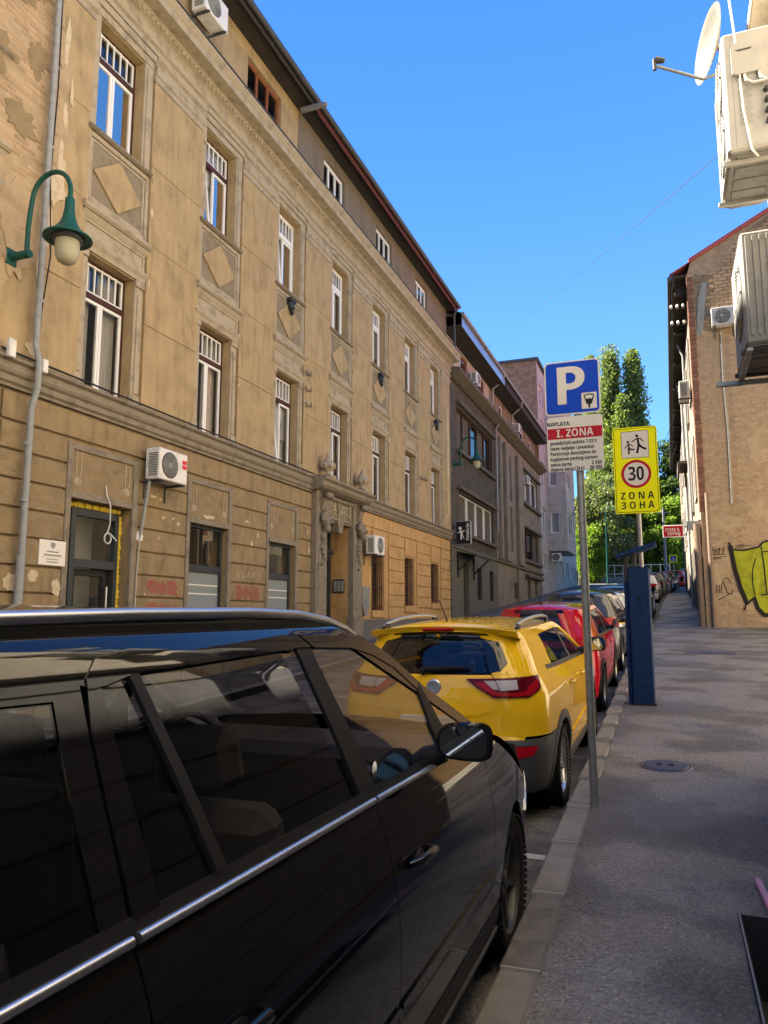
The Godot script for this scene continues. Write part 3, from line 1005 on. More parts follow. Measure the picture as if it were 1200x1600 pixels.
func ground_floor(b: Node3D, f: Transform3D) -> void:
	# openings: shop door, two shop windows, house door, three barred windows
	var op := [[8.95, 10.36, -0.6, 3.32], [12.02, 13.36, 0.9, 3.30], [15.06, 16.36, 0.9, 3.22], [17.85, 19.65, -0.6, 4.05], [21.5, 22.6, 1.72, 3.46], [24.6, 25.65, 1.9, 3.56], [27.65, 28.75, 2.05, 3.56]]
	var mb := MB.new(f)
	mb.holes(-14.0, 20.3, -0.6, 4.9, -0.03, 0.42, [op[0], op[1], op[2], op[3]])
	part(b, "ground_wall", mb, M.ochre_low)
	mb = MB.new(f)
	mb.holes(20.3, 30.3, -0.6, 4.9, -0.03, 0.42, [op[4], op[5], op[6]])
	var ow := part(b, "ground_wall", mb, M.orange_wall)
	ow.set_meta("label", "orange painted ground floor beyond the entrance")
	# banded rustication: one piece for each course between openings
	var lines := [-0.16, 0.24, 0.64, 1.04, 1.44, 1.84, 2.22, 2.62, 3.02, 3.42, 3.82, 4.23, 4.66]
	var bands := [[-5.0, 7.55], [7.60, 8.84], [10.50, 11.90], [13.50, 14.94], [16.50, 17.22]]
	for i in lines.size() - 1:
		var y0: float = lines[i] + 0.016
		var y1: float = lines[i + 1] - 0.016
		if y1 < 0.2: continue
		if y0 > 4.2:
			for q in [[-5.0, 7.55], [7.60, 17.22]]:
				block(b, "plaster_course", f, q[0], q[1], y0, y1, -0.03, 0.02, M.ochre_low, 0.014)
			for q in [[20.3, 22.95], [23.0, 28.9], [28.95, 30.28]]:
				block(b, "plaster_course", f, q[0], q[1], y0, y1, -0.03, 0.012, M.orange_wall, 0.012)
			continue
		for q in bands:
			var rough: bool = q[1] < 9.0 and y1 > 2.3
			block(b, "plaster_course", f, q[0], q[1], y0, y1, -0.03, 0.02, M.ochre_rough if rough else M.ochre_low, 0.014)
		if y0 > 1.3:
			for q in [[22.95, 24.45], [25.85, 27.5], [28.9, 30.28]]:
				block(b, "plaster_course", f, q[0], q[1], y0, y1, -0.03, 0.012, M.orange_wall, 0.012)
	block(b, "plinth", f, 20.35, 30.28, -0.5, 1.45, -0.03, 0.03, M.plinth_grey)
	# stone frames and the plaster panels over the shop openings
	for q in [[8.95, 10.36, 3.32], [12.02, 13.36, 3.30], [15.06, 16.36, 3.22]]:
		mb = MB.new(f)
		mb.bev(q[0] - 0.11, q[0], 0.0, 4.17, -0.03, 0.035, 0.008)
		mb.bev(q[1], q[1] + 0.13, 0.0, 4.17, -0.03, 0.035, 0.008)
		mb.bev(q[0], q[1], 4.07, 4.17, -0.03, 0.033, 0.008)
		mb.bev(q[0], q[1], q[2], q[2] + 0.11, -0.03, 0.033, 0.008)
		part(b, "opening_frame", mb, M.trim_grey)
		var pn := group_part(b, "plaster_panel")
		mb = MB.new(f)
		mb.rb(q[0], q[1], q[2] + 0.11, 4.07, -0.03, 0.0)
		part(pn, "panel_field", mb, M.ochre_rough)
		for s in [0, 1]:
			var x: float = q[0] + 0.14 if s == 0 else q[1] - 0.14
			mb = MB.new(f)
			for t in [-0.05, 0.05]:
				mb.bev(x + t - 0.012, x + t + 0.012, 3.66, 4.05, -0.002, 0.016, 0.006)
			mb.xf = f * Transform3D(Basis(Vector3(1, 0, 0), PI / 2), Vector3(x, 3.58, 0.0))
			mb.lathe([Vector2(0.0, 0.02), Vector2(0.05, 0.02), Vector2(0.075, 0.008), Vector2(0.08, -0.004)], 14)
			part(pn, "tassel", mb, M.trim)
	# the shop door: dark aluminium, half open
	var dr := group_part(b, "shop_door")
	mb = MB.new(f)
	var o := -0.22
	mb.bev(8.97, 9.19, 0.2, 3.26, o - 0.05, o + 0.03, 0.006)
	mb.bev(9.19, 9.30, 0.2, 3.22, o - 0.05, o + 0.05, 0.006)
	mb.bev(10.20, 10.28, 0.2, 3.22, o - 0.05, o + 0.05, 0.006)
	mb.bev(9.30, 10.20, 3.10, 3.22, o - 0.05, o + 0.048, 0.006)
	mb.bev(9.30, 10.20, 2.28, 2.42, o - 0.05, o + 0.048, 0.006)
	part(dr, "door_frame", mb, M.frame_dark)
	mb = MB.new(f)
	mb.quad(Vector3(9.30, 2.42, o), Vector3(10.2, 2.42, o), Vector3(10.2, 3.1, o), Vector3(9.3, 3.1, o), Vector3(0, 0, 1))
	part(dr, "pane", mb, M.pane_clear)
	mb = MB.new(f)
	frame_rect(mb, 9.33, 10.17, 0.22, 2.27, o - 0.10, o - 0.055, 0.11)
	part(dr, "door_leaf", mb, M.black_metal)
	mb = MB.new(f)
	mb.quad(Vector3(9.44, 0.33, o - 0.08), Vector3(10.06, 0.33, o - 0.08), Vector3(10.06, 2.16, o - 0.08), Vector3(9.44, 2.16, o - 0.08), Vector3(0, 0, 1))
	part(dr, "pane", mb, M.pane_clear)
	mb = MB.new(f)
	mb.tube([Vector3(10.1, 1.2, o + 0.0), Vector3(10.1, 2.0, o + 0.0)], 0.02, 8)
	part(dr, "door_handle", mb, M.alu)
	mb = MB.new(f)
	mb.rb(9.75, 10.3, 0.0, 3.2, -0.8, -0.75)
	part(dr, "screen", mb, M.room_pale)
	mb = MB.new(f)
	mb.bev(9.0, 9.10, 1.62, 1.76, o + 0.03, o + 0.035, 0.002)
	mb.bev(9.02, 9.08, 2.72, 2.74, o + 0.03, o + 0.034, 0.001)
	part(dr, "sticker", mb, M.sign_white)
	var r := RandomNumberGenerator.new()
	r.seed = 4
	mb = MB.new(f)
	for k in 34:
		var t := k / 34.0
		mb.bev(10.285 + r.randf_range(-0.012, 0.0), 10.355, lerpf(0.4, 3.2, t), lerpf(0.4, 3.2, t) + 0.085, -0.26, -0.17 + r.randf_range(-0.012, 0.016), 0.015)
	for k in 16:
		var t := k / 16.0
		mb.bev(lerpf(8.97, 10.3, t), lerpf(8.97, 10.3, t) + 0.086, 3.225, 3.315 - r.randf_range(0, 0.012), -0.26, -0.17 + r.randf_range(-0.01, 0.016), 0.015)
	part(dr, "foam_filling", mb, M.foam_yellow)
	# shop windows
	for q in [[12.02, 13.36, 3.30, 0.9], [15.06, 16.36, 3.22, 0.9]]:
		var w := group_part(b, "shop_window")
		mb = MB.new(f)
		frame_rect(mb, q[0], q[1], q[3], q[2], -0.20, -0.12, 0.06)
		mb.bev(q[0] + 0.06, q[1] - 0.06, 2.38, 2.52, -0.20, -0.115, 0.006)
		part(w, "window_frame", mb, M.frame_dark)
		mb = MB.new(f)
		mb.quad(Vector3(q[0] + 0.06, 2.52, -0.16), Vector3(q[1] - 0.06, 2.52, -0.16), Vector3(q[1] - 0.06, q[2] - 0.06, -0.16), Vector3(q[0] + 0.06, q[2] - 0.06, -0.16), Vector3(0, 0, 1))
		part(w, "pane", mb, M.pane)
		mb = MB.new(f)
		mb.quad(Vector3(q[0] + 0.06, q[3] + 0.06, -0.16), Vector3(q[1] - 0.06, q[3] + 0.06, -0.16), Vector3(q[1] - 0.06, 2.38, -0.16), Vector3(q[0] + 0.06, 2.38, -0.16), Vector3(0, 0, 1))
		part(w, "frosted_pane", mb, M.pane_frost)
		mb = MB.new(f)
		for y in [1.95, 2.12]:
			mb.rb(q[0] + 0.07, q[1] - 0.07, y, y + 0.025, -0.158, -0.156)
		part(w, "stripe", mb, M.sign_white)
	# barred windows in the orange wall
	for q in [op[4], op[5], op[6]]:
		simple_window(b, f, q[0] + 0.02, q[1] - 0.02, q[2] + 0.02, q[3] - 0.02, -0.3, 2, M.wood_brown)
		grille(b, f, q[0], q[1], q[2], q[3], -0.10, M.wood_brown)
		block(b, "window_sill", f, q[0] - 0.06, q[1] + 0.06, q[2] - 0.22, q[2], -0.03, 0.05, M.orange_wall)
		block(b, "plaster_course", f, q[0] - 0.02, q[1] + 0.02, q[3] + 0.06, 4.2, -0.03, 0.012, M.orange_wall)

func head(mb: MB, f: Transform3D, x: float, y: float, o: float) -> void:
	# a carved head with curled hair and a beard
	mb.xf = f
	mb.blob(Vector3(x, y, o + 0.10), Vector3(0.13, 0.19, 0.15), 7)
	mb.blob(Vector3(x, y - 0.02, o + 0.26), Vector3(0.035, 0.06, 0.04), 5)
	mb.blob(Vector3(x, y - 0.18, o + 0.16), Vector3(0.10, 0.12, 0.09), 6)
	for k in 9:
		var a := PI * k / 8.0
		mb.blob(Vector3(x + cos(a) * 0.16, y + 0.06 + sin(a) * 0.15, o + 0.10), Vector3(0.065, 0.065, 0.08), 5)

func portal(b: Node3D, f: Transform3D) -> void:
	var p := group_part(b, "portal")
	var mb: MB
	for x in [[17.22, 17.86], [19.64, 20.28]]:
		var m: float = (x[0] + x[1]) / 2
		mb = MB.new(f)
		mb.bev(x[0], x[1], 1.5, 4.75, -0.03, 0.17, 0.015)
		mb.bev(x[0] - 0.03, x[1] + 0.03, -0.5, 1.5, -0.03, 0.20, 0.015)
		mb.bev(m - 0.20, m + 0.20, 1.7, 3.3, 0.17, 0.185, 0.01)
		part(p, "pilaster", mb, M.trim_grey)
		mb = MB.new(f)
		head(mb, f, m, 3.95, 0.17)
		for k in 6:
			mb.blob(Vector3(m + 0.06 * sin(k * 2.1), 3.55 - k * 0.13, 0.19), Vector3(0.13 - k * 0.015, 0.10, 0.07), 5)
		part(p, "carved_head", mb, M.trim_grey)
		mb = MB.new(f)
		mb.extr([Vector2(0.17, 4.25), Vector2(0.22, 4.25), Vector2(0.26, 4.35), Vector2(0.30, 4.50), Vector2(0.40, 4.62), Vector2(0.42, 4.70), Vector2(0.17, 4.70)], m - 0.13, m + 0.13)
		mb.xf = f * Transform3D(Basis(Vector3(0, 0, 1), PI / 2), Vector3(m, 4.62, 0.36))
		mb.lathe([Vector2(0.0, -0.15), Vector2(0.08, -0.15), Vector2(0.08, 0.15), Vector2(0.0, 0.15)], 12)
		part(p, "console", mb, M.trim_grey)
	# entablature with two relief panels, keystone
	mb = MB.new(f)
	mb.rb(17.86, 19.64, 4.05, 4.75, -0.03, 0.08)
	mb.bev(17.86, 19.64, 4.10, 4.18, 0.08, 0.13, 0.01)
	mb.bev(17.86, 19.64, 4.62, 4.72, 0.08, 0.16, 0.02)
	for x in [17.9, 18.65, 19.4]:
		mb.bev(x, x + 0.2, 4.18, 4.62, 0.08, 0.12, 0.01)
	part(p, "entablature", mb, M.trim_grey)
	var r := RandomNumberGenerator.new()
	r.seed = 12
	for x in [18.38, 19.13]:
		mb = MB.new(f)
		for k in 16:
			mb.blob(Vector3(x + r.randf_range(-0.22, 0.22), 4.40 + r.randf_range(-0.15, 0.15), 0.085), Vector3(r.randf_range(0.03, 0.08), r.randf_range(0.03, 0.07), 0.04), 4)
		part(p, "relief", mb, M.trim)
	mb = MB.new(f)
	mb.prism(PackedVector2Array([Vector2(18.63, 3.78), Vector2(18.87, 3.78), Vector2(18.95, 4.12), Vector2(18.55, 4.12)]), -0.03, 0.16)
	part(p, "keystone", mb, M.trim_grey)
	mb = MB.new(f)
	mb.extr([Vector2(-0.05, 4.74), Vector2(0.20, 4.74), Vector2(0.36, 4.80), Vector2(0.42, 4.86), Vector2(0.42, 4.95), Vector2(0.50, 5.0), Vector2(0.50, 5.06), Vector2(-0.05, 5.12)], 17.02, 20.48)
	part(p, "portal_cornice", mb, M.trim_grey)
	for x in [17.58, 19.92]:
		mb = MB.new(f * Transform3D(Basis.IDENTITY, Vector3(x, 5.08, 0.30)))
		mb.bev(-0.17, 0.17, 0.0, 0.08, -0.17, 0.17, 0.015)
		mb.lathe([Vector2(0.0, 0.08), Vector2(0.13, 0.08), Vector2(0.09, 0.13), Vector2(0.07, 0.18), Vector2(0.13, 0.22), Vector2(0.19, 0.30), Vector2(0.195, 0.37), Vector2(0.16, 0.42), Vector2(0.12, 0.44), Vector2(0.13, 0.47), Vector2(0.09, 0.52), Vector2(0.055, 0.55), Vector2(0.06, 0.59), Vector2(0.03, 0.64), Vector2(0.025, 0.68), Vector2(0.0, 0.72)], 20)
		for k in 8:
			var a := TAU * k / 8.0
			mb.blob(Vector3(cos(a) * 0.17, 0.33, sin(a) * 0.17), Vector3(0.05, 0.08, 0.05), 4)
		part(p, "urn", mb, M.trim)
	# recess with orange jambs and the dark carved door
	mb = MB.new(f)
	mb.quad(Vector3(19.63, -0.5, 0.0), Vector3(19.63, 4.04, 0.0), Vector3(19.63, 4.04, -0.6), Vector3(19.63, -0.5, -0.6), Vector3(-1, 0, 0))
	mb.quad(Vector3(17.87, -0.5, 0.0), Vector3(17.87, 4.04, 0.0), Vector3(17.87, 4.04, -0.6), Vector3(17.87, -0.5, -0.6), Vector3(1, 0, 0))
	mb.quad(Vector3(17.87, 4.03, 0.0), Vector3(19.63, 4.03, 0.0), Vector3(19.63, 4.03, -0.6), Vector3(17.87, 4.03, -0.6), Vector3(0, -1, 0))
	part(p, "jamb_lining", mb, M.orange_wall)
	var d := group_part(b, "house_door")
	mb = MB.new(f)
	mb.bev(17.88, 19.62, 3.28, 3.40, -0.62, -0.42, 0.03)
	frame_rect(mb, 17.88, 19.62, 3.40, 4.02, -0.6, -0.52, 0.09)
	mb.bev(18.72, 18.80, 3.5, 3.95, -0.6, -0.53, 0.01)
	frame_rect(mb, 17.88, 19.62, 0.3, 3.28, -0.6, -0.52, 0.10)
	part(d, "door_frame", mb, M.frame_dark)
	for s in 2:
		var x0: float = 17.98 + s * 0.775
		mb = MB.new(f)
		mb.rb(x0, x0 + 0.77, 0.4, 3.18, -0.6, -0.565)
		frame_rect(mb, x0, x0 + 0.77, 0.4, 3.18, -0.565, -0.53, 0.09)
		mb.bev(x0 + 0.16, x0 + 0.61, 0.55, 1.2, -0.565, -0.54, 0.02)
		part(d, "door_leaf", mb, M.black_metal)
		mb = MB.new(f)
		for k in 5:
			mb.tube([Vector3(x0 + 0.14 + k * 0.123, 1.35, -0.54), Vector3(x0 + 0.14 + k * 0.123, 2.9 + 0.12 * sin(PI * k / 4.0), -0.54)], 0.012, 5)
		for y in [1.5, 1.9, 2.3, 2.7]:
			var ring := []
			for k in 13:
				ring.append(Vector3(x0 + 0.385 + 0.16 * cos(TAU * k / 12), y + 0.16 * sin(TAU * k / 12), -0.53))
			mb.tube(ring, 0.012, 5, false)
		part(d, "door_grille", mb, M.frame_dark)
	mb = MB.new(f)
	mb.quad(Vector3(17.97, 3.49, -0.57), Vector3(19.53, 3.49, -0.57), Vector3(19.53, 3.93, -0.57), Vector3(17.97, 3.93, -0.57), Vector3(0, 0, 1))
	part(d, "pane", mb, M.pane)

func wear(b: Node3D, f: Transform3D) -> void:
	# bare masonry left of the downpipe: render gone, bricks showing through in places
	var w := group_part(b, "bare_masonry")
	var mb := MB.new(f)
	mb.prism(PackedVector2Array([Vector2(5.0, 5.25), Vector2(6.9, 5.3), Vector2(7.3, 5.9), Vector2(7.62, 6.4), Vector2(7.95, 6.55), Vector2(8.15, 7.2), Vector2(8.05, 7.75), Vector2(8.3, 8.15), Vector2(8.27, 8.5), Vector2(8.45, 8.9), Vector2(8.30, 9.4), Vector2(8.42, 9.9), Vector2(8.25, 10.3), Vector2(8.12, 11.28), Vector2(5.0, 11.28)]), 0.058, 0.070)
	part(w, "bare_render", mb, M.bare_plaster)
	var r := RandomNumberGenerator.new()
	r.seed = 21
	var y := 7.3
	var row := 0
	while y < 11.2:
		var u := 6.3 + (0.14 if row % 2 else 0.0)
		while u < 8.0:
			var keep := 0.25 + 0.75 * smoothstep(7.6, 9.5, y) * (0.6 + 0.4 * sin(u * 3.0 + y))
			if r.randf() < (0.78 if y > 8.4 + 0.6 * sin(u * 2.3) else 0.08):
				block(w, "brick", f, u + r.randf_range(0, 0.008), u + 0.262, y, y + 0.066, 0.06, 0.073 + r.randf_range(0.0, 0.006), M["bare_%d" % r.randi_range(0, 3)], 0.006)
			u += 0.275
		y += 0.082
		row += 1
	for q in [[7.3, 10.6, 0.35, 0.25], [6.9, 9.4, 0.4, 0.3], [7.7, 9.75, 0.18, 0.3], [7.5, 8.6, 0.3, 0.22], [6.6, 10.2, 0.3, 0.5], [7.75, 10.9, 0.2, 0.2], [7.4, 7.2, 0.3, 0.5], [7.55, 6.6, 0.2, 0.4]]:
		mb = MB.new(f)
		patch(mb, q[0], q[1], q[2], q[3], 0.082 + 0.0008 * fmod(q[1] * 10.0, 4.0), int(q[1] * 31.0), 24, 0.45)
		part(w, "render_remnant", mb, M.ochre_rough if q[1] > 8.0 else M.bare_plaster)
	# pale scabs along the torn edge of the render
	mb = MB.new(f)
	var k := 0
	for q in [[8.28, 10.45, 0.05, 0.5], [8.32, 9.2, 0.06, 0.25], [8.22, 7.95, 0.18, 0.28], [8.12, 7.3, 0.1, 0.3], [8.3, 8.3, 0.08, 0.3], [8.42, 9.65, 0.04, 0.3], [8.0, 6.6, 0.05, 0.3], [8.05, 5.9, 0.04, 0.35], [7.98, 5.35, 0.12, 0.1], [8.28, 8.6, 0.04, 0.2]]:
		mb = MB.new(f)
		patch(mb, q[0], q[1], q[2], q[3], 0.0745 + 0.001 * (k % 3), 100 + k)
		part(w, "render_edge", mb, M.pale_plaster)
		k += 1
	k = 0
	for q in [[7.95, 1.98, 0.18, 0.14], [8.32, 2.1, 0.1, 0.08], [8.76, 1.95, 0.09, 0.12], [8.12, 1.58, 0.14, 0.09], [8.72, 1.55, 0.07, 0.1], [7.2, 1.7, 0.3, 0.2], [8.0, 1.2, 0.2, 0.1]]:
		mb = MB.new(f)
		patch(mb, q[0], q[1], q[2], q[3], 0.0235 + 0.0004 * (k % 3), 140 + k)
		part(w, "chipped_render", mb, M.pale_plaster)
		k += 1
	for q in [[10.9, 3.62, 0.09, 0.025], [11.1, 3.60, 0.04, 0.02], [11.2, 3.28, 0.05, 0.03], [11.65, 3.22, 0.05, 0.03], [11.5, 3.3, 0.03, 0.02], [14.1, 3.55, 0.08, 0.03], [14.3, 3.1, 0.05, 0.06], [14.55, 3.3, 0.04, 0.05], [17.0, 3.6, 0.03, 0.09], [17.08, 3.2, 0.04, 0.1], [10.78, 1.9, 0.02, 0.02], [11.1, 2.9, 0.02, 0.03], [12.62, 3.47, 0.25, 0.04]]:
		mb = MB.new(f)
		patch(mb, q[0], q[1], q[2], q[3], 0.0235 + 0.0005 * (k % 2), 160 + k)
		part(w, "chipped_render", mb, M.pale_plaster)
		k += 1
	for q in [[29.95, 8.4, 0.16, 1.7], [29.9, 6.4, 0.10, 1.2], [29.6, 5.5, 0.1, 0.25]]:
		mb = MB.new(f)
		patch(mb, q[0], q[1], q[2], q[3], 0.0665 + 0.0006 * (k % 3), 190 + k)
		part(w, "chipped_render", mb, M.pale_plaster)
		k += 1
	# small chips along the arrises of the wall fields and bays
	for i in 46:
		var bay := r.randi_range(0, 6)
		var px: float = 9.58 + 3.1 * bay + (0.86 if r.randf() < 0.6 else 2.38) + r.randf_range(-0.03, 0.05)
		mb = MB.new(f)
		patch(mb, px, r.randf_range(5.2, 11.2), r.randf_range(0.015, 0.05), r.randf_range(0.03, 0.11), 0.0632 + 0.0004 * (i % 4), 500 + i, 14, 0.4)
		part(w, "chipped_render", mb, M.pale_plaster if r.randf() < 0.6 else M.panel_grey)
	# insulator hooks on the wall
	for q in [[16.72, 7.62], [16.72, 7.2], [16.72, 6.8], [26.2, 6.55], [26.5, 6.55]]:
		var g := group_part(b, "insulator_bracket")
		mb = MB.new(f)
		mb.tube([Vector3(q[0], q[1], 0.05), Vector3(q[0], q[1], 0.2), Vector3(q[0], q[1] + 0.1, 0.22)], 0.012, 5)
		mb.tube([Vector3(q[0] - 0.14, q[1] + 0.02, 0.15), Vector3(q[0] + 0.14, q[1] + 0.02, 0.15)], 0.01, 5)
		part(g, "hook", mb, M.rust_pipe)
		mb = MB.new(f)
		for s in [-0.14, 0.14]:
			mb.blob(Vector3(q[0] + s, q[1] + 0.06, 0.15), Vector3(0.04, 0.06, 0.04), 5)
		part(g, "insulator", mb, M.trim)
	# sprayed tags on the ground floor: a scrubbed red wash with letters over it
	var g := group_part(b, "graffiti")
	mb = MB.new(f)
	for q in [[10.98, 2.03, 0.20, 0.10], [11.25, 2.02, 0.17, 0.10], [11.52, 2.04, 0.18, 0.11], [10.95, 1.66, 0.22, 0.10], [11.3, 1.64, 0.20, 0.10], [11.6, 1.63, 0.16, 0.09], [13.85, 2.02, 0.17, 0.13], [14.15, 2.02, 0.16, 0.13], [14.5, 2.02, 0.2, 0.12], [13.9, 1.64, 0.22, 0.10], [14.3, 1.63, 0.2, 0.1]]:
		patch(mb, q[0], q[1], q[2], q[3], 0.0222 + 0.0002 * (k % 4), 400 + k, 26, 0.3)
		k += 1
	part(g, "paint_wash", mb, M.graffiti_wash)
	mb = MB.new(f)
	for st in [[10.84, 2.12, 11.02, 2.13, 10.86, 2.04, 11.0, 1.93], [11.08, 1.93, 11.1, 2.13, 11.2, 2.02, 11.28, 2.13, 11.3, 1.93], [11.4, 2.13, 11.6, 2.12, 11.42, 1.94, 11.66, 1.93, 11.72, 1.88], [10.86, 1.74, 10.9, 1.56, 11.05, 1.74, 11.1, 1.56], [11.25, 1.74, 11.22, 1.56, 11.4, 1.58], [11.5, 1.72, 11.5, 1.56, 11.66, 1.72, 11.68, 1.56]]:
		var pts := []
		for i in range(0, st.size(), 2):
			pts.append(Vector2(st[i], st[i + 1]))
		ribbon(mb, pts, 0.045, 0.0232)
	part(g, "tag", mb, M.graffiti_red)
	mb = MB.new(f)
	for st in [[13.70, 2.15, 13.88, 2.17, 13.72, 1.88, 13.92, 1.89], [14.08, 2.15, 13.98, 2.02, 14.08, 1.88, 14.2, 2.02, 14.08, 2.15], [14.30, 2.17, 14.29, 1.89, 14.42, 1.90], [14.66, 2.14, 14.50, 2.10, 14.52, 2.02, 14.62, 2.03, 14.51, 2.0, 14.52, 1.90, 14.68, 1.90], [13.74, 1.76, 13.74, 1.5], [13.84, 1.76, 13.83, 1.5, 13.95, 1.76, 13.96, 1.5], [14.08, 1.76, 14.1, 1.5], [14.25, 1.76, 14.22, 1.5, 14.4, 1.76]]:
		var pts := []
		for i in range(0, st.size(), 2):
			pts.append(Vector2(st[i], st[i + 1]))
		ribbon(mb, pts, 0.03, 0.0236)
	part(g, "tag", mb, M.graffiti_red)
	mb = MB.new(f)
	for st in [[13.72, 2.48, 13.80, 2.33, 13.86, 2.48], [13.95, 2.48, 13.93, 2.34, 14.06, 2.36], [14.15, 2.34, 14.2, 2.49, 14.26, 2.34], [14.36, 2.48, 14.35, 2.34, 14.46, 2.48, 14.47, 2.34], [14.6, 2.46, 14.6, 2.34], [14.68, 2.46, 14.69, 2.34]]:
		var pts := []
		for i in range(0, st.size(), 2):
			pts.append(Vector2(st[i], st[i + 1]))
		ribbon(mb, pts, 0.013, 0.0232)
	part(g, "tag", mb, M.graffiti_pale)
	# downpipe beside the bare masonry
	mb = MB.new(f)
	mb.tube([Vector3(7.93, 14.7, 0.5), Vector3(7.93, 12.5, 0.72), Vector3(7.93, 11.8, 0.2), Vector3(7.93, 5.35, 0.19), Vector3(7.95, 5.12, 0.25), Vector3(7.95, 4.72, 0.25), Vector3(7.96, 4.45, 0.15), Vector3(7.98, 2.3, 0.13)], 0.046, 10)
	mb.tube([Vector3(7.98, 2.35, 0.12), Vector3(7.98, 0.0, 0.12)], 0.058, 10)
	for yy in [11.0, 9.7, 8.4, 7.1, 6.0, 3.9, 3.1]:
		mb.tube([Vector3(7.95, yy, 0.19 if yy > 5 else 0.14), Vector3(7.95, yy + 0.05, 0.19 if yy > 5 else 0.14)], 0.054, 10)
	part(b, "downpipe", mb, M.pipe_grey)
	mb = MB.new(f)
	mb.tube([Vector3(8.02, 11.9, 0.16), Vector3(8.05, 9.5, 0.17), Vector3(8.02, 8.0, 0.16), Vector3(8.12, 6.8, 0.16), Vector3(8.02, 5.9, 0.16), Vector3(7.96, 5.2, 0.2)], 0.011, 5)
	part(b, "loose_cable", mb, M.cable)
	for q in [[7.42, 7.54, 5.02, 5.28], [8.02, 8.12, 4.98, 5.18]]:
		mb = MB.new(f)
		mb.bev(q[0], q[1], q[2], q[3], 0.19, 0.265, 0.013)
		part(b, "junction_box", mb, M.ac_white)
	# white flex dangling over the shop door in a loop
	mb = MB.new(f)
	var lp := [Vector3(9.72, 3.62, 0.0), Vector3(9.70, 3.45, 0.05), Vector3(9.78, 3.3, 0.06), Vector3(9.80, 3.0, 0.05), Vector3(9.76, 2.85, 0.04)]
	for i in 14:
		lp.append(Vector3(9.76 + 0.085 * sin(TAU * i / 12.0), 2.765 + 0.085 * cos(TAU * i / 12.0), 0.04 + 0.002 * i))
	lp.append(Vector3(9.95, 2.74, 0.07))
	mb.tube(lp, 0.011, 6)
	part(b, "dangling_flex", mb, M.cable_white)

# ---------------------------------------------------------------- houses further up on the left
func band_window(b: Node3D, f: Transform3D, u0: float, u1: float, y0: float, y1: float, n: int, slat: Material, posts: Material, shut: Array) -> void:
	# a wide opening of N lights between posts, some behind roller shutters
	var w := group_part(b, "window")
	var mb := MB.new(f)
	frame_rect(mb, u0, u1, y0, y1, -0.22, -0.14, 0.06)
	for k in range(1, n):
		var x := lerpf(u0, u1, float(k) / n)
		mb.bev(x - 0.07, x + 0.07, y0 + 0.06, y1 - 0.06, -0.20, -0.10, 0.01)
	part(w, "window_frame", mb, posts)
	for k in n:
		var a := lerpf(u0, u1, float(k) / n) + 0.08
		var c := lerpf(u0, u1, float(k + 1) / n) - 0.08
		mb = MB.new(f)
		if shut[k % shut.size()]:
			var rows := int((y1 - y0) / 0.12)
			for r in rows:
				var yy := lerpf(y0 + 0.06, y1 - 0.06, float(r) / rows)
				mb.rb(a, c, yy, yy + 0.105, -0.20, -0.185)
			part(w, "roller_shutter", mb, slat)
		else:
			mb.quad(Vector3(a, y0 + 0.06, -0.18), Vector3(c, y0 + 0.06, -0.18), Vector3(c, y1 - 0.06, -0.18), Vector3(a, y1 - 0.06, -0.18), Vector3(0, 0, 1))
			part(w, "pane", mb, M.pane)

func house_shell(b: Node3D, f: Transform3D, u0: float, u1: float, top: float, ridge: float, m: Material, roof: Material, over := 0.6, deep := 11.0) -> void:
	var mb := MB.new(f)
	mb.rb(u0, u0 + 0.3, 0.0, top, -deep, -0.4)
	mb.rb(u1 - 0.3, u1, 0.0, top, -deep, -0.4)
	mb.rb(u0, u1, 0.0, top, -deep - 0.3, -deep)
	part(b, "rear_wall", mb, m)
	mb = MB.new(f)
	mb.rb(u0 + 0.3, u1 - 0.3, 0.2, top, -1.3, -1.2)
	part(b, "inner_wall", mb, M.room)
	mb = MB.new(f)
	mb.quad(Vector3(u0, top + 0.1, over), Vector3(u1, top + 0.1, over), Vector3(u1, ridge, -deep / 2), Vector3(u0, ridge, -deep / 2), Vector3(0, 1, 1))
	mb.quad(Vector3(u0, top + 0.1, -deep - over), Vector3(u1, top + 0.1, -deep - over), Vector3(u1, ridge, -deep / 2), Vector3(u0, ridge, -deep / 2), Vector3(0, 1, -1))
	for e in [u0, u1]:
		mb.tri(Vector3(e, top, over * 0.6), Vector3(e, top, -deep), Vector3(e, ridge - 0.03, -deep / 2), Vector3(-1 if e == u0 else 1, 0, 0))
	part(b, "roof", mb, roof)

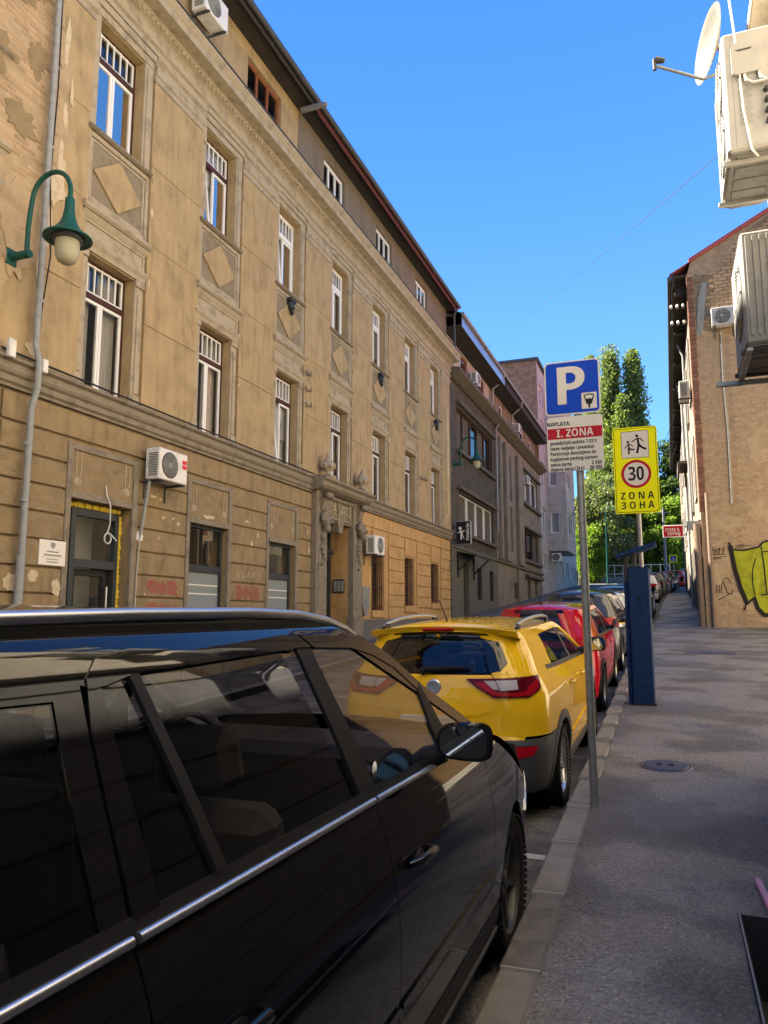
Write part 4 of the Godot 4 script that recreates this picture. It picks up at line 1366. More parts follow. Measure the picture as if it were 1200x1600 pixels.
func dark_house() -> void:
	var b := thing("town_house", "dark brown house with a blue metal eaves board and green grey ground floor", "building", Vector3(-8.5, 0, 0))
	var f := left_frame()
	var u0 := 30.32
	var u1 := 39.45
	var mb := MB.new(f)
	mb.holes(u0, u1, 4.5, 12.0, 0.0, 0.3, [[31.9, 38.75, 5.25, 6.98], [31.6, 38.75, 8.85, 10.8]])
	part(b, "upper_wall", mb, M.dark_wall)
	var lo := [[32.35, 33.3, 0.5, 3.85], [34.85, 35.85, 2.33, 3.83], [37.5, 38.4, 2.33, 3.83]]
	mb = MB.new(f)
	mb.holes(u0, u1, -0.2, 4.5, 0.03, 0.3, lo)
	part(b, "ground_wall", mb, M.green_grey)
	block(b, "string_course", f, u0, u1, 4.42, 4.56, 0.0, 0.09, M.green_grey)
	for y in [7.06, 10.9]:
		block(b, "window_hood", f, 31.4, 38.95, y, y + 0.14, 0.0, 0.22, M.dark_trim)
	for y in [5.08, 8.68]:
		block(b, "window_sill", f, 31.4, 38.95, y, y + 0.15, 0.0, 0.20, M.dark_trim)
	band_window(b, f, 31.9, 38.75, 5.25, 6.98, 4, M.dark_trim, M.white_frame, [true, true, true, true])
	band_window(b, f, 31.6, 38.75, 8.85, 10.8, 5, M.dark_trim, M.wood_brown, [true, true, false, true, false])
	mb = MB.new(f)
	mb.extr([Vector2(-0.2, 11.78), Vector2(0.12, 11.80), Vector2(0.40, 11.95), Vector2(0.52, 12.02), Vector2(0.52, 12.16), Vector2(-0.2, 12.25)], u0, u1)
	part(b, "cornice", mb, M.dark_trim)
	mb = MB.new(f)
	mb.holes(u0, u1, 12.2, 14.2, -0.25, 0.15, [[31.0, 32.2, 12.6, 13.85], [33.4, 34.7, 12.6, 13.9], [37.0, 38.2, 12.6, 13.85]])
	part(b, "attic_wall", mb, M.pale_wall)
	for q in [[31.0, 32.2], [33.4, 34.7], [37.0, 38.2]]:
		simple_window(b, f, q[0], q[1], 12.6, 13.85, -0.33, 2, M.wood_orange)
	for q in [[30.4, 36.0], [36.0, 39.4]]:
		mb = MB.new(f)
		mb.rb(q[0] + 0.005, q[1] - 0.005, 13.98, 14.48, 0.60, 0.625)
		part(b, "eaves_board", mb, M.fascia_blue)
	mb = MB.new(f)
	mb.rb(u0, u1, 13.98, 14.04, -0.3, 0.6)
	part(b, "soffit", mb, M.soffit)
	mb = MB.new(f)
	mb.tube([Vector3(u0, 14.52, 0.68), Vector3(u1, 14.52, 0.68)], 0.08, 8)
	part(b, "gutter", mb, M.zinc)
	mb = MB.new(f)
	mb.tube([Vector3(39.1, 14.5, 0.66), Vector3(39.1, 14.15, 0.6), Vector3(39.3, 13.85, 0.0), Vector3(39.35, 12.4, -0.1)], 0.06, 8)
	part(b, "downpipe", mb, M.zinc)
	mb = MB.new(f)
	mb.tube([Vector3(39.35, 12.0, 0.3), Vector3(39.35, 11.6, 0.1), Vector3(39.35, 6.0, 0.1)], 0.055, 8)
	part(b, "downpipe", mb, M.zinc)
	house_shell(b, f, u0, u1, 14.45, 17.4, M.dark_wall, M.roof_dark, 0.65)
	# door, barred windows, canopy
	var d := group_part(b, "door")
	mb = MB.new(f)
	frame_rect(mb, 32.37, 33.28, 0.6, 3.83, -0.25, -0.18, 0.09)
	mb.rb(32.46, 33.19, 0.6, 3.74, -0.24, -0.21)
	part(d, "door_leaf", mb, M.black_metal)
	for q in [lo[1], lo[2]]:
		simple_window(b, f, q[0] + 0.01, q[1] - 0.01, q[2], q[3], -0.22, 1, M.frame_dark)
		grille(b, f, q[0], q[1], q[2], q[3], -0.05, M.black_metal)
	var c := group_part(b, "door_canopy")
	mb = MB.new(f)
	mb.quad(Vector3(31.2, 4.32, 0.03), Vector3(34.2, 4.32, 0.03), Vector3(34.2, 4.12, 0.85), Vector3(31.2, 4.12, 0.85), Vector3(0, 1, 0))
	mb.rb(31.2, 34.2, 4.07, 4.12, 0.80, 0.86)
	part(c, "canopy_sheet", mb, M.black_metal)
	for x in [31.3, 34.1]:
		mb = MB.new(f)
		mb.bev(x - 0.04, x + 0.04, 3.2, 4.3, 0.03, 0.10, 0.01)
		mb.tube([Vector3(x, 3.5, 0.08), Vector3(x, 4.1, 0.75)], 0.035, 6)
		part(c, "bracket", mb, M.black_metal)

func brown_house() -> void:
	var b := thing("town_house", "stained grey brown house with tall stair pilasters beside the dark house", "building", Vector3(-8.5, 0, 0))
	var f := left_frame()
	var u0 := 39.48
	var u1 := 54.5
	var mb := MB.new(f)
	var hs := [[46.9, 53.3, 8.88, 10.75], [46.9, 53.3, 5.22, 7.1], [42.6, 43.9, 8.3, 10.9], [42.6, 43.9, 5.3, 7.9], [40.5, 41.2, 8.6, 10.6], [40.5, 41.2, 5.1, 7.1], [48.5, 49.6, 2.0, 3.9], [51.2, 52.2, 2.0, 3.9], [44.0, 44.9, 2.6, 3.5]]
	mb.holes(u0, u1, 0.0, 12.0, 0.0, 0.3, hs)
	part(b, "upper_wall", mb, M.brown_wall)
	band_window(b, f, 46.9, 53.3, 8.88, 10.75, 3, M.dark_trim, M.white_frame, [false, true, false])
	band_window(b, f, 46.9, 53.3, 5.22, 7.1, 3, M.dark_trim, M.wood_brown, [false, false, true])
	for k in range(2, 9):
		simple_window(b, f, hs[k][0], hs[k][1], hs[k][2], hs[k][3], -0.2, 1, M.wood_brown)
	for q in [[39.9, 40.4], [41.4, 42.3], [45.1, 46.6]]:
		block(b, "pilaster", f, q[0], q[1], 4.6, 11.3, 0.0, 0.22, M.brown_wall, 0.03)
	for y in [4.95, 8.6]:
		block(b, "window_sill", f, 46.6, 53.7, y, y + 0.2, 0.0, 0.22, M.dark_trim)
	for y in [7.12, 10.85]:
		block(b, "window_hood", f, 46.6, 53.7, y, y + 0.14, 0.0, 0.22, M.dark_trim)
	block(b, "string_course", f, u0, u1, 4.42, 4.6, 0.0, 0.12, M.dark_trim)
	block(b, "door_hood", f, 47.5, 53.4, 4.0, 4.2, 0.0, 0.3, M.dark_trim)
	mb = MB.new(f)
	mb.extr([Vector2(-0.2, 11.70), Vector2(0.12, 11.74), Vector2(0.40, 11.90), Vector2(0.54, 11.98), Vector2(0.54, 12.12), Vector2(-0.2, 12.22)], u0, u1 + 0.02)
	part(b, "cornice", mb, M.dark_trim)
	mb = MB.new(f)
	var aw := [[46.0, 46.9], [48.5, 49.8], [51.6, 52.9], [42.0, 43.0]]
	var ah := []
	for q in aw:
		ah.append([q[0], q[1], 12.7, 13.75])
	mb.holes(u0, u1, 12.15, 14.3, -0.25, 0.15, ah)
	part(b, "attic_wall", mb, M.brown_wall)
	for q in aw:
		simple_window(b, f, q[0], q[1], 12.7, 13.75, -0.33, 1, M.white_frame)
	mb = MB.new(f)
	mb.rb(u0, u1, 14.0, 14.06, -0.3, 0.6)
	part(b, "soffit", mb, M.soffit)
	mb = MB.new(f)
	mb.rb(u0, u1, 14.06, 14.40, 0.56, 0.6)
	part(b, "eaves_board", mb, M.soffit)
	mb = MB.new(f)
	mb.tube([Vector3(u0, 14.5, 0.68), Vector3(u1, 14.5, 0.68)], 0.08, 8)
	part(b, "gutter", mb, M.zinc)
	mb = MB.new(f)
	mb.tube([Vector3(44.4, 14.5, 0.66), Vector3(44.4, 14.1, 0.6), Vector3(44.6, 13.7, 0.0), Vector3(44.6, 12.3, -0.1)], 0.06, 8)
	part(b, "downpipe", mb, M.zinc)
	mb = MB.new(f)
	mb.tube([Vector3(44.3, 4.4, 0.2), Vector3(44.3, 1.2, 0.15)], 0.07, 8)
	part(b, "downpipe", mb, M.rust_pipe)
	house_shell(b, f, u0, u1, 14.4, 17.2, M.brown_wall, M.roof_dark, 0.65)

func grey_house() -> void:
	var b := thing("apartment_block", "tall pale grey block with a projecting bay and bare brick side wall", "building", Vector3(-8.5, 0, 0))
	var f := left_frame()
	var u0 := 54.52
	var u1 := 76.0
	var hs := []
	for y in [[4.85, 6.1], [7.85, 9.5], [11.3, 13.0], [14.5, 16.2], [17.5, 18.9]]:
		hs.append([55.2, 57.3, y[0], y[1]])
	for q in [[64.8, 66.0], [68.0, 69.6], [71.8, 73.2], [74.4, 75.4]]:
		hs.append([q[0], q[1], 4.9, 6.2])
		hs.append([q[0], q[1], 8.2, 9.8])
		hs.append([q[0], q[1], 11.5, 13.1])
	var mb := MB.new(f)
	mb.holes(u0, u1, 0.0, 20.3, 0.0, 0.25, hs)
	part(b, "street_wall", mb, M.grey_wall)
	for h in hs:
		simple_window(b, f, h[0], h[1], h[2], h[3], -0.14, 2, M.white_frame, "pane", M.shutter if h[0] < 56.0 else null)
	# brick flank that stands above the neighbour's roof
	var g := Transform3D(Basis.IDENTITY, Vector3(0, 0, -u0))
	mb = MB.new(g)
	mb.rb(-12.0, -0.003, 0.0, 20.45, -0.3, 0.0)
	var fl := part(b, "flank_wall", mb, M.red_flank)
	fl.set_meta("label", "bare red brick flank above the lower roof")
	mb = MB.new(g)
	mb.rb(-12.2, 0.15, 20.45, 20.65, -23.0, 0.15)
	part(b, "roof_slab", mb, M.gutter_dark)
	mb = MB.new(f)
	mb.rb(u0, u1, 0.0, 20.4, -12.3, -12.0)
	mb.rb(u1 - 0.3, u1, 0.0, 20.4, -12.0, -0.3)
	part(b, "rear_wall", mb, M.grey_wall)
	mb = MB.new(f)
	mb.rb(u0 + 0.3, u1 - 0.3, 0.2, 20.3, -1.3, -1.2)
	part(b, "inner_wall", mb, M.room)
	# projecting bay: front towards the viewer and long side
	var bay := group_part(b, "bay")
	var a0 := 58.0
	var a1 := 63.5
	mb = MB.new(f)
	mb.rb(a0, a1, 6.5, 7.75, -0.02, 1.42)
	part(bay, "bay_parapet", mb, M.grey_wall)
	mb = MB.new(f)
	mb.holes(a0, a1, 7.75, 18.5, 1.40, 0.2, [[58.6, 62.6, 7.95, 9.5], [58.6, 62.6, 11.3, 13.0], [58.6, 62.6, 14.7, 16.3]])
	var ff := Transform3D(Basis(Vector3(1, 0, 0), Vector3(0, 1, 0), Vector3(0, 0, 1)), Vector3(0, 0, -a0))
	mb.xf = ff
	var fw := [[0.2, 0.85, 7.85, 9.5], [0.15, 0.80, 11.5, 13.0], [0.15, 0.80, 15.0, 16.5]]
	mb.holes(-0.02, 1.40, 7.75, 18.5, 0.0, 0.2, fw)
	mb.xf = f
	mb.rb(a1 - 0.2, a1, 7.75, 18.5, -0.02, 1.39)
	mb.rb(a0, a1, 18.5, 18.7, -0.02, 1.5)
	part(bay, "bay_wall", mb, M.grey_wall)
	mb = MB.new(f)
	mb.rb(a0 + 0.9, a1 - 0.3, 7.76, 18.4, -0.01, 0.4)
	part(bay, "inner_wall", mb, M.room)
	for h in fw:
		simple_window(bay, ff, h[0], h[1], h[2], h[3], -0.12, 1, M.white_frame, "pane", M.shutter)
	for y in [[7.95, 9.5], [11.3, 13.0], [14.7, 16.3]]:
		simple_window(bay, f, 58.6, 62.6, y[0], y[1], 1.28, 3, M.white_frame, "pane", M.shutter)
	# lamp hook on the bay
	mb = MB.new(f)
	mb.tube([Vector3(61.5, 9.6, 1.45), Vector3(61.5, 10.8, 1.9), Vector3(61.5, 10.9, 1.5)], 0.04, 6)
	part(bay, "bracket", mb, M.black_metal)

# ---------------------------------------------------------------- houses on the right
func gable_house() -> void:
	var b := thing("corner_house", "brown rendered house with a graffiti gable and red dormer on the right", "building", Vector3(0, 0, -27))
	var g := Transform3D.IDENTITY
	var X0 := 1.06
	# gable wall facing the viewer, verge rising to the right
	var mb := MB.new(g)
	var prof := PackedVector2Array([Vector2(X0, 0.4), Vector2(11.0, 0.4), Vector2(11.0, 15.5), Vector2(7.2, 17.0), Vector2(1.2, 13.75), Vector2(X0, 13.3)])
	mb.prism(prof, -0.5, 0.0)
	part(b, "gable_wall", mb, M.worn_gable)
	mb = MB.new(g)
	mb.prism(PackedVector2Array([Vector2(1.27, 11.3), Vector2(1.9, 11.1), Vector2(2.6, 11.35), Vector2(3.4, 11.1), Vector2(4.6, 11.3), Vector2(5.0, 12.5), Vector2(5.0, 15.7), Vector2(3.9, 15.12), Vector2(3.1, 14.62), Vector2(2.5, 13.9), Vector2(2.2, 13.35), Vector2(1.7, 13.2), Vector2(1.27, 13.3)]), 0.0, 0.006)
	part(b, "exposed_masonry", mb, M.mortar)
	var r := RandomNumberGenerator.new()
	r.seed = 77
	var n := 0
	var y := 11.35
	var row := 0
	while y < 15.6:
		var x := 1.30 + (0.15 if row % 2 else 0.0)
		while x < 4.2:
			var top := 13.70 + (x - 1.2) * 0.54
			var cem := absf(x + 0.14 - (1.58 - (12.9 - y) * 0.17)) < 0.22
			var bare := y > 13.2 + 0.25 * sin(x * 5.0) and x < 1.7 + (y - 13.0) * 0.75
			if y + 0.12 < top - 0.05 and not cem and not bare and n < 298 and r.randf() < 0.96 - 0.5 * maxf(0.0, 12.0 - y):
				block(b, "brick", g, x, x + 0.275 + r.randf_range(-0.012, 0.006), y, y + 0.100, 0.0, 0.014 + r.randf_range(0.0, 0.014), M["brick_%d" % r.randi_range(0, 3)], 0.012)
				n += 1
			x += 0.295
		y += 0.122
		row += 1
	mb = MB.new(g)
	mb.prism(PackedVector2Array([Vector2(1.52, 12.95), Vector2(1.68, 12.9), Vector2(1.64, 12.5), Vector2(1.58, 12.1), Vector2(1.52, 11.6), Vector2(1.45, 11.05), Vector2(1.26, 11.1), Vector2(1.30, 11.6), Vector2(1.36, 12.3)]), 0.0, 0.032)
	part(b, "cement_patch", mb, M.cement_patch)
	for q in [[2.2, 3.3, 0.9, 0.35], [3.4, 5.0, 0.8, 0.5], [1.8, 4.6, 0.5, 0.25], [2.6, 2.0, 1.1, 0.3], [1.5, 2.9, 0.25, 0.5], [3.2, 7.0, 0.7, 0.6]]:
		mb = MB.new(g)
		patch(mb, q[0], q[1], q[2], q[3], 0.006 + 0.0006 * int(q[1]), int(q[0] * 100), 24, 0.3)
		part(b, "render_patch", mb, M.bare_plaster)
	mb = MB.new(g)
	mb.tube([Vector3(2.02, 11.1, 0.02), Vector3(2.0, 9.5, 0.02), Vector3(2.05, 7.6, 0.02), Vector3(2.02, 5.2, 0.02)], 0.035, 6)
	part(b, "cable_scar", mb, M.cement_patch)
	# quoin of darker bricks, corner pipes
	y = 5.0
	while y < 13.1:
		block(b, "quoin_brick", g, 1.03, 1.24 + (0.02 if int(y * 6.0) % 2 else 0.0), y, y + 0.155, -0.3, 0.035, M["red_brick_%d" % (int(y * 7.0) % 4)], 0.012)
		y += 0.165
	mb = MB.new(g)
	mb.tube([Vector3(1.28, 5.6, 0.06), Vector3(1.28, 1.1, 0.06)], 0.07, 8)
	part(b, "downpipe", mb, M.rust_pipe)
	mb = MB.new(g)
	mb.tube([Vector3(0.92, 4.6, -0.15), Vector3(0.95, 1.0, -0.15)], 0.13, 10)
	part(b, "downpipe", mb, M.rust_pipe)
	# roof: verge flashing, sheet, eaves, dormer
	mb = MB.new(g)
	mb.prism(PackedVector2Array([Vector2(1.14, 13.74), Vector2(7.2, 17.02), Vector2(7.2, 17.12), Vector2(1.14, 13.84)]), -0.5, 0.12)
	part(b, "verge_flashing", mb, M.roof_red)
	mb = MB.new(g)
	mb.quad(Vector3(0.5, 13.42, 0.0), Vector3(7.2, 17.05, 0.0), Vector3(7.2, 17.05, -36.0), Vector3(0.5, 13.42, -36.0), Vector3(-1, 1, 0))
	mb.quad(Vector3(14.0, 13.4, 0.0), Vector3(7.2, 17.05, 0.0), Vector3(7.2, 17.05, -36.0), Vector3(14.0, 13.4, -36.0), Vector3(1, 1, 0))
	part(b, "roof", mb, M.roof_red)
	var s := Transform3D(Basis(Vector3(0, 0, -1), Vector3(0, 1, 0), Vector3(-1, 0, 0)), Vector3(X0, 0, 0))
	mb = MB.new(s)
	mb.rb(0.02, 36.0, 13.25, 13.35, -0.1, 0.52)
	part(b, "soffit", mb, M.soffit)
	mb = MB.new(s)
	mb.rb(-0.08, 36.0, 12.95, 13.40, 0.42, 0.50)
	part(b, "eaves_box", mb, M.soffit)
	mb = MB.new(s)
	mb.tube([Vector3(-0.1, 13.22, 0.56), Vector3(36.0, 13.22, 0.56)], 0.085, 8)
	part(b, "gutter", mb, M.gutter_dark)
	for k in 8:
		mb = MB.new(s)
		mb.bev(0.3 + k * 4.0, 0.5 + k * 4.0, 12.75, 13.0, 0.0, 0.42, 0.02)
		part(b, "eaves_bracket", mb, M.soffit)
	var dm := group_part(b, "dormer")
	mb = MB.new(g)
	mb.rb(1.62, 3.6, 13.6, 14.55, -3.0, -1.2)
	part(dm, "dormer_wall", mb, M.wood_brown)
	mb = MB.new(g)
	mb.rb(1.70, 2.6, 14.02, 14.45, -1.2, -1.17)
	part(dm, "dormer_panel", mb, M.pale_wall)
	mb = MB.new(g)
	mb.prism(PackedVector2Array([Vector2(1.48, 14.52), Vector2(3.4, 15.05), Vector2(3.8, 15.05), Vector2(3.8, 14.98), Vector2(1.48, 14.42)]), -3.2, -1.0)
	part(dm, "dormer_roof", mb, M.roof_red)
	# street wall with shallow window surrounds
	var hs := []
	for u in [2.2, 6.0, 9.8, 13.6, 17.4, 21.2, 25.0, 29.0]:
		hs.append([u, u + 1.2, 5.9, 7.9])
		hs.append([u, u + 1.2, 9.6, 11.6])
	mb = MB.new(s)
	mb.holes(0.0, 36.0, 4.6, 13.3, -0.02, 0.2, hs)
	part(b, "street_wall", mb, M.cream_wall)
	mb = MB.new(s)
	mb.holes(0.0, 36.0, 0.4, 4.6, -0.03, 0.2, [[8.0, 9.2, 1.5, 3.9], [14.0, 15.2, 1.8, 4.0], [20.0, 21.2, 2.2, 4.2]])
	part(b, "ground_wall", mb, M.dark_wall)
	for h in hs:
		simple_window(b, s, h[0], h[1], h[2], h[3], -0.14, 2, M.white_frame)
		mb = MB.new(s)
		frame_rect(mb, h[0] - 0.14, h[1] + 0.14, h[2] - 0.14, h[3] + 0.14, -0.02, 0.05, 0.13)
		part(b, "window_surround", mb, M.pale_wall)
	for q in [8.0, 14.0, 20.0]:
		simple_window(b, s, q, q + 1.2, 1.6 + q * 0.03, 3.95, -0.14, 1, M.wood_brown)
	mb = MB.new(s)
	mb.rb(0.3, 35.8, 0.4, 12.9, -1.3, -1.2)
	part(b, "inner_wall", mb, M.room)
	mb = MB.new(s)
	mb.rb(35.7, 36.0, 0.4, 13.3, -13.0, -0.1)
	mb.rb(0.5, 36.0, 0.4, 13.3, -13.0, -12.7)
	part(b, "rear_wall", mb, M.render_brown)
	var aw := group_part(b, "awning")
	mb = MB.new(s)
	mb.quad(Vector3(0.1, 4.75, 0.0), Vector3(1.5, 4.75, 0.0), Vector3(1.5, 4.55, 0.45), Vector3(0.1, 4.55, 0.45), Vector3(0, 1, 0))
	mb.rb(0.1, 1.5, 4.40, 4.55, 0.42, 0.46)
	mb.rb(0.1, 0.14, 4.4, 4.7, 0.0, 0.45)
	part(aw, "awning_sheet", mb, M.pipe_grey)
	aw = group_part(b, "awning")
	mb = MB.new(s)
	mb.rb(9.8, 12.5, 8.55, 8.65, 0.0, 0.48)
	mb.rb(9.8, 12.5, 8.2, 8.55, 0.40, 0.48)
	part(aw, "awning_sheet", mb, M.dark_trim)
	mb = MB.new(s)
	mb.tube([Vector3(6.0, 12.9, 0.3), Vector3(6.0, 12.4, 0.1), Vector3(6.0, 5.0, 0.1)], 0.05, 6)
	part(b, "downpipe", mb, M.pipe_grey)
	mb = MB.new(s)
	mb.tube([Vector3(12.0, 12.9, 0.3), Vector3(12.0, 12.4, 0.1), Vector3(12.0, 1.6, 0.1)], 0.06, 6)
	part(b, "downpipe", mb, M.pipe_grey)
	for yy in [12.35, 11.75]:
		var ib := group_part(b, "insulator_rail")
		mb = MB.new(s)
		mb.tube([Vector3(0.6, yy, -0.02), Vector3(0.6, yy, 0.62)], 0.02, 5)
		part(ib, "rail", mb, M.cable)
		for k in 3:
			mb = MB.new(s)
			mb.lathe([Vector2(0, 0)], 3)
			mb.blob(Vector3(0.6, yy + 0.10, 0.15 + k * 0.2), Vector3(0.05, 0.08, 0.05), 6)
			part(ib, "insulator", mb, M.ac_white)
	gable_graffiti(b, g)

func gable_graffiti(b: Node3D, g: Transform3D) -> void:
	var gr := group_part(b, "graffiti")
	var mb := MB.new(g)
	mb.prism(PackedVector2Array([Vector2(1.86, 3.86), Vector2(2.05, 3.66), Vector2(2.35, 3.70), Vector2(2.70, 3.74), Vector2(2.86, 3.90), Vector2(3.3, 3.98), Vector2(3.5, 3.6), Vector2(3.5, 2.6), Vector2(3.3, 2.0), Vector2(3.05, 1.75), Vector2(2.82, 1.60), Vector2(2.62, 1.75), Vector2(2.50, 2.12), Vector2(2.28, 1.98), Vector2(2.1, 2.5), Vector2(1.98, 3.1)]), 0.02, 0.026)
	part(gr, "lettering_fill", mb, M.graffiti_green)
	mb = MB.new(g)
	var z := 0.028
	for st in [[[1.86, 3.92, 1.96, 3.68, 2.3, 3.66, 2.74, 3.76, 2.86, 3.9, 3.2, 4.0], 0.055], [[1.9, 3.8, 1.98, 3.1, 2.12, 2.45, 2.28, 1.95], 0.13], [[2.28, 1.93, 2.5, 2.14], 0.06], [[2.5, 2.1, 2.58, 1.8, 2.75, 1.58, 2.86, 1.58], 0.12], [[2.86, 1.58, 3.1, 1.78, 3.35, 2.1], 0.06], [[2.8, 3.75, 2.84, 3.2, 2.86, 2.6, 2.87, 2.25], 0.04], [[2.7, 2.22, 3.0, 2.24], 0.04], [[2.62, 3.4, 2.5, 3.0, 2.48, 2.6, 2.54, 2.1], 0.03], [[2.86, 3.6, 3.3, 3.62], 0.04], [[2.05, 3.82, 2.3, 3.84], 0.025], [[2.0, 3.74, 2.5, 3.82], 0.02], [[2.24, 1.9, 2.2, 1.75], 0.05]]:
		var pts := []
		for i in range(0, st[0].size(), 2):
			pts.append(Vector2(st[0][i], st[0][i + 1]))
		ribbon(mb, pts, st[1], z)
		z += 0.001
	part(gr, "lettering_outline", mb, M.graffiti_black)
	mb = MB.new(g)
	# date and initials scrawled beside it
	for st in [[1.26, 3.66, 1.34, 3.80, 1.38, 3.72, 1.26, 3.52, 1.40, 3.54], [1.42, 3.54, 1.40, 3.68, 1.48, 3.70, 1.50, 3.56, 1.42, 3.54], [1.52, 3.72, 1.58, 3.76, 1.54, 3.54, 1.64, 3.56], [1.66, 3.74, 1.70, 3.76, 1.66, 3.56, 1.76, 3.56], [1.30, 3.44, 1.78, 3.48], [1.36, 3.40, 1.6, 3.42], [1.40, 2.30, 1.42, 2.52, 1.50, 2.54, 1.48, 2.30], [1.54, 2.30, 1.56, 2.54, 1.62, 2.66], [1.62, 2.70, 1.72, 2.30, 1.84, 2.24, 1.90, 2.4], [1.64, 2.72, 1.76, 2.78, 1.86, 2.60], [1.42, 2.06, 1.78, 2.26]]:
		var pts := []
		for i in range(0, st.size(), 2):
			pts.append(Vector2(st[i], st[i + 1]))
		ribbon(mb, pts, 0.022, 0.014)
	part(gr, "scrawl", mb, M.graffiti_black)

func near_house() -> void:
	# the house beside the photographer: outside the picture, it carries the cooling units and shows in the car's windows
	var b := thing("neighbouring_house", "pale rendered house at the right edge that carries the large cooling units", "building", Vector3(1.08, 0, 0))
	var s := Transform3D(Basis(Vector3(0, 0, -1), Vector3(0, 1, 0), Vector3(-1, 0, 0)), Vector3.ZERO)
	var u0 := -16.0
	var u1 := 7.8
	var hs := []
	for u in [-13.0, -9.8, -6.6, -3.4, -0.2, 3.0]:
		hs.append([u, u + 1.2, 5.2, 7.2])
		hs.append([u, u + 1.2, 9.0, 11.0])
		hs.append([u, u + 1.2, 12.6, 14.4])
	var lo := [[-11.0, -9.4, 1.0, 3.2], [-7.0, -5.8, 0.0, 2.8], [-3.2, -1.6, 1.0, 3.2], [0.9, 2.3, 1.0, 3.2]]
	var mb := MB.new(s)
	mb.holes(u0, u1, 4.2, 16.0, 0.0, 0.25, hs)
	part(b, "upper_wall", mb, M.near_wall)
	mb = MB.new(s)
	mb.holes(u0, u1, -0.2, 4.2, -0.03, 0.25, lo)
	part(b, "ground_wall", mb, M.near_base)
	for i in 9:
		var y := 0.15 + i * 0.45
		for q in [[u0, -11.1], [-9.3, -7.1], [-5.7, -3.3], [-1.5, 0.8], [2.4, u1]]:
			block(b, "plaster_course", s, q[0], q[1], y + 0.015, y + 0.435, -0.03, 0.0, M.near_low, 0.012)
	for h in hs:
		simple_window(b, s, h[0], h[1], h[2], h[3], -0.15, 2, M.white_frame)
	for h in lo:
		simple_window(b, s, h[0], h[1], h[2], h[3], -0.15, 2, M.frame_dark)
	block(b, "string_course", s, u0, u1, 4.15, 4.32, 0.0, 0.10, M.near_wall)
	block(b, "window_ledge", s, 6.0, 7.6, 6.62, 6.74, 0.0, 0.20, M.near_wall)
	mb = MB.new(s)
	mb.rb(u1 - 0.3, u1, -0.2, 16.0, -9.0, -0.002)
	mb.rb(u0, u0 + 0.3, -0.2, 16.0, -9.0, -0.26)
	mb.rb(u0, u1, -0.2, 16.0, -9.3, -9.0)
	part(b, "side_wall", mb, M.near_wall)
	mb = MB.new(s)
	mb.rb(u0 + 0.3, u1 - 0.3, 0.0, 15.9, -1.3, -1.2)
	part(b, "inner_wall", mb, M.room)
	mb = MB.new(s)
	mb.rb(u0 - 0.2, u1 + 0.1, 16.0, 16.3, -9.4, 0.35)
	part(b, "roof_slab", mb, M.roof_dark)

func court_house() -> void:
	# across the court, outside the picture: its sunlit front shows in the shop windows
	var b := thing("courtyard_house", "pale sunlit house at the back of the court, mirrored in the shop windows", "building", Vector3(8.2, 0, 0))
	var s := Transform3D(Basis(Vector3(0, 0, -1), Vector3(0, 1, 0), Vector3(-1, 0, 0)), Vector3.ZERO)
	var hs := []
	for u in [10.5, 14.0, 17.5, 21.0, 24.3]:
		for y in [1.6, 4.8, 8.0]:
			hs.append([u, u + 1.3, y, y + 1.7])
	var mb := MB.new(s)
	mb.holes(8.2, 26.9, -0.2, 11.5, 0.0, 0.25, hs)
	part(b, "street_wall", mb, M.near_wall)
	for h in hs:
		simple_window(b, s, h[0], h[1], h[2], h[3], -0.15, 2, M.white_frame)
	mb = MB.new(s)
	mb.rb(8.2, 8.5, -0.2, 11.5, -6.0, -0.26)
	mb.rb(26.6, 26.9, -0.2, 11.5, -6.0, -0.26)
	mb.rb(8.2, 26.9, -0.2, 11.5, -6.3, -6.0)
	part(b, "rear_wall", mb, M.near_wall)
	mb = MB.new(s)
	mb.rb(8.0, 27.0, 11.5, 11.75, -6.4, 0.3)
	part(b, "roof_slab", mb, M.roof_dark)

# ---------------------------------------------------------------- signs, lamps, meter and other street things
func round_rect(x0: float, x1: float, y0: float, y1: float, r: float) -> PackedVector2Array:
	var p := PackedVector2Array()
	for c in [[x1 - r, y1 - r, 0], [x0 + r, y1 - r, 1], [x0 + r, y0 + r, 2], [x1 - r, y0 + r, 3]]:
		for k in 6:
			var a: float = (c[2] + k / 5.0) * PI / 2
			p.append(Vector2(c[0] + cos(a) * r, c[1] + sin(a) * r))
	return p

func disc(cx: float, cy: float, r: float, n := 40) -> PackedVector2Array:
	var p := PackedVector2Array()
	for k in n:
		p.append(Vector2(cx + r * cos(TAU * k / n), cy + r * sin(TAU * k / n)))
	return p

func plate(parent: Node3D, called: String, f: Transform3D, poly: PackedVector2Array, z0: float, z1: float, m: Material) -> MeshInstance3D:
	var mb := MB.new(f)
	mb.prism(poly, z0, z1)
	return part(parent, called, mb, m)

func at(x: float, y: float, z: float) -> Transform3D:
	return Transform3D(Basis.IDENTITY, Vector3(x, y, z))

func stroke(parent: Node3D, called: String, f: Transform3D, lines: Array, w: float, z: float, m: Material) -> void:
	var mb := MB.new(f)
	for l in lines:
		for i in range(0, l.size() - 2, 2):
			var a := Vector2(l[i], l[i + 1])
			var b := Vector2(l[i + 2], l[i + 3])
			var s := (b - a).orthogonal().normalized() * w / 2
			var e := (b - a).normalized() * w * 0.35
			mb.prism(PackedVector2Array([a - e + s, b + e + s, b + e - s, a - e - s]), z, z + 0.0015 + 0.0002 * (i % 6))
	part(parent, called, mb, m)

func furniture() -> void:
	parking_sign()
	zone_sign()
	parking_meter()
	wall_lamps()
	wall_plates()
	pavement_things()
	wires()

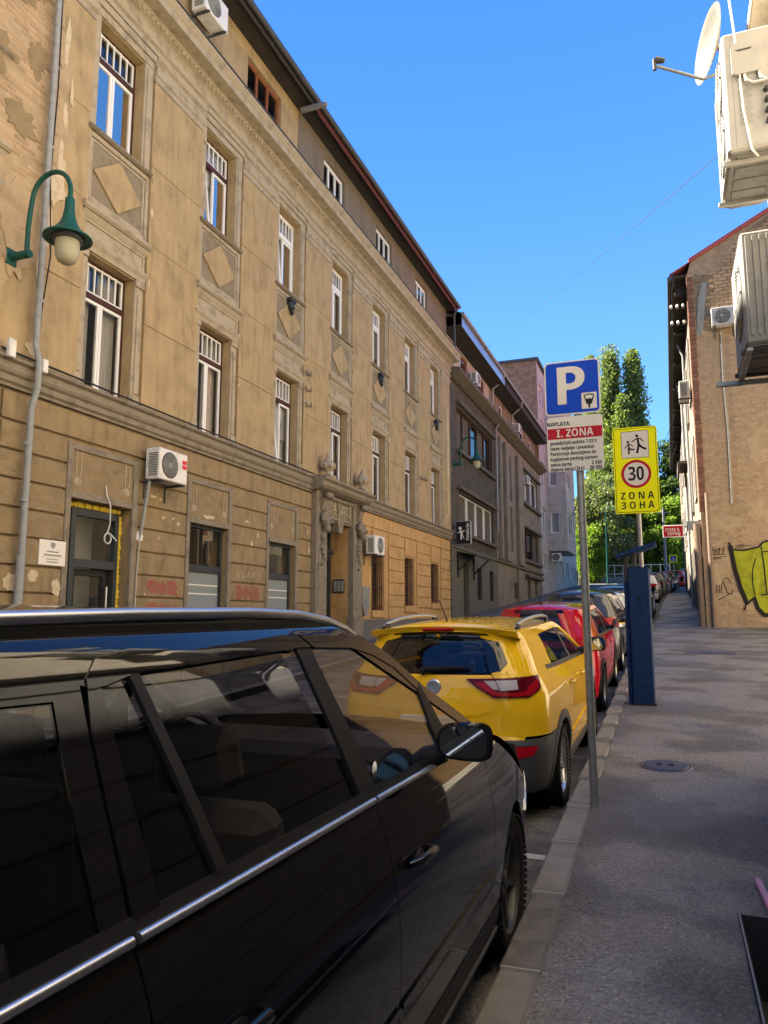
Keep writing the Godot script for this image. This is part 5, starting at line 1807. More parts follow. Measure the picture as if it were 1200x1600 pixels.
func parking_sign() -> void:
	var t := thing("parking_sign", "blue P parking sign over a white tariff plate on a galvanised pole", "road sign", Vector3(-0.675, gy(6.2), -6.2))
	var y := -gy(6.2)
	var mb := MB.new()
	mb.tube([Vector3(0.055, -0.15, 0), Vector3(0.03, 3.5 + y, 0)], 0.031, 14)
	part(t, "pole", mb, M.galvanised)
	mb = MB.new()
	for yy in [2.8, 3.0, 3.25, 3.45]:
		mb.bev(-0.06, 0.12, yy + y - 0.015, yy + y + 0.015, 0.0, 0.036, 0.004)
	part(t, "clamp", mb, M.galvanised)
	var f := at(0, y, 0.037)
	var p := plate(t, "parking_plate", f, round_rect(-0.222, 0.222, 3.145, 3.60, 0.035), 0.0, 0.008, M.sign_white)
	plate(p, "blue_field", f, round_rect(-0.210, 0.210, 3.157, 3.588, 0.028), 0.008, 0.0095, M.sign_blue)
	text_part(p, "letter_p", "P", 0.315, f * at(-0.022, 3.385, 0.0105), M.sign_white, 1.08, true)
	plate(p, "meter_field", f, PackedVector2Array([Vector2(0.072, 3.18), Vector2(0.192, 3.18), Vector2(0.192, 3.315), Vector2(0.072, 3.315)]), 0.0095, 0.0115, M.sign_white)
	var fan := PackedVector2Array()
	for k in 9:
		var a := deg_to_rad(62.0 + 56.0 * k / 8.0)
		fan.append(Vector2(0.132 + cos(a) * 0.092, 3.212 + sin(a) * 0.092))
	fan.append_array(PackedVector2Array([Vector2(0.109, 3.225), Vector2(0.117, 3.215), Vector2(0.147, 3.215), Vector2(0.155, 3.225)]))
	plate(p, "meter_symbol", f, fan, 0.0115, 0.0125, M.sign_black)
	var arc := PackedVector2Array()
	for k in 7:
		var a := deg_to_rad(66.0 + 48.0 * k / 6.0)
		arc.append(Vector2(0.132 + cos(a) * 0.082, 3.212 + sin(a) * 0.082))
	for k in 7:
		var a := deg_to_rad(114.0 - 48.0 * k / 6.0)
		arc.append(Vector2(0.132 + cos(a) * 0.052, 3.212 + sin(a) * 0.052))
	plate(p, "meter_dial", f, arc, 0.0125, 0.0130, M.sign_white)
	stroke(p, "meter_post", f, [[0.132, 3.192, 0.132, 3.22]], 0.014, 0.0118, M.sign_black)
	p = plate(t, "tariff_plate", f, round_rect(-0.214, 0.230, 2.675, 3.13, 0.03), 0.0, 0.008, M.sign_white)
	plate(p, "red_band", f, PackedVector2Array([Vector2(-0.208, 2.945), Vector2(0.224, 2.945), Vector2(0.224, 3.035), Vector2(-0.208, 3.035)]), 0.008, 0.0095, M.sign_red)
	text_part(p, "heading", "NAPLATA:", 0.032, f * at(-0.118, 3.072, 0.009), M.sign_black, 0.92, true)
	text_part(p, "zone_text", "I. ZONA", 0.062, f * at(0.008, 2.990, 0.0105), M.sign_white, 0.92, true)
	var lines := ["ponedjeljak-subota 7-22 h", "(osim nedjelje i praznika)", "Parkiranje dozvoljeno sa", "kupljenom parking kartom"]
	for k in 4:
		text_part(p, "tariff_text", lines[k], 0.028, f * at(-0.192, 2.912 - k * 0.0445, 0.009), M.sign_black, [0.76, 0.735, 0.78, 0.735][k], true, true)
	text_part(p, "tariff_text", "satna karta", 0.028, f * at(-0.192, 2.734, 0.009), M.sign_black, 0.78, true, true)
	text_part(p, "tariff_text", "2 KM", 0.028, f * at(0.172, 2.734, 0.009), M.sign_black, 0.86, true)
	text_part(p, "tariff_text", "dnevna karta (24 h)", 0.028, f * at(-0.192, 2.694, 0.009), M.sign_black, 0.735, true, true)
	text_part(p, "tariff_text", "20 KM", 0.028, f * at(0.164, 2.694, 0.009), M.sign_black, 0.86, true)

func zone_sign() -> void:
	var d := 12.2
	var t := thing("zone_sign", "yellow school zone sign with a 30 limit on a grey pole", "road sign", Vector3(-0.41, gy(d), -d))
	var y := -gy(d)
	var mb := MB.new()
	mb.tube([Vector3(0.02, -0.1, 0), Vector3(0.0, 4.3 + y, 0)], 0.036, 12)
	part(t, "pole", mb, M.galvanised)
	mb = MB.new()
	mb.rb(-0.3, 0.3, 3.4 + y, 3.44 + y, 0.0, 0.045)
	mb.rb(-0.3, 0.3, 4.1 + y, 4.14 + y, 0.0, 0.045)
	part(t, "cross_rail", mb, M.galvanised)
	var f := at(0, y, 0.046)
	var p := plate(t, "zone_plate", f, round_rect(-0.33, 0.33, 3.09, 4.45, 0.045), 0.0, 0.01, M.sign_yellow)
	plate(p, "border_line", f, round_rect(-0.312, 0.312, 3.108, 4.432, 0.04), 0.010, 0.0112, M.sign_black)
	plate(p, "yellow_field", f, round_rect(-0.304, 0.304, 3.116, 4.424, 0.034), 0.0112, 0.0124, M.sign_yellow)
	plate(p, "picture_border", f, round_rect(-0.205, 0.205, 3.955, 4.385, 0.02), 0.0124, 0.0134, M.sign_black)
	plate(p, "picture_field", f, round_rect(-0.198, 0.198, 3.962, 4.378, 0.016), 0.0134, 0.0144, M.sign_white)
	plate(p, "figure_head", f, disc(0.035, 4.305, 0.023, 16), 0.0145, 0.0165, M.sign_black)
	plate(p, "figure_head", f, disc(-0.10, 4.215, 0.019, 16), 0.0145, 0.0165, M.sign_black)
	stroke(p, "figure", f, [[0.045, 4.26, 0.055, 4.165], [0.06, 4.165, 0.03, 4.04], [0.06, 4.165, 0.10, 4.12, 0.155, 4.09]], 0.032, 0.0145, M.sign_black)
	stroke(p, "figure", f, [[-0.04, 4.215, 0.035, 4.265, 0.085, 4.26, 0.125, 4.215]], 0.016, 0.0148, M.sign_black)
	stroke(p, "figure", f, [[-0.092, 4.18, -0.09, 4.11], [-0.092, 4.11, -0.092, 4.03], [-0.08, 4.11, -0.05, 4.09, -0.015, 4.09]], 0.024, 0.0145, M.sign_black)
	stroke(p, "figure", f, [[-0.15, 4.12, -0.10, 4.18, -0.06, 4.175, -0.03, 4.14]], 0.013, 0.0148, M.sign_black)
	plate(p, "red_ring", f, disc(0.0, 3.705, 0.222, 48), 0.0124, 0.0138, M.sign_red)
	plate(p, "white_disc", f, disc(0.0, 3.705, 0.180, 48), 0.0138, 0.0150, M.sign_white)
	text_part(p, "speed_text", "30", 0.215, f * at(0.0, 3.705, 0.016), M.sign_black, 0.74, true)
	text_part(p, "zone_text", "Z O N A", 0.108, f * at(0.0, 3.365, 0.0135), M.sign_black, 0.92, true)
	text_part(p, "zone_text", "З О Н А", 0.108, f * at(0.0, 3.215, 0.0135), M.sign_black, 0.92, true)

func parking_meter() -> void:
	var d := 11.5
	var t := thing("parking_meter", "dark blue parking ticket machine with a tilted solar roof", "parking meter", Vector3(-0.42, gy(d) - 0.01, -d))
	var mb := MB.new()
	mb.bev(-0.15, 0.15, 0.0, 1.93, -0.15, 0.12, 0.02)
	part(t, "cabinet", mb, M.meter_blue)
	mb = MB.new()
	mb.bev(-0.205, -0.152, 0.0, 1.72, -0.14, 0.08, 0.015)
	part(t, "side_cover", mb, M.meter_blue)
	mb = MB.new()
	mb.bev(-0.18, 0.17, -0.02, 0.03, -0.18, 0.15, 0.01)
	part(t, "foot_plate", mb, M.black_metal)
	for x in [-0.17, -0.06]:
		mb = MB.new()
		mb.bev(x - 0.035, x + 0.035, 1.70 if x < -0.1 else 1.93, 2.12 if x < -0.1 else 2.16, -0.06, 0.02, 0.01)
		part(t, "roof_post", mb, M.plastic_grey)
	mb = MB.new(Transform3D(Basis(Vector3(0, 0, 1), deg_to_rad(17.5)), Vector3(-0.02, 2.17, -0.02)))
	mb.bev(-0.29, 0.29, -0.028, 0.028, -0.22, 0.22, 0.012)
	part(t, "solar_roof", mb, M.meter_blue)
	mb = MB.new(Transform3D(Basis(Vector3(0, 0, 1), deg_to_rad(17.5)), Vector3(-0.02, 2.17, -0.02)))
	mb.rb(-0.27, 0.27, 0.028, 0.031, -0.20, 0.20)
	part(t, "solar_panel", mb, M.black_metal)
	mb = MB.new()
	mb.bev(-0.02, 0.02, 1.46, 1.52, 0.12, 0.123, 0.002)
	mb.bev(-0.025, 0.025, 1.38, 1.41, 0.12, 0.123, 0.002)
	mb.bev(-0.012, 0.018, 1.30, 1.36, 0.12, 0.123, 0.002)
	part(t, "emblem", mb, M.black_metal)
	mb = MB.new()
	mb.rb(-0.12, 0.12, 0.25, 0.254, 0.12, 0.122)
	mb.rb(-0.12, -0.116, 0.25, 1.25, 0.12, 0.122)
	part(t, "door_seam", mb, M.gap)

func wall_lamps() -> void:
	var spots := [[7.5, 0.0, "green bell street lamp on a curved arm beside the downpipe"], [31.0, 1.55, "green bell street lamp on the dark brown house"]]
	var first: Node3D
	for s in spots:
		var t: Node3D
		if first == null:
			t = thing("street_lamp", s[2], "street lamp", Vector3.ZERO, "green wall lamps")
			first = t
			var mb := MB.new()
			mb.bev(0.0, 0.04, 6.38, 6.62, -0.09, 0.09, 0.01)
			part(t, "wall_plate", mb, M.lamp_green)
			mb = MB.new()
			mb.tube([Vector3(0.03, 6.5, 0), Vector3(0.36, 6.5, 0)], 0.058, 12)
			part(t, "socket", mb, M.lamp_green)
			mb = MB.new()
			var pts := [Vector3(0.30, 6.45, 0), Vector3(0.30, 6.9, 0), Vector3(0.32, 7.15, 0)]
			for k in 11:
				var a := PI - PI * k / 10.0
				pts.append(Vector3(0.68 + 0.34 * cos(a), 7.28 + 0.36 * sin(a), 0))
			pts.append(Vector3(1.02, 7.12, 0))
			mb.tube(pts, 0.034, 10)
			part(t, "arm", mb, M.lamp_green)
			mb = MB.new(at(1.02, 0, 0))
			mb.lathe([Vector2(0.0, 7.18), Vector2(0.062, 7.17), Vector2(0.068, 7.02), Vector2(0.075, 6.98), Vector2(0.085, 6.90), Vector2(0.12, 6.80), Vector2(0.19, 6.70), Vector2(0.27, 6.635), Vector2(0.315, 6.61), Vector2(0.32, 6.58), Vector2(0.29, 6.585), Vector2(0.22, 6.61), Vector2(0.18, 6.60)], 28)
			part(t, "shade", mb, M.lamp_green)
			mb = MB.new(at(1.02, 0, 0))
			mb.lathe([Vector2(0.20, 6.615), Vector2(0.20, 6.56), Vector2(0.16, 6.55)], 24)
			part(t, "glass_ring", mb, M.plastic_grey)
			mb = MB.new(at(1.02, 0, 0))
			mb.lathe([Vector2(0.158, 6.60), Vector2(0.160, 6.42), Vector2(0.150, 6.34), Vector2(0.12, 6.27), Vector2(0.07, 6.235), Vector2(0.0, 6.225)], 24)
			part(t, "globe", mb, M.lamp_glass)
		else:
			t = first.duplicate()
			t.name = numbered("street_lamp")
			add_child(t)
			t.set_meta("label", s[2])
		t.position = Vector3(-8.44 if s[1] == 0.0 else -8.5, s[1], -s[0])

func wall_plates() -> void:
	var f := left_frame()
	# engraved office plate by the shop door
	var t := thing("wall_plaque", "square engraved metal plaque beside the shop door", "plaque", Vector3(-8.478, 2.44, -8.63))
	var mb := MB.new(f)
	mb.bev(-0.255, 0.255, -0.185, 0.185, 0.0, 0.02, 0.004)
	part(t, "plate", mb, M.sign_white)
	mb = MB.new(f)
	mb.prism(PackedVector2Array([Vector2(-0.045, 0.15), Vector2(0.045, 0.15), Vector2(0.045, 0.10), Vector2(0.0, 0.05), Vector2(-0.045, 0.10)]), 0.02, 0.0215)
	part(t, "emblem", mb, M.grille_grey)
	mb = MB.new(f)
	var r := RandomNumberGenerator.new()
	r.seed = 5
	for l in [[0.015, 0.11, 0.018], [-0.035, 0.16, 0.02], [-0.095, 0.11, 0.012], [-0.135, 0.11, 0.014]]:
		var x: float = -l[1]
		while x < l[1]:
			var w := r.randf_range(0.008, 0.016)
			mb.rb(x, x + w, l[0] - l[2] / 2, l[0] + l[2] / 2, 0.02, 0.0212)
			x += w + 0.005
	mb.rb(-0.2, 0.2, -0.066, -0.064, 0.02, 0.0212)
	part(t, "engraving", mb, M.ac_dark)
	# bell panel in the doorway
	t = thing("bell_panel", "grey doorbell panel on the orange door jamb", "doorbell panel", Vector3(-8.5, 2.38, -19.625))
	mb = MB.new(f)
	mb.bev(-0.04, 0.0, -0.19, 0.19, -0.46, -0.10, 0.008)
	part(t, "panel", mb, M.frame_dark)
	mb = MB.new(f)
	for i in 3:
		mb.bev(-0.046, -0.038, -0.15, 0.15, -0.42 + i * 0.11, -0.33 + i * 0.11, 0.003)
	part(t, "name_strip", mb, M.grille_grey)
	# pointed meter box on the orange wall
	t = thing("meter_box", "grey metal box with a pointed foot on the orange wall", "meter box", Vector3(-8.49, 0, -20.75))
	mb = MB.new(f)
	mb.prism(PackedVector2Array([Vector2(-0.28, 2.42), Vector2(0.28, 2.42), Vector2(0.28, 1.88), Vector2(0.10, 1.55), Vector2(-0.06, 1.55), Vector2(-0.28, 1.90)]), 0.0, 0.09)
	part(t, "case", mb, M.zinc)
	mb = MB.new(f)
	mb.bev(-0.24, 0.24, 1.96, 2.38, 0.09, 0.105, 0.006)
	part(t, "lid", mb, M.galvanised)
	# club sign standing out from the dark house
	t = thing("hanging_sign", "black box sign with a white stick figure over the canopy", "shop sign", Vector3(-8.03, 5.03, -30.75))
	mb = MB.new()
	mb.bev(-0.33, 0.33, -0.50, 0.50, -0.08, 0.08, 0.015)
	part(t, "sign_box", mb, M.sign_back)
	mb = MB.new()
	mb.bev(-0.30, 0.30, -0.47, 0.47, 0.08, 0.085, 0.003)
	part(t, "black_face", mb, M.sign_black)
	var g := at(0, 0, 0.087)
	plate(t, "figure", g, PackedVector2Array([Vector2(-0.19, 0.24), Vector2(-0.09, 0.27), Vector2(-0.075, 0.20), Vector2(-0.04, 0.20), Vector2(-0.09, 0.09), Vector2(-0.05, 0.07), Vector2(0.07, 0.115), Vector2(0.075, 0.085), Vector2(-0.02, 0.03), Vector2(-0.015, -0.1), Vector2(0.05, -0.24), Vector2(0.03, -0.27), Vector2(-0.05, -0.12), Vector2(-0.06, -0.29), Vector2(-0.11, -0.29), Vector2(-0.12, -0.05), Vector2(-0.13, 0.02), Vector2(-0.24, -0.02), Vector2(-0.25, 0.01), Vector2(-0.12, 0.08), Vector2(-0.21, 0.18), Vector2(-0.19, 0.19)]), 0.0, 0.004, M.sign_white)
	text_part(t, "lettering", "Petakcija", 0.12, g * Transform3D(Basis(Vector3(0, 0, 1), PI / 2), Vector3(0.19, 0.04, 0.002)), M.sign_white, 1.0, true)
	mb = MB.new()
	mb.rb(-0.47, -0.33, -0.3, -0.26, -0.03, 0.03)
	mb.rb(-0.47, -0.33, 0.26, 0.3, -0.03, 0.03)
	part(t, "bracket", mb, M.black_metal)
	# red sign across the pavement further up
	t = thing("hanging_sign", "small red shop sign reaching over the far pavement", "shop sign", Vector3(0.30, 6.28, -45.0))
	mb = MB.new()
	mb.bev(-0.55, 0.55, -0.34, 0.34, -0.05, 0.05, 0.01)
	part(t, "sign_box", mb, M.sign_white)
	mb = MB.new()
	mb.bev(-0.50, 0.50, -0.29, 0.29, 0.05, 0.055, 0.003)
	part(t, "red_face", mb, M.sign_red)
	text_part(t, "lettering", "STORZ &", 0.17, at(-0.05, 0.08, 0.057), M.sign_white, 0.8, true)
	text_part(t, "lettering", "SOPHIJ", 0.17, at(0.03, -0.14, 0.057), M.sign_white, 0.85, true)
	mb = MB.new()
	mb.rb(0.55, 0.78, 0.2, 0.25, -0.02, 0.02)
	mb.rb(0.55, 0.78, -0.25, -0.2, -0.02, 0.02)
	part(t, "bracket", mb, M.black_metal)

func pavement_things() -> void:
	# round cover with two lifting lugs
	var t := thing("manhole_cover", "small round iron cover in the pavement before the ticket machine", "manhole cover", Vector3(-0.12, gy(7.75) + 0.004, -7.75))
	t.rotation.x = atan((gy(8.0) - gy(7.5)) / 0.5)
	var mb := MB.new()
	mb.lathe([Vector2(0.0, 0.012), Vector2(0.19, 0.012), Vector2(0.2, 0.008), Vector2(0.2, -0.02)], 32)
	part(t, "lid", mb, M.iron)
	mb = MB.new()
	mb.lathe([Vector2(0.205, -0.02), Vector2(0.205, 0.006), Vector2(0.23, 0.006), Vector2(0.235, -0.02)], 32)
	part(t, "rim", mb, M.iron)
	mb = MB.new()
	for s in [-0.06, 0.05]:
		mb.bev(s - 0.025, s + 0.025, 0.011, 0.022, -0.02, 0.02, 0.006)
	part(t, "lug", mb, M.black_metal)
	t = thing("manhole_cover", "long rectangular iron cover in the pavement near the gable", "manhole cover", Vector3(0.77, gy(18.7) + 0.004, -18.7))
	t.rotation.x = atan((gy(19.0) - gy(18.4)) / 0.6)
	for k in 2:
		mb = MB.new()
		mb.bev(-0.5 + k * 0.505, k * 0.505 - 0.005, -0.02, 0.01, -0.33, 0.33, 0.006)
		part(t, "lid", mb, M.iron)
	mb = MB.new()
	frame_rect(mb, -0.55, 0.55, -0.38, 0.38, -0.02, 0.006, 0.045)
	var o := part(t, "rim", mb, M.rust_pipe)
	o.rotation.x = -PI / 2
	# light well of the near house, open, with a pink batten lying over it
	t = thing("light_well", "dark open light well with a steel edge at the lower right", "light well", Vector3(0, 0, 0))
	mb = MB.new()
	var g := gy(4.37)
	mb.rb(0.235, 0.25, -0.9, g + 0.012, -4.385, -2.185)
	mb.rb(0.72, 0.735, -0.9, g + 0.012, -4.385, -2.185)
	mb.rb(0.25, 0.72, -0.9, g + 0.012, -4.385, -4.37)
	mb.rb(0.25, 0.72, -0.9, g + 0.012, -2.2, -2.185)
	part(t, "shaft", mb, M.soffit)
	mb = MB.new()
	mb.rb(0.25, 0.72, -0.9, -0.88, -4.37, -2.2)
	part(t, "floor", mb, M.soffit)
	mb = MB.new()
	mb.bev(0.237, 0.246, -0.03, g + 0.016, -4.38, -2.19, 0.002)
	mb.bev(0.25, 0.72, g + 0.004, g + 0.013, -4.378, -4.372, 0.002)
	part(t, "steel_edge", mb, M.galvanised)
	t = thing("batten", "pink painted batten lying across the light well", "batten", Vector3.ZERO)
	mb = MB.new()
	var a := Vector3(0.372, gy(4.86) + 0.022, -4.87)
	var b := Vector3(0.51, 0.032, -2.05)
	var dir := (b - a).normalized()
	var sx := dir.cross(Vector3.UP).normalized()
	mb.xf = Transform3D(Basis(sx, sx.cross(dir) * -1.0, dir), (a + b) / 2)
	mb.bev(-0.016, 0.016, -0.015, 0.015, -(b - a).length() / 2, (b - a).length() / 2, 0.003)
	part(t, "strip", mb, M.pink)
	# scattered grit, cigarette ends and chips on the asphalt
	var gm := MultiMesh.new()
	gm.transform_format = MultiMesh.TRANSFORM_3D
	mb = MB.new()
	mb.blob(Vector3.ZERO, Vector3(0.004, 0.0025, 0.0035), 3)
	gm.mesh = mb.mesh()
	gm.instance_count = 420
	var r := RandomNumberGenerator.new()
	r.seed = 91
	for i in 420:
		var d := 2.6 + pow(r.randf(), 1.6) * 14.0
		var x := r.randf_range(kx(d) + 0.01, 1.0)
		if x > 0.22 and d < 4.45: x = r.randf_range(kx(d), 0.2)
		gm.set_instance_transform(i, Transform3D(Basis(Vector3.UP, r.randf() * TAU).scaled(Vector3.ONE * r.randf_range(0.5, 1.7)), Vector3(x, gy(d) + 0.001, -d)))
	var mi := MultiMeshInstance3D.new()
	mi.name = "grit"
	mi.multimesh = gm
	mi.material_override = M.joint
	mi.set_meta("kind", "stuff")
	mi.set_meta("label", "pale grit and crumbs scattered on the asphalt pavement")
	mi.set_meta("category", "grit")
	add_child(mi)

func hang(a: Vector3, b: Vector3, sag: float, r: float) -> MB:
	var pts := []
	for k in 25:
		var t := k / 24.0
		pts.append(a.lerp(b, t) - Vector3(0, sag * 4.0 * t * (1.0 - t), 0))
	var mb := MB.new()
	mb.tube(pts, r, 4)
	return mb

func wires() -> void:
	var t := thing("overhead_cable", "thin cable slung across the street against the sky", "cable", Vector3.ZERO)
	part(t, "cable", hang(Vector3(-7.88, 14.3, -34.5), Vector3(1.09, 6.35, -7.6), 0.12, 0.005), M.cable_thin)
	t = thing("overhead_cable", "short cable leaving the gable house towards the trees", "cable", Vector3.ZERO)
	part(t, "cable", hang(Vector3(0.6, 11.2, -38.0), Vector3(-1.0, 13.6, -62.0), 0.5, 0.014), M.cable)
	part(t, "cable", hang(Vector3(0.6, 9.6, -38.0), Vector3(-1.4, 12.6, -62.0), 0.9, 0.014), M.cable)

# ---------------------------------------------------------------- cooling units: local x along the wall, y up, z out
func cooler(label: String, f: Transform3D, w: float, h: float, dep: float, skin: Material, fan_x: float, opts := {}) -> Node3D:
	var t := thing("air_conditioner", label, "air conditioner", f.origin, "outdoor cooling units")
	t.basis = f.basis
	var mb := MB.new()
	mb.bev(0, w, 0, h, 0, dep, 0.018)
	part(t, "casing", mb, skin)
	var fr: float = opts.get("fan_r", minf(h, w) * 0.40)
	var fy: float = opts.get("fan_y", h * 0.5)
	for fc in opts.get("fans", [fy]):
		var c := Transform3D(Basis(Vector3(1, 0, 0), PI / 2), Vector3(fan_x, fc, dep))
		mb = MB.new(c)
		mb.lathe([Vector2(0.0, 0.003), Vector2(fr, 0.003), Vector2(fr + 0.012, 0.0)], 32)
		part(t, "fan_opening", mb, M.ac_dark)
		mb = MB.new(c)
		var k := 0.055
		while k < fr:
			mb.lathe([Vector2(k - 0.006, 0.006), Vector2(k, 0.016), Vector2(k + 0.006, 0.006)], 28)
			k += 0.028
		for i in 8:
			var a := TAU * i / 8.0
			mb.tube([Vector3(cos(a) * 0.03, 0.014, sin(a) * 0.03), Vector3(cos(a) * fr, 0.014, sin(a) * fr)], 0.006, 4)
		mb.lathe([Vector2(0.0, 0.02), Vector2(0.045, 0.018), Vector2(0.05, 0.004)], 16)
		part(t, "fan_grille", mb, M.grille_grey)
	if opts.get("louvres", true):
		mb = MB.new()
		var n := 14
		for i in n:
			var y := lerpf(h * 0.10, h * 0.86, float(i) / n)
			mb.rb(-0.004, 0.0, y, y + h * 0.03, dep * 0.25, dep * 0.85)
		part(t, "side_louvre", mb, M.ac_dark)
	for x in [w * 0.14, w * 0.86]:
		mb = MB.new()
		mb.bev(x - 0.018, x + 0.018, -0.045, -0.008, -opts.get("gap", 0.1), dep + 0.03, 0.004)
		mb.bev(x - 0.018, x + 0.018, -0.32, -0.045, -opts.get("gap", 0.1), -opts.get("gap", 0.1) + 0.03, 0.004)
		mb.bev(x - 0.03, x + 0.03, -0.01, 0.0, dep * 0.15, dep * 0.95, 0.003)
		part(t, "bracket", mb, opts.get("bracket", M.plastic_grey))
	if opts.has("badge"):
		for y in [0.66, 0.50]:
			mb = MB.new()
			mb.bev(w * 0.80, w * 0.965, h * y, h * (y + 0.13), dep, dep + 0.003, 0.001)
			part(t, "red_badge", mb, M.red_badge)
	return t

func air_conditioners() -> void:
	var l := Basis(Vector3(0, 0, -1), Vector3(0, 1, 0), Vector3(1, 0, 0))
	var rt := Basis(Vector3(0, 0, -1), Vector3(0, 1, 0), Vector3(-1, 0, 0))
	var t := cooler("cream cooling unit with red badges over the shop door's right", Transform3D(l, Vector3(-8.38, 3.86, -10.52)), 0.80, 0.55, 0.30, M.ac_white, 0.29, {"badge": true})
	var mb := MB.new()
	mb.tube([Vector3(0.06, -0.02, 0.06), Vector3(0.06, -0.6, -0.03), Vector3(0.04, -0.95, -0.06)], 0.028, 8)
	part(t, "pipe", mb, M.pipe_grey)
	mb = MB.new()
	mb.tube([Vector3(0.04, -0.95, -0.07), Vector3(0.0, -1.6, -0.08), Vector3(-0.02, -3.0, -0.08)], 0.012, 6)
	part(t, "drain_hose", mb, M.ac_cream)
	mb = MB.new()
	patch(mb, 0.04, -0.97, 0.10, 0.10, -0.092, 41, 18, 0.35)
	part(t, "filler", mb, M.ac_white)
	cooler("white cooling unit above the barred window by the portal", Transform3D(l, Vector3(-8.37, 3.36, -20.62)), 0.82, 0.56, 0.30, M.ac_white, 0.45, {})
	cooler("cooling unit high up on the ochre attic wall", Transform3D(l, Vector3(-8.42, 13.55, -11.35)), 0.82, 0.60, 0.34, M.ac_white, 0.3, {})
	cooler("white cooling unit on the dark house's attic", Transform3D(l, Vector3(-8.6, 12.75, -34.6)), 0.85, 0.62, 0.32, M.ac_white, 0.5, {"gap": 0.15})
	cooler("white cooling unit on the brown house's attic", Transform3D(l, Vector3(-8.6, 12.9, -45.6)), 0.85, 0.55, 0.32, M.ac_white, 0.5, {"gap": 0.15})
	cooler("small white cooling unit in the brown house's window band", Transform3D(l, Vector3(-8.4, 9.9, -47.2)), 0.8, 0.55, 0.30, M.ac_white, 0.3, {"gap": 0.2})
	cooler("cooling unit under the grey block's projecting bay", Transform3D(Basis.IDENTITY, Vector3(-8.25, 5.72, -58.3)), 0.65, 0.62, 0.32, M.ac_white, 0.28, {"gap": 0.02})
	cooler("cream cooling unit with a round fan on the brick gable", Transform3D(Basis.IDENTITY, Vector3(1.73, 11.2, -26.86)), 0.80, 0.62, 0.30, M.ac_cream, 0.33, {"gap": 0.12})
	cooler("pale green cooling unit at the gable house's street corner", Transform3D(rt, Vector3(0.98, 9.3, -28.3)), 0.85, 0.62, 0.34, M.ac_cream, 0.4, {"gap": 0.06})
	# the two large units at the upper right, seen from below
	t = cooler("large cream cooling unit seen from below beside the satellite dish", Transform3D(rt, Vector3(0.93, 4.98, -5.85)), 0.86, 0.98, 0.36, M.ac_cream, 0.36, {"gap": 0.15, "louvres": false, "fan_r": 0.24, "fans": [0.27, 0.72], "bracket": M.ac_cream})
	mb = MB.new()
	# service end towards the viewer: cover plate, hoses, valves, label
	mb.xf = Transform3D(Basis(Vector3(0, 0, -1), Vector3(0, 1, 0), Vector3(-1, 0, 0)), Vector3.ZERO)
	mb.prism(round_rect(-0.30, -0.10, 0.60, 0.86, 0.03), 0.0, 0.03)
	part(t, "service_cover", mb, M.ac_cream)
	mb = MB.new(mb.xf)
	mb.prism(PackedVector2Array([Vector2(-0.27, 0.80), Vector2(-0.15, 0.80), Vector2(-0.17, 0.785), Vector2(-0.25, 0.785)]), 0.03, 0.032)
	part(t, "grip", mb, M.ac_dark)
	mb = MB.new()
	for k in 2:
		var z := 0.22 - k * 0.10
		mb.tube([Vector3(-0.012, 0.61, z), Vector3(-0.03, 0.54, z - 0.01), Vector3(-0.03, 0.50, z - 0.05), Vector3(-0.03, 0.50, z - 0.14), Vector3(-0.02, 0.52, 0.0)], 0.014, 6)
	part(t, "hose", mb, M.ac_cream)
	mb = MB.new()
	for k in 4:
		mb.tube([Vector3(0.0, 0.44 - k * 0.085, 0.075), Vector3(-0.05, 0.44 - k * 0.085, 0.075)], 0.02, 8)
		mb.tube([Vector3(-0.05, 0.44 - k * 0.085, 0.095), Vector3(-0.05, 0.44 - k * 0.085, 0.05)], 0.013, 6)
	part(t, "valve", mb, M.ac_dark)
	mb = MB.new()
	for k in 16:
		mb.rb(-0.0015, 0.0, 0.20 + k * 0.018, 0.206 + k * 0.018, 0.17 + 0.01 * (k % 3), 0.265)
	part(t, "data_label", mb, M.grille_grey)
	mb = MB.new()
	mb.rb(-0.002, 0.0, 0.03, 0.94, 0.296, 0.299)
	mb.bev(0.02, 0.84, -0.012, 0.0, 0.02, 0.34, 0.003)
	for k in 5:
		mb.bev(0.06 + k * 0.17, 0.17 + k * 0.17, -0.02, -0.012, 0.05, 0.30, 0.006)
	part(t, "base_pan", mb, M.ac_grey)
	mb = MB.new()
	mb.tube([Vector3(0.0, 1.5, 0.30), Vector3(-0.02, 1.0, 0.27), Vector3(-0.02, 0.6, 0.25), Vector3(-0.03, 0.3, 0.24), Vector3(-0.02, -0.02, 0.20), Vector3(0.0, -0.08, 0.16)], 0.008, 6)
	part(t, "white_cord", mb, M.cable_white)
	mb = MB.new()
	mb.tube([Vector3(0.5, -0.05, 0.05), Vector3(0.45, -0.3, -0.02), Vector3(0.5, -0.62, -0.03)], 0.02, 6)
	part(t, "hose", mb, M.ac_cream)
	t = cooler("grey ribbed cooling unit below the cream one at the right edge", Transform3D(rt, Vector3(0.985, 3.60, -6.25)), 0.86, 0.92, 0.34, M.ac_grey, 0.36, {"gap": 0.09, "louvres": false, "fan_r": 0.30})
	mb = MB.new()
	for k in 6:
		mb.bev(-0.008, 0.0, 0.06, 0.88, 0.03 + k * 0.05, 0.055 + k * 0.05, 0.004)
	part(t, "side_rib", mb, M.ac_grey)
	mb = MB.new()
	mb.bev(-0.05, 0.9, -0.075, -0.045, 0.30, 0.345, 0.004)
	mb.bev(0.76, 0.80, -0.10, -0.06, -0.05, 0.52, 0.004)
	part(t, "support_rail", mb, M.galvanised)
	mb = MB.new()
	mb.bev(0.03, 0.83, -0.014, 0.0, 0.02, 0.32, 0.003)
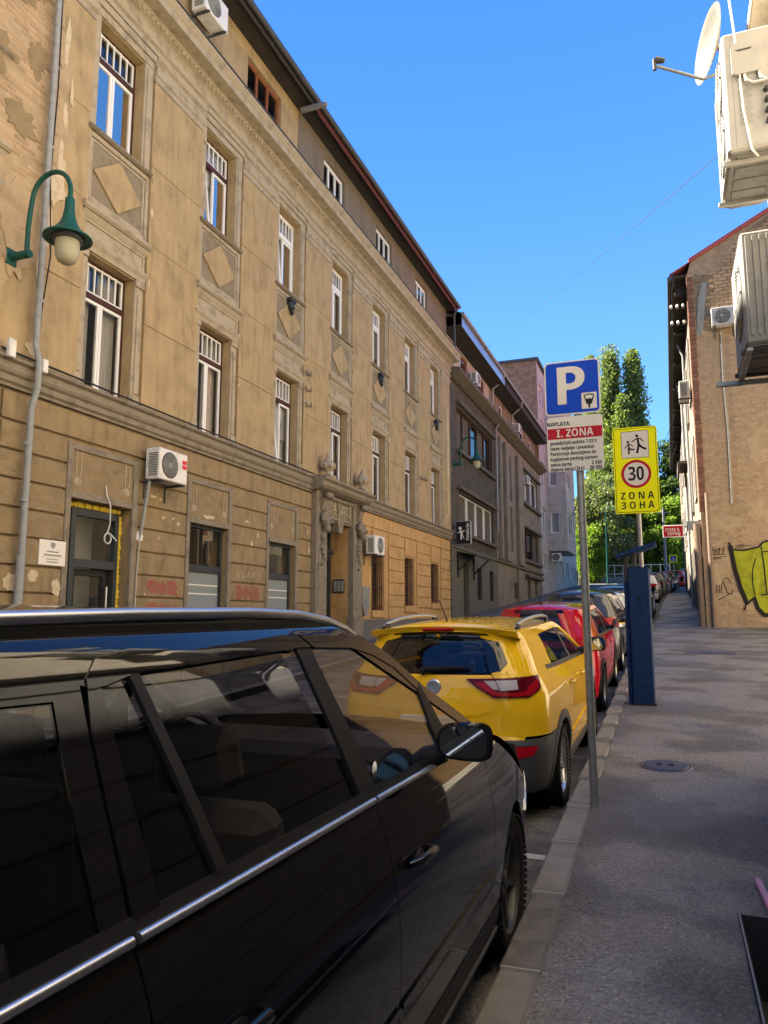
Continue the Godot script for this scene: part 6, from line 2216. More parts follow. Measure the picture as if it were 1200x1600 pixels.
	for k in 3:
		mb.bev(0.08 + k * 0.26, 0.28 + k * 0.26, -0.022, -0.014, 0.06, 0.28, 0.006)
	part(t, "base_pan", mb, M.ac_grey)
	# satellite dish on the same wall
	var n := Vector3(-0.955, 0.10, 0.28).normalized()
	t = thing("satellite_dish", "cream satellite dish facing the street behind the cream cooling unit", "satellite dish", Vector3(0.56, 6.78, -7.0))
	var ax := n.cross(Vector3.UP).normalized()
	var bs := Basis(ax, n, ax.cross(n))
	mb = MB.new(Transform3D(bs, Vector3.ZERO))
	mb.lathe([Vector2(0.0, -0.075), Vector2(0.12, -0.068), Vector2(0.2, -0.05), Vector2(0.27, -0.022), Vector2(0.325, 0.0), Vector2(0.335, -0.008), Vector2(0.27, -0.034), Vector2(0.12, -0.08), Vector2(0.0, -0.087)], 40)
	part(t, "reflector", mb, M.dish_cream)
	mb = MB.new()
	mb.tube([n * -0.06 + Vector3(0, -0.31, 0), n * 0.05 + Vector3(0, -0.36, 0), n * 0.46 + Vector3(0, -0.20, -0.06)], 0.014, 6)
	part(t, "arm", mb, M.zinc)
	mb = MB.new()
	var q := n * 0.45 + Vector3(0, -0.18, -0.06)
	mb.tube([q + Vector3(-0.02, 0.05, 0), q + Vector3(0.06, 0.02, 0)], [0.035, 0.022], 8)
	mb.tube([q + Vector3(-0.03, -0.05, 0), q + Vector3(-0.03, 0.06, 0)], 0.02, 6)
	part(t, "receiver", mb, M.plastic_grey)
	mb = MB.new()
	mb.tube([n * -0.09, n * -0.16 + Vector3(0, -0.12, 0), Vector3(0.50, -0.15, 0.0)], 0.022, 8)
	part(t, "mount", mb, M.zinc)

# ---------------------------------------------------------------- cars: a shell unrolled to (U, Y); U runs from the middle of the tail round the corner, along the side and round the nose
func tab(t: Array, y: float) -> float:
	if y <= t[0][0]: return t[0][1]
	var m := t.size()
	if y >= t[m - 1][0]: return t[m - 1][1]
	var i := 0
	while t[i + 1][0] < y:
		i += 1
	var h: float = t[i + 1][0] - t[i][0]
	var k: float = (y - t[i][0]) / h
	var a: Array = t[maxi(i - 1, 0)]
	var b: Array = t[mini(i + 2, m - 1)]
	var m0: float = (t[i + 1][1] - a[1]) / (t[i + 1][0] - a[0])
	var m1: float = (b[1] - t[i][1]) / (b[0] - t[i][0])
	var k2 := k * k
	var k3 := k2 * k
	return (2 * k3 - 3 * k2 + 1) * t[i][1] + (k3 - 2 * k2 + k) * h * m0 + (3 * k2 - 2 * k3) * t[i + 1][1] + (k3 - k2) * h * m1

func shell(c: Dictionary, U: float, Y: float) -> Vector3:
	var w := tab(c.wid, Y)
	var L: float = c.L
	var d := U
	var x := 0.0
	var r0: float = c.rr
	var f0: float = c.rf
	var q := clampf(U, r0, L - f0)
	var taper := 1.0
	if q < 1.5:
		taper -= c.kr * pow((1.5 - q) / 1.5, 2.0)
	if q > L - 1.6:
		taper -= c.kf * pow((q - L + 1.6) / 1.6, 2.0)
	var xs := w * taper
	if U < r0:
		var s := r0 - U
		var xc := xs - r0
		if s < r0 * PI / 2:
			x = xc + r0 * cos(s / r0)
			d = r0 - r0 * sin(s / r0)
		else:
			x = xc * (1.0 - (s - r0 * PI / 2) / c.B)
			d = 0.0
		d -= c.bow * (1.0 - pow(x / xs, 2.0))
	elif U > L - f0:
		var s := U - (L - f0)
		var xc := xs - f0
		if s < f0 * PI / 2:
			x = xc + f0 * cos(s / f0)
			d = L - f0 + f0 * sin(s / f0)
		else:
			x = xc * (1.0 - (s - f0 * PI / 2) / c.BF)
			d = L
		d += c.bowf * (1.0 - pow(x / xs, 2.0))
	else:
		x = xs
	d += tab(c.tail, Y) * (1.0 - smoothstep(0.0, 1.0, U))
	d -= tab(c.nose, Y) * smoothstep(L - 1.0, L, U)
	return Vector3(x, Y, -d)

func shell_n(c: Dictionary, U: float, Y: float) -> Vector3:
	var e := 0.006
	var a := shell(c, U + e, Y) - shell(c, U - e, Y)
	var b := shell(c, U, Y + e) - shell(c, U, Y - e)
	return a.cross(b).normalized()

func rear_u(c: Dictionary, x: float) -> float:
	# U of a point X metres out from the middle of the tail (at the waist)
	return c.rr - c.rr * PI / 2 - c.B * (1.0 - x / c.B)

func front_u(c: Dictionary, x: float) -> float:
	return c.L - c.rf + c.rf * PI / 2 + c.BF * (1.0 - x / c.BF)

func pv(a: Array) -> PackedVector2Array:
	var p := PackedVector2Array()
	for i in range(0, a.size(), 2):
		p.append(Vector2(a[i], a[i + 1]))
	return p

func lift(mb: MB, c: Dictionary, poly: PackedVector2Array, off: float, side: int, rim := 0.012, cell := 0.055) -> void:
	# side 1 right, -1 left, 0 both
	if Geometry2D.is_polygon_clockwise(poly):
		poly.reverse()
	var lo := poly[0]
	var hi := poly[0]
	for p in poly:
		lo = lo.min(p)
		hi = hi.max(p)
	var sides := [1.0, -1.0] if side == 0 else [float(side)]
	var nu := int((hi.x - lo.x) / cell) + 1
	var ny := int((hi.y - lo.y) / cell) + 1
	var su := (hi.x - lo.x) / nu
	var sy := (hi.y - lo.y) / ny
	for i in nu:
		for j in ny:
			var x0 := lo.x + i * su
			var y0 := lo.y + j * sy
			var sq := PackedVector2Array([Vector2(x0, y0), Vector2(x0 + su, y0), Vector2(x0 + su, y0 + sy), Vector2(x0, y0 + sy)])
			for piece in Geometry2D.intersect_polygons(poly, sq):
				if piece.size() < 3: continue
				var ix := Geometry2D.triangulate_polygon(piece)
				if ix.is_empty(): continue
				var P := []
				var N := []
				for p in piece:
					var nn := shell_n(c, p.x, p.y)
					P.append(shell(c, p.x, p.y) + nn * off)
					N.append(nn)
				for k in range(0, ix.size(), 3):
					for s in sides:
						var fl := Vector3(s, 1, 1)
						mb.stri(P[ix[k]] * fl, P[ix[k + 1]] * fl, P[ix[k + 2]] * fl, N[ix[k]] * fl, N[ix[k + 1]] * fl, N[ix[k + 2]] * fl)
	if rim > 0.0:
		for i in poly.size():
			var a := poly[i]
			var b := poly[(i + 1) % poly.size()]
			var n := int((b - a).length() / 0.06) + 1
			var o2 := (b - a).normalized()
			o2 = Vector2(o2.y, -o2.x) * 0.01
			for k in n:
				var p := a.lerp(b, float(k) / n)
				var q := a.lerp(b, float(k + 1) / n)
				var P := shell(c, p.x, p.y)
				var Q := shell(c, q.x, q.y)
				var np := shell_n(c, p.x, p.y)
				var nq := shell_n(c, q.x, q.y)
				var out := shell(c, p.x + o2.x, p.y + o2.y) - P
				for s in sides:
					var fl := Vector3(s, 1, 1)
					mb.quad((P + np * off) * fl, (Q + nq * off) * fl, (Q + nq * (off - rim)) * fl, (P + np * (off - rim)) * fl, out * fl)

func skin(c: Dictionary, parent: Node3D, called: String, poly: PackedVector2Array, m: Material, side := 1, off := 0.0, rim := 0.012, gap := 0.0022, cell := 0.055) -> MeshInstance3D:
	var mb := MB.new()
	var ps := [poly]
	if gap > 0.0:
		ps = Geometry2D.offset_polygon(poly, -gap)
	for p in ps:
		for q in cut_arches(c, p):
			lift(mb, c, q, off, side, rim, cell)
	return part(parent, called, mb, m)

func cut_arches(c: Dictionary, p: PackedVector2Array) -> Array:
	var out := [p]
	for dw in [c.wr, c.wf]:
		var ring := disc(dw, c.r, c.r + 0.055, 30)
		var nx := []
		for q in out:
			nx.append_array(Geometry2D.clip_polygons(q, ring))
		out = nx
	return out

func rows_mesh(mb: MB, rows: Array) -> void:
	# a smooth sheet through rows of points, all of one length
	var R := rows.size()
	var C: int = rows[0].size()
	var N := []
	for i in R:
		var l := []
		for j in C:
			var a: Vector3 = rows[mini(i + 1, R - 1)][j] - rows[maxi(i - 1, 0)][j]
			var b: Vector3 = rows[i][mini(j + 1, C - 1)] - rows[i][maxi(j - 1, 0)]
			var n := a.cross(b)
			l.append(n.normalized() * (1.0 if n.y >= 0 else -1.0) if n.length() > 1e-9 else Vector3.UP)
		N.append(l)
	for i in R - 1:
		for j in C - 1:
			mb.stri(rows[i][j], rows[i][j + 1], rows[i + 1][j + 1], N[i][j], N[i][j + 1], N[i + 1][j + 1])
			mb.stri(rows[i][j], rows[i + 1][j + 1], rows[i + 1][j], N[i][j], N[i + 1][j + 1], N[i + 1][j])

func across(p: Vector3, crown: float, bulge: float, n := 14) -> Array:
	var l := []
	for j in n + 1:
		var f := lerpf(-1.0, 1.0, float(j) / n)
		l.append(Vector3(p.x * f, p.y + crown * (1.0 - f * f), p.z - bulge * (1.0 - f * f)))
	return l

func wheel(parent: Node3D, at_: Vector3, r: float, w: float, s: float, spokes: int, rim: Material, detail := true) -> void:
	var t := group_part(parent, "wheel")
	var f := Transform3D(Basis(Vector3(0, 0, 1), -PI / 2 * s), at_)
	var seg := 40 if detail else 24
	var mb := MB.new(f)
	var h := w / 2
	var rr := r * 0.68
	var pr := [Vector2(rr, -h * 0.9), Vector2(r * 0.88, -h), Vector2(r * 0.965, -h * 0.92), Vector2(r, -h * 0.72)]
	if detail:
		for g in [-0.36, 0.0, 0.36]:
			pr.append_array([Vector2(r, (g - 0.06) * w), Vector2(r - 0.008, (g - 0.05) * w), Vector2(r - 0.008, (g + 0.05) * w), Vector2(r, (g + 0.06) * w)])
	pr.append_array([Vector2(r, h * 0.72), Vector2(r * 0.965, h * 0.92), Vector2(r * 0.88, h), Vector2(rr * 1.04, h * 0.92), Vector2(rr, h * 0.80)])
	mb.lathe(pr, seg)
	if detail:
		for k in 64:
			var a := TAU * k / 64.0
			for q in [-0.43, 0.43]:
				mb.xf = f * Transform3D(Basis(Vector3.UP, -a), Vector3.ZERO)
				mb.rb(r - 0.02, r - 0.0085, q * w - 0.022, q * w + 0.022, -0.010, 0.010)
	part(t, "tyre", mb, M.rubber)
	mb = MB.new(f)
	mb.lathe([Vector2(rr, -h * 0.8), Vector2(rr * 0.93, 0.0), Vector2(rr * 0.94, h * 0.62), Vector2(rr, h * 0.80), Vector2(rr * 1.01, h * 0.86)], seg)
	mb.lathe([Vector2(0.0, h * 0.66), Vector2(r * 0.09, h * 0.66), Vector2(r * 0.16, h * 0.56), Vector2(r * 0.17, h * 0.2)], 20)
	for k in spokes:
		var a := TAU * k / spokes
		mb.xf = f * Transform3D(Basis(Vector3.UP, -a), Vector3.ZERO)
		mb.prism(PackedVector2Array([Vector2(r * 0.10, h * 0.35), Vector2(rr * 0.96, h * 0.42), Vector2(rr * 0.96, h * 0.66), Vector2(r * 0.14, h * 0.58)]), -r * 0.045, r * 0.045)
	part(t, "rim", mb, rim)
	mb = MB.new(f)
	mb.lathe([Vector2(0.0, -h * 0.05), Vector2(rr * 0.75, -h * 0.05), Vector2(rr * 0.75, -h * 0.2)], 24)
	part(t, "brake_disc", mb, M.rim_dark)

func make_car(c: Dictionary, called: String, label: String, group: String) -> Node3D:
	var t := thing(called, label, "car", Vector3.ZERO, group)
	var L: float = c.L
	var bl := func(u: float) -> float: return lerpf(c.belt_r, c.belt_f, clampf((u - c.dD) / (c.dA0 - c.dD), 0.0, 1.0))
	var P: Material = M[c.paint]
	var fine: bool = c.get("fine", false)
	var cell := 0.055 if fine else 0.11
	var G: Material = M[c.get("glass", "car_glass")]
	var GR: Material = M[c.get("glass_rear", "rear_glass")]
	var uc := rear_u(c, 0.0)
	var ug := rear_u(c, c.rgx)
	var fc := front_u(c, 0.0)
	var y0: float = c.sill
	var yre: float = c.yre
	var gt: float = c.gt
	var cl: Material = M[c.get("clad", "plastic")]
	var bump: float = c.get("bump", 0.62)
	# dark shell just under the skin, floor
	var mb := MB.new()
	var under := Geometry2D.offset_polygon(pv([uc, y0 + 0.03, fc, y0 + 0.03, fc, c.yn - 0.03, c.dA0 + 0.2, c.belt_f - 0.06, c.dD, c.belt_r - 0.03, uc, c.belt_r - 0.03]), -0.002)[0]
	for q in cut_arches(c, under):
		lift(mb, c, q, -0.022, 0, 0.0, 0.11)
	mb.rb(-0.72, 0.72, c.sill - 0.02, c.sill + 0.08, -L + 0.25, -0.2)
	part(t, "body_frame", mb, M.gap)
	var dB: float = c.dB
	var dC: float = c.dC
	for s in [1, -1]:
		# lower panels
		skin(c, t, "rear_quarter", pv([0.02, bump, dC, bump, dC, bl.call(dC), 0.02, bl.call(0.0)]) if not c.has("quarter") else c.quarter, P, s, 0.0, 0.012, 0.0022, cell)
		var rd := skin(c, t, "rear_door", pv([dC, y0 + 0.16, dB, y0 + 0.16, dB, bl.call(dB), dC, bl.call(dC)]), P, s, 0.0, 0.012, 0.0022, cell)
		var fd := skin(c, t, "front_door", pv([dB, y0 + 0.16, c.dF, y0 + 0.16, c.dF, bl.call(c.dF), dB, bl.call(dB)]), P, s, 0.0, 0.012, 0.0022, cell)
		skin(c, t, "front_fender", pv([c.dF, y0 + 0.16, L - 0.42, y0 + 0.3, L - 0.34, c.yn - 0.10, L - 0.5, c.yn, c.dA0 + 0.25, c.yc, c.dA0, bl.call(c.dA0), c.dF, bl.call(c.dF)]), P, s, 0.0, 0.012, 0.0022, cell)
		skin(c, t, "lower_quarter", pv([0.45, y0 + 0.05, dC, y0 + 0.16, dC, bump, 0.45, bump]), cl if c.has("clad") else P, s, 0.0, 0.012, 0.002, cell)
		skin(c, t, "sill", pv([c.wr + 0.2, y0, c.wf - 0.2, y0, c.wf - 0.2, y0 + 0.16, c.wr + 0.2, y0 + 0.16]), cl, s, 0.008, 0.03, 0.0, cell)
		if c.has("clad"):
			for dw in [c.wr, c.wf]:
				mb = MB.new()
				var ring := PackedVector2Array()
				for k in 25:
					var a := lerpf(-0.35, PI + 0.35, k / 24.0)
					ring.append(Vector2(dw + cos(a) * (c.r + 0.115), c.r + sin(a) * (c.r + 0.115)))
				for k in 25:
					var a := lerpf(PI + 0.35, -0.35, k / 24.0)
					ring.append(Vector2(dw + cos(a) * (c.r + 0.048), c.r + sin(a) * (c.r + 0.048)))
				for q in Geometry2D.intersect_polygons(ring, pv([0.0, y0, L, y0, L, 2.0, 0.0, 2.0])):
					lift(mb, c, q, 0.014, s, 0.03, 0.07)
				part(t, "wheel_arch_trim", mb, cl)
		# pillars and the strip under the roof
		skin(c, t, "roof_side", c.roofside if c.has("roofside") else pv([-0.10, gt + 0.02, c.dD1, gt + 0.01, dB, gt + 0.02, c.dA1 - 0.05, gt + 0.005, c.dA1 + 0.03, gt + 0.035, c.dA1 - 0.12, yre, -0.10, yre]), P, s, 0.0, 0.012, 0.0, 0.022 if fine else cell)
		skin(c, t, "b_pillar", pv([dB - 0.06, bl.call(dB), dB + 0.06, bl.call(dB), dB + 0.035, gt + 0.02, dB - 0.055, gt + 0.02]), M.plastic, s, -0.004, 0.012, 0.0, cell)
		skin(c, t, "a_pillar", pv([c.dA0 - 0.10, bl.call(c.dA0) , c.dA0 + 0.02, bl.call(c.dA0), c.dA1 + 0.03, gt + 0.035, c.dA1 - 0.07, gt + 0.005]), P, s, 0.0, 0.012, 0.0, cell)
		skin(c, t, "d_pillar", c.dpillar if c.has("dpillar") else pv([ug, bl.call(0.0), dC - 0.28, bl.call(dC), dC - 0.28, bl.call(dC) + 0.01, c.dD1, gt + 0.02, -0.1, gt + 0.02, ug, gt + 0.02]), P, s, 0.0, 0.012, 0.0, cell)
		# glass
		var gf: PackedVector2Array = c.gfront if c.has("gfront") else pv([dB + 0.05, bl.call(dB) + 0.02, c.dA0 - 0.12, bl.call(c.dA0) + 0.02, c.dA1 - 0.09, gt, dB + 0.03, gt + 0.01])
		skin(c, fd, "window", gf, G, s, -0.006, 0.0, 0.0, cell)
		var gr: PackedVector2Array = c.grear if c.has("grear") else pv([dC - 0.26, bl.call(dC) + 0.02, dB - 0.06, bl.call(dB) + 0.02, dB - 0.05, gt + 0.01, c.dD1 + 0.02, gt])
		skin(c, rd, "window", gr, GR if c.has("grear") else G, s, -0.006, 0.0, 0.0, cell)
		if c.has("gquarter"):
			skin(c, t, "quarter_window", c.gquarter, GR, s, -0.003, 0.008, 0.0, cell)
		# black rubber line under the glass
		skin(c, t, "belt_trim", pv([c.dD, bl.call(c.dD) - 0.012, c.dA0 - 0.02, bl.call(c.dA0) - 0.012, c.dA0 - 0.1, bl.call(c.dA0) + 0.022, c.dD + 0.03, bl.call(c.dD) + 0.022]), M.plastic, s, 0.003, 0.012, 0.0, cell)
		# handles
		for hd in [[rd, dC + 0.10], [fd, dB + 0.12]]:
			var hy: float = c.get("handle_y", c.belt_f - 0.13)
			var nrm := shell_n(c, hd[1], hy)
			var p0 := shell(c, hd[1], hy) * Vector3(s, 1, 1)
			var p1 := shell(c, hd[1] + 0.19, hy - 0.004) * Vector3(s, 1, 1)
			var no := nrm * Vector3(s, 1, 1)
			mb = MB.new()
			mb.tube([p0 + no * 0.004, p0 + no * 0.03 + (p1 - p0) * 0.12, p1 + no * 0.032 - (p1 - p0) * 0.12, p1 + no * 0.004], [0.012, 0.015, 0.015, 0.012], 8)
			part(hd[0], "door_handle", mb, M[c.get("handle", c.paint)])
			mb = MB.new()
			mb.blob((p0 + p1) / 2 + no * 0.001, Vector3(0.003, 0.022, 0.055), 6)
			part(hd[0], "handle_recess", mb, M.plastic)
		# door mirror
		var mr := group_part(t, "door_mirror")
		var mp := shell(c, c.get("mirror_d", c.dA0 - 0.30), bl.call(c.dA0) + 0.02) * Vector3(s, 1, 1)
		mirror(mr, mp, s, M[c.get("mirror_paint", c.paint)], c.get("mirror_k", 1.0))
		wheel(t, Vector3(s * (c.wx - 0.105), c.r, -c.wr), c.r, 0.205, s, c.get("spokes", 10), M[c.get("rim", "alu")], fine)
		wheel(t, Vector3(s * (c.wx - 0.105), c.r, -c.wf), c.r, 0.205, s, c.get("spokes", 10), M[c.get("rim", "alu")], fine)
		for dw in [c.wr, c.wf]:
			mb = MB.new()
			mb.xf = Transform3D(Basis(Vector3(0, 0, 1), -PI / 2 * s), Vector3(0, c.r, -dw))
			mb.lathe([Vector2(0.05, 0.5), Vector2(c.r + 0.06, 0.5), Vector2(c.r + 0.06, 0.80)], 24)
			part(t, "arch_liner", mb, M.gap)
		# head lamp
		skin(c, t, "headlight", pv([L - 0.52, c.yn - 0.19, front_u(c, c.BF * 0.55), c.yn - 0.15, front_u(c, c.BF * 0.6), c.yn - 0.04, L - 0.36, c.yn - 0.01]), M.lamp_clear, s, 0.006, 0.02, 0.0, cell)
	# tail: bumper, tailgate, rear window
	skin(c, t, "rear_bumper", pv([uc, y0 + 0.05, 0.45, y0 + 0.05, 0.45, bump, ug - 0.0, bump, uc, bump]) if not c.has("bumper") else c.bumper, cl if c.has("clad_bumper") else P, 0, 0.006, 0.02, 0.002, cell)
	var tg := skin(c, t, "tailgate", c.tailgate if c.has("tailgate") else pv([uc, bump, ug, bump, ug, c.rg0, uc, c.rg0]), P, 0, 0.0, 0.012, 0.0022, cell)
	skin(c, tg, "rear_window", pv([uc, c.rg0 + 0.01, ug - 0.03, c.rg0 + 0.02, ug - 0.03, c.rg1, uc, c.rg1]), GR, 0, -0.006, 0.0, 0.0, cell)
	skin(c, tg, "tailgate_frame", pv([uc, c.rg1 - 0.01, ug - 0.03, c.rg1 - 0.01, ug, gt + 0.02, uc, gt + 0.02]), M.plastic, 0, -0.002, 0.012, 0.0, cell)
	skin(c, t, "front_bumper", pv([L - 0.43, y0 + 0.04, fc, y0 + 0.04, fc, c.yn, L - 0.5, c.yn, L - 0.33, c.yn - 0.1, L - 0.42, y0 + 0.3]), P, 0, 0.0, 0.012, 0.0, cell)
	# roof and bonnet
	var rows := []
	var u := uc
	while u < c.dA1 - 0.12:
		var p := shell(c, u, yre)
		var k := clampf(p.x / 0.5, 0.0, 1.0)
		var lg := sin(PI * clampf((u - uc) / (c.dA1 - uc), 0.0, 1.0))
		rows.append(across(Vector3(p.x, p.y, p.z), (c.crown + c.get("arch", 0.03) * lg) * k, 0.0))
		u += 0.07
	var e := shell(c, c.dA1 - 0.12, yre)
	rows.append(across(e, c.crown, 0.02))
	rows.append(across(shell(c, c.dA1 - 0.04, gt + 0.03), c.crown + (yre - gt - 0.04), 0.05))
	mb = MB.new()
	rows_mesh(mb, rows)
	part(t, "roof", mb, P)
	mb = MB.new()
	var wr_ := []
	for k in 13:
		var q := k / 12.0
		var p := shell(c, lerpf(c.dA0, c.dA1 - 0.03, q), lerpf(c.belt_f, gt + 0.03, q))
		wr_.append(across(p, lerpf(0.0, c.crown + (yre - gt - 0.04), q * q), lerpf(0.22, 0.055, q)))
	rows_mesh(mb, wr_)
	part(t, "windscreen", mb, M.car_glass)
	rows = []
	for k in 12:
		var q := k / 11.0
		var p := shell(c, lerpf(c.dA0, L - 0.5, q), lerpf(c.belt_f, c.yn, q * q * 0.7 + q * 0.3))
		rows.append(across(p, lerpf(0.02, 0.075, minf(1.0, q * 2.0)), lerpf(0.22, 0.0, minf(1.0, q * 2.2))))
	u = L - 0.45
	while u <= fc:
		var p := shell(c, u, c.yn)
		rows.append(across(p, 0.06 * clampf(p.x / 0.6, 0.0, 1.0), 0.0))
		u += 0.06
	mb = MB.new()
	rows_mesh(mb, rows)
	part(t, "bonnet", mb, P)
	# cabin: seats, dashboard, wheel
	for s in [-1, 1]:
		for q in [[dB + 0.02, "front_seat"], [dC + 0.1, "rear_seat"]]:
			mb = MB.new(Transform3D(Basis.IDENTITY, Vector3(s * 0.36, 0, -q[0])))
			mb.bev(-0.24, 0.24, y0 + 0.12, y0 + 0.38, -0.50, 0.0, 0.06)
			mb.xf = mb.xf * Transform3D(Basis(Vector3(1, 0, 0), 0.28), Vector3(0, y0 + 0.36, 0.04))
			mb.bev(-0.23, 0.23, -0.05, 0.55, -0.08, 0.06, 0.05)
			mb.bev(-0.13, 0.13, 0.60, 0.78, -0.06, 0.04, 0.04)
			part(t, q[1], mb, M.seat_cloth)
	mb = MB.new()
	mb.bev(-0.70, 0.70, y0 + 0.45, c.belt_f - 0.02, -c.dA0 - 0.05, -c.dA0 + 0.45, 0.05)
	part(t, "dashboard", mb, M.plastic)
	mb = MB.new(Transform3D(Basis(Vector3(1, 0, 0), -1.15), Vector3(-0.36, c.belt_f - 0.05, -c.dA0 + 0.55)))
	var ring2 := []
	for k in 21:
		ring2.append(Vector3(cos(TAU * k / 20) * 0.18, 0, sin(TAU * k / 20) * 0.18))
	mb.tube(ring2, 0.016, 6, false)
	mb.bev(-0.17, 0.17, -0.01, 0.01, -0.03, 0.03, 0.008)
	part(t, "steering_wheel", mb, M.plastic)
	return t

func mirror(g: Node3D, p: Vector3, s: int, shell_m: Material, k: float) -> void:
	# housing with a rounded outline facing back, glass set in, arm to the door
	var f := Transform3D(Basis(Vector3(1, 0, 0), Vector3(0, 1, 0), Vector3(0, 0, 1)), p)
	var ol := []
	var n := 24
	for i in n:
		var a := TAU * i / n
		var ca := cos(a)
		var sa := sin(a)
		var x := signf(ca) * pow(absf(ca), 0.55) * 0.115 * k
		var y := signf(sa) * pow(absf(sa), 0.6) * 0.075 * k * (1.0 + 0.12 * ca)
		ol.append(Vector2(x, y))
	var mb := MB.new(f)
	var rows := []
	for q in [[0.0, 0.90], [0.006, 1.0], [0.03, 1.03], [0.07, 0.97], [0.105, 0.80], [0.125, 0.5], [0.13, 0.05]]:
		var l := []
		for i in n + 1:
			var o: Vector2 = ol[i % n]
			l.append(Vector3(s * (0.15 * k + o.x * q[1]), 0.085 * k + o.y * q[1], -q[0] * k + 0.03))
		rows.append(l)
	for i in rows.size() - 1:
		for j in n:
			var ce := Vector3(s * 0.15 * k, 0.085 * k, -0.05)
			var a0: Vector3 = rows[i][j]
			var a1: Vector3 = rows[i][j + 1]
			var b0: Vector3 = rows[i + 1][j]
			var b1: Vector3 = rows[i + 1][j + 1]
			mb.stri(a0, a1, b1, a0 - ce, a1 - ce, b1 - ce)
			mb.stri(a0, b1, b0, a0 - ce, b1 - ce, b0 - ce)
	part(g, "housing", mb, shell_m)
	mb = MB.new(f)
	var po := PackedVector2Array()
	for o in ol:
		po.append(Vector2(s * (0.15 * k + o.x * 0.86), 0.085 * k + o.y * 0.84))
	mb.prism(po, 0.026, 0.033)
	part(g, "mirror_glass", mb, M.mirror)
	mb = MB.new(f)
	var pb := PackedVector2Array()
	for o in ol:
		pb.append(Vector2(s * (0.15 * k + o.x * 0.95), 0.085 * k + o.y * 0.95))
	mb.prism(pb, 0.018, 0.0285)
	mb.tube([Vector3(-s * 0.03, -0.0, 0.0), Vector3(s * 0.05, 0.03, -0.01)], [0.045, 0.035], 8)
	part(g, "bezel", mb, M.plastic)

func place(t: Node3D, x: float, d: float, L: float, yaw := 0.0, dy := 0.0) -> void:
	var slope := atan((gy(d + L * 0.82) - gy(d + L * 0.18)) / (L * 0.64))
	t.position = Vector3(x, gy(d + L * 0.18) - 0.125 - tan(slope) * L * 0.18 + dy, -d)
	t.rotation = Vector3(slope, deg_to_rad(yaw), 0)

func cars() -> void:
	black_car()
	yellow_car()
	red_car()
	other_cars()

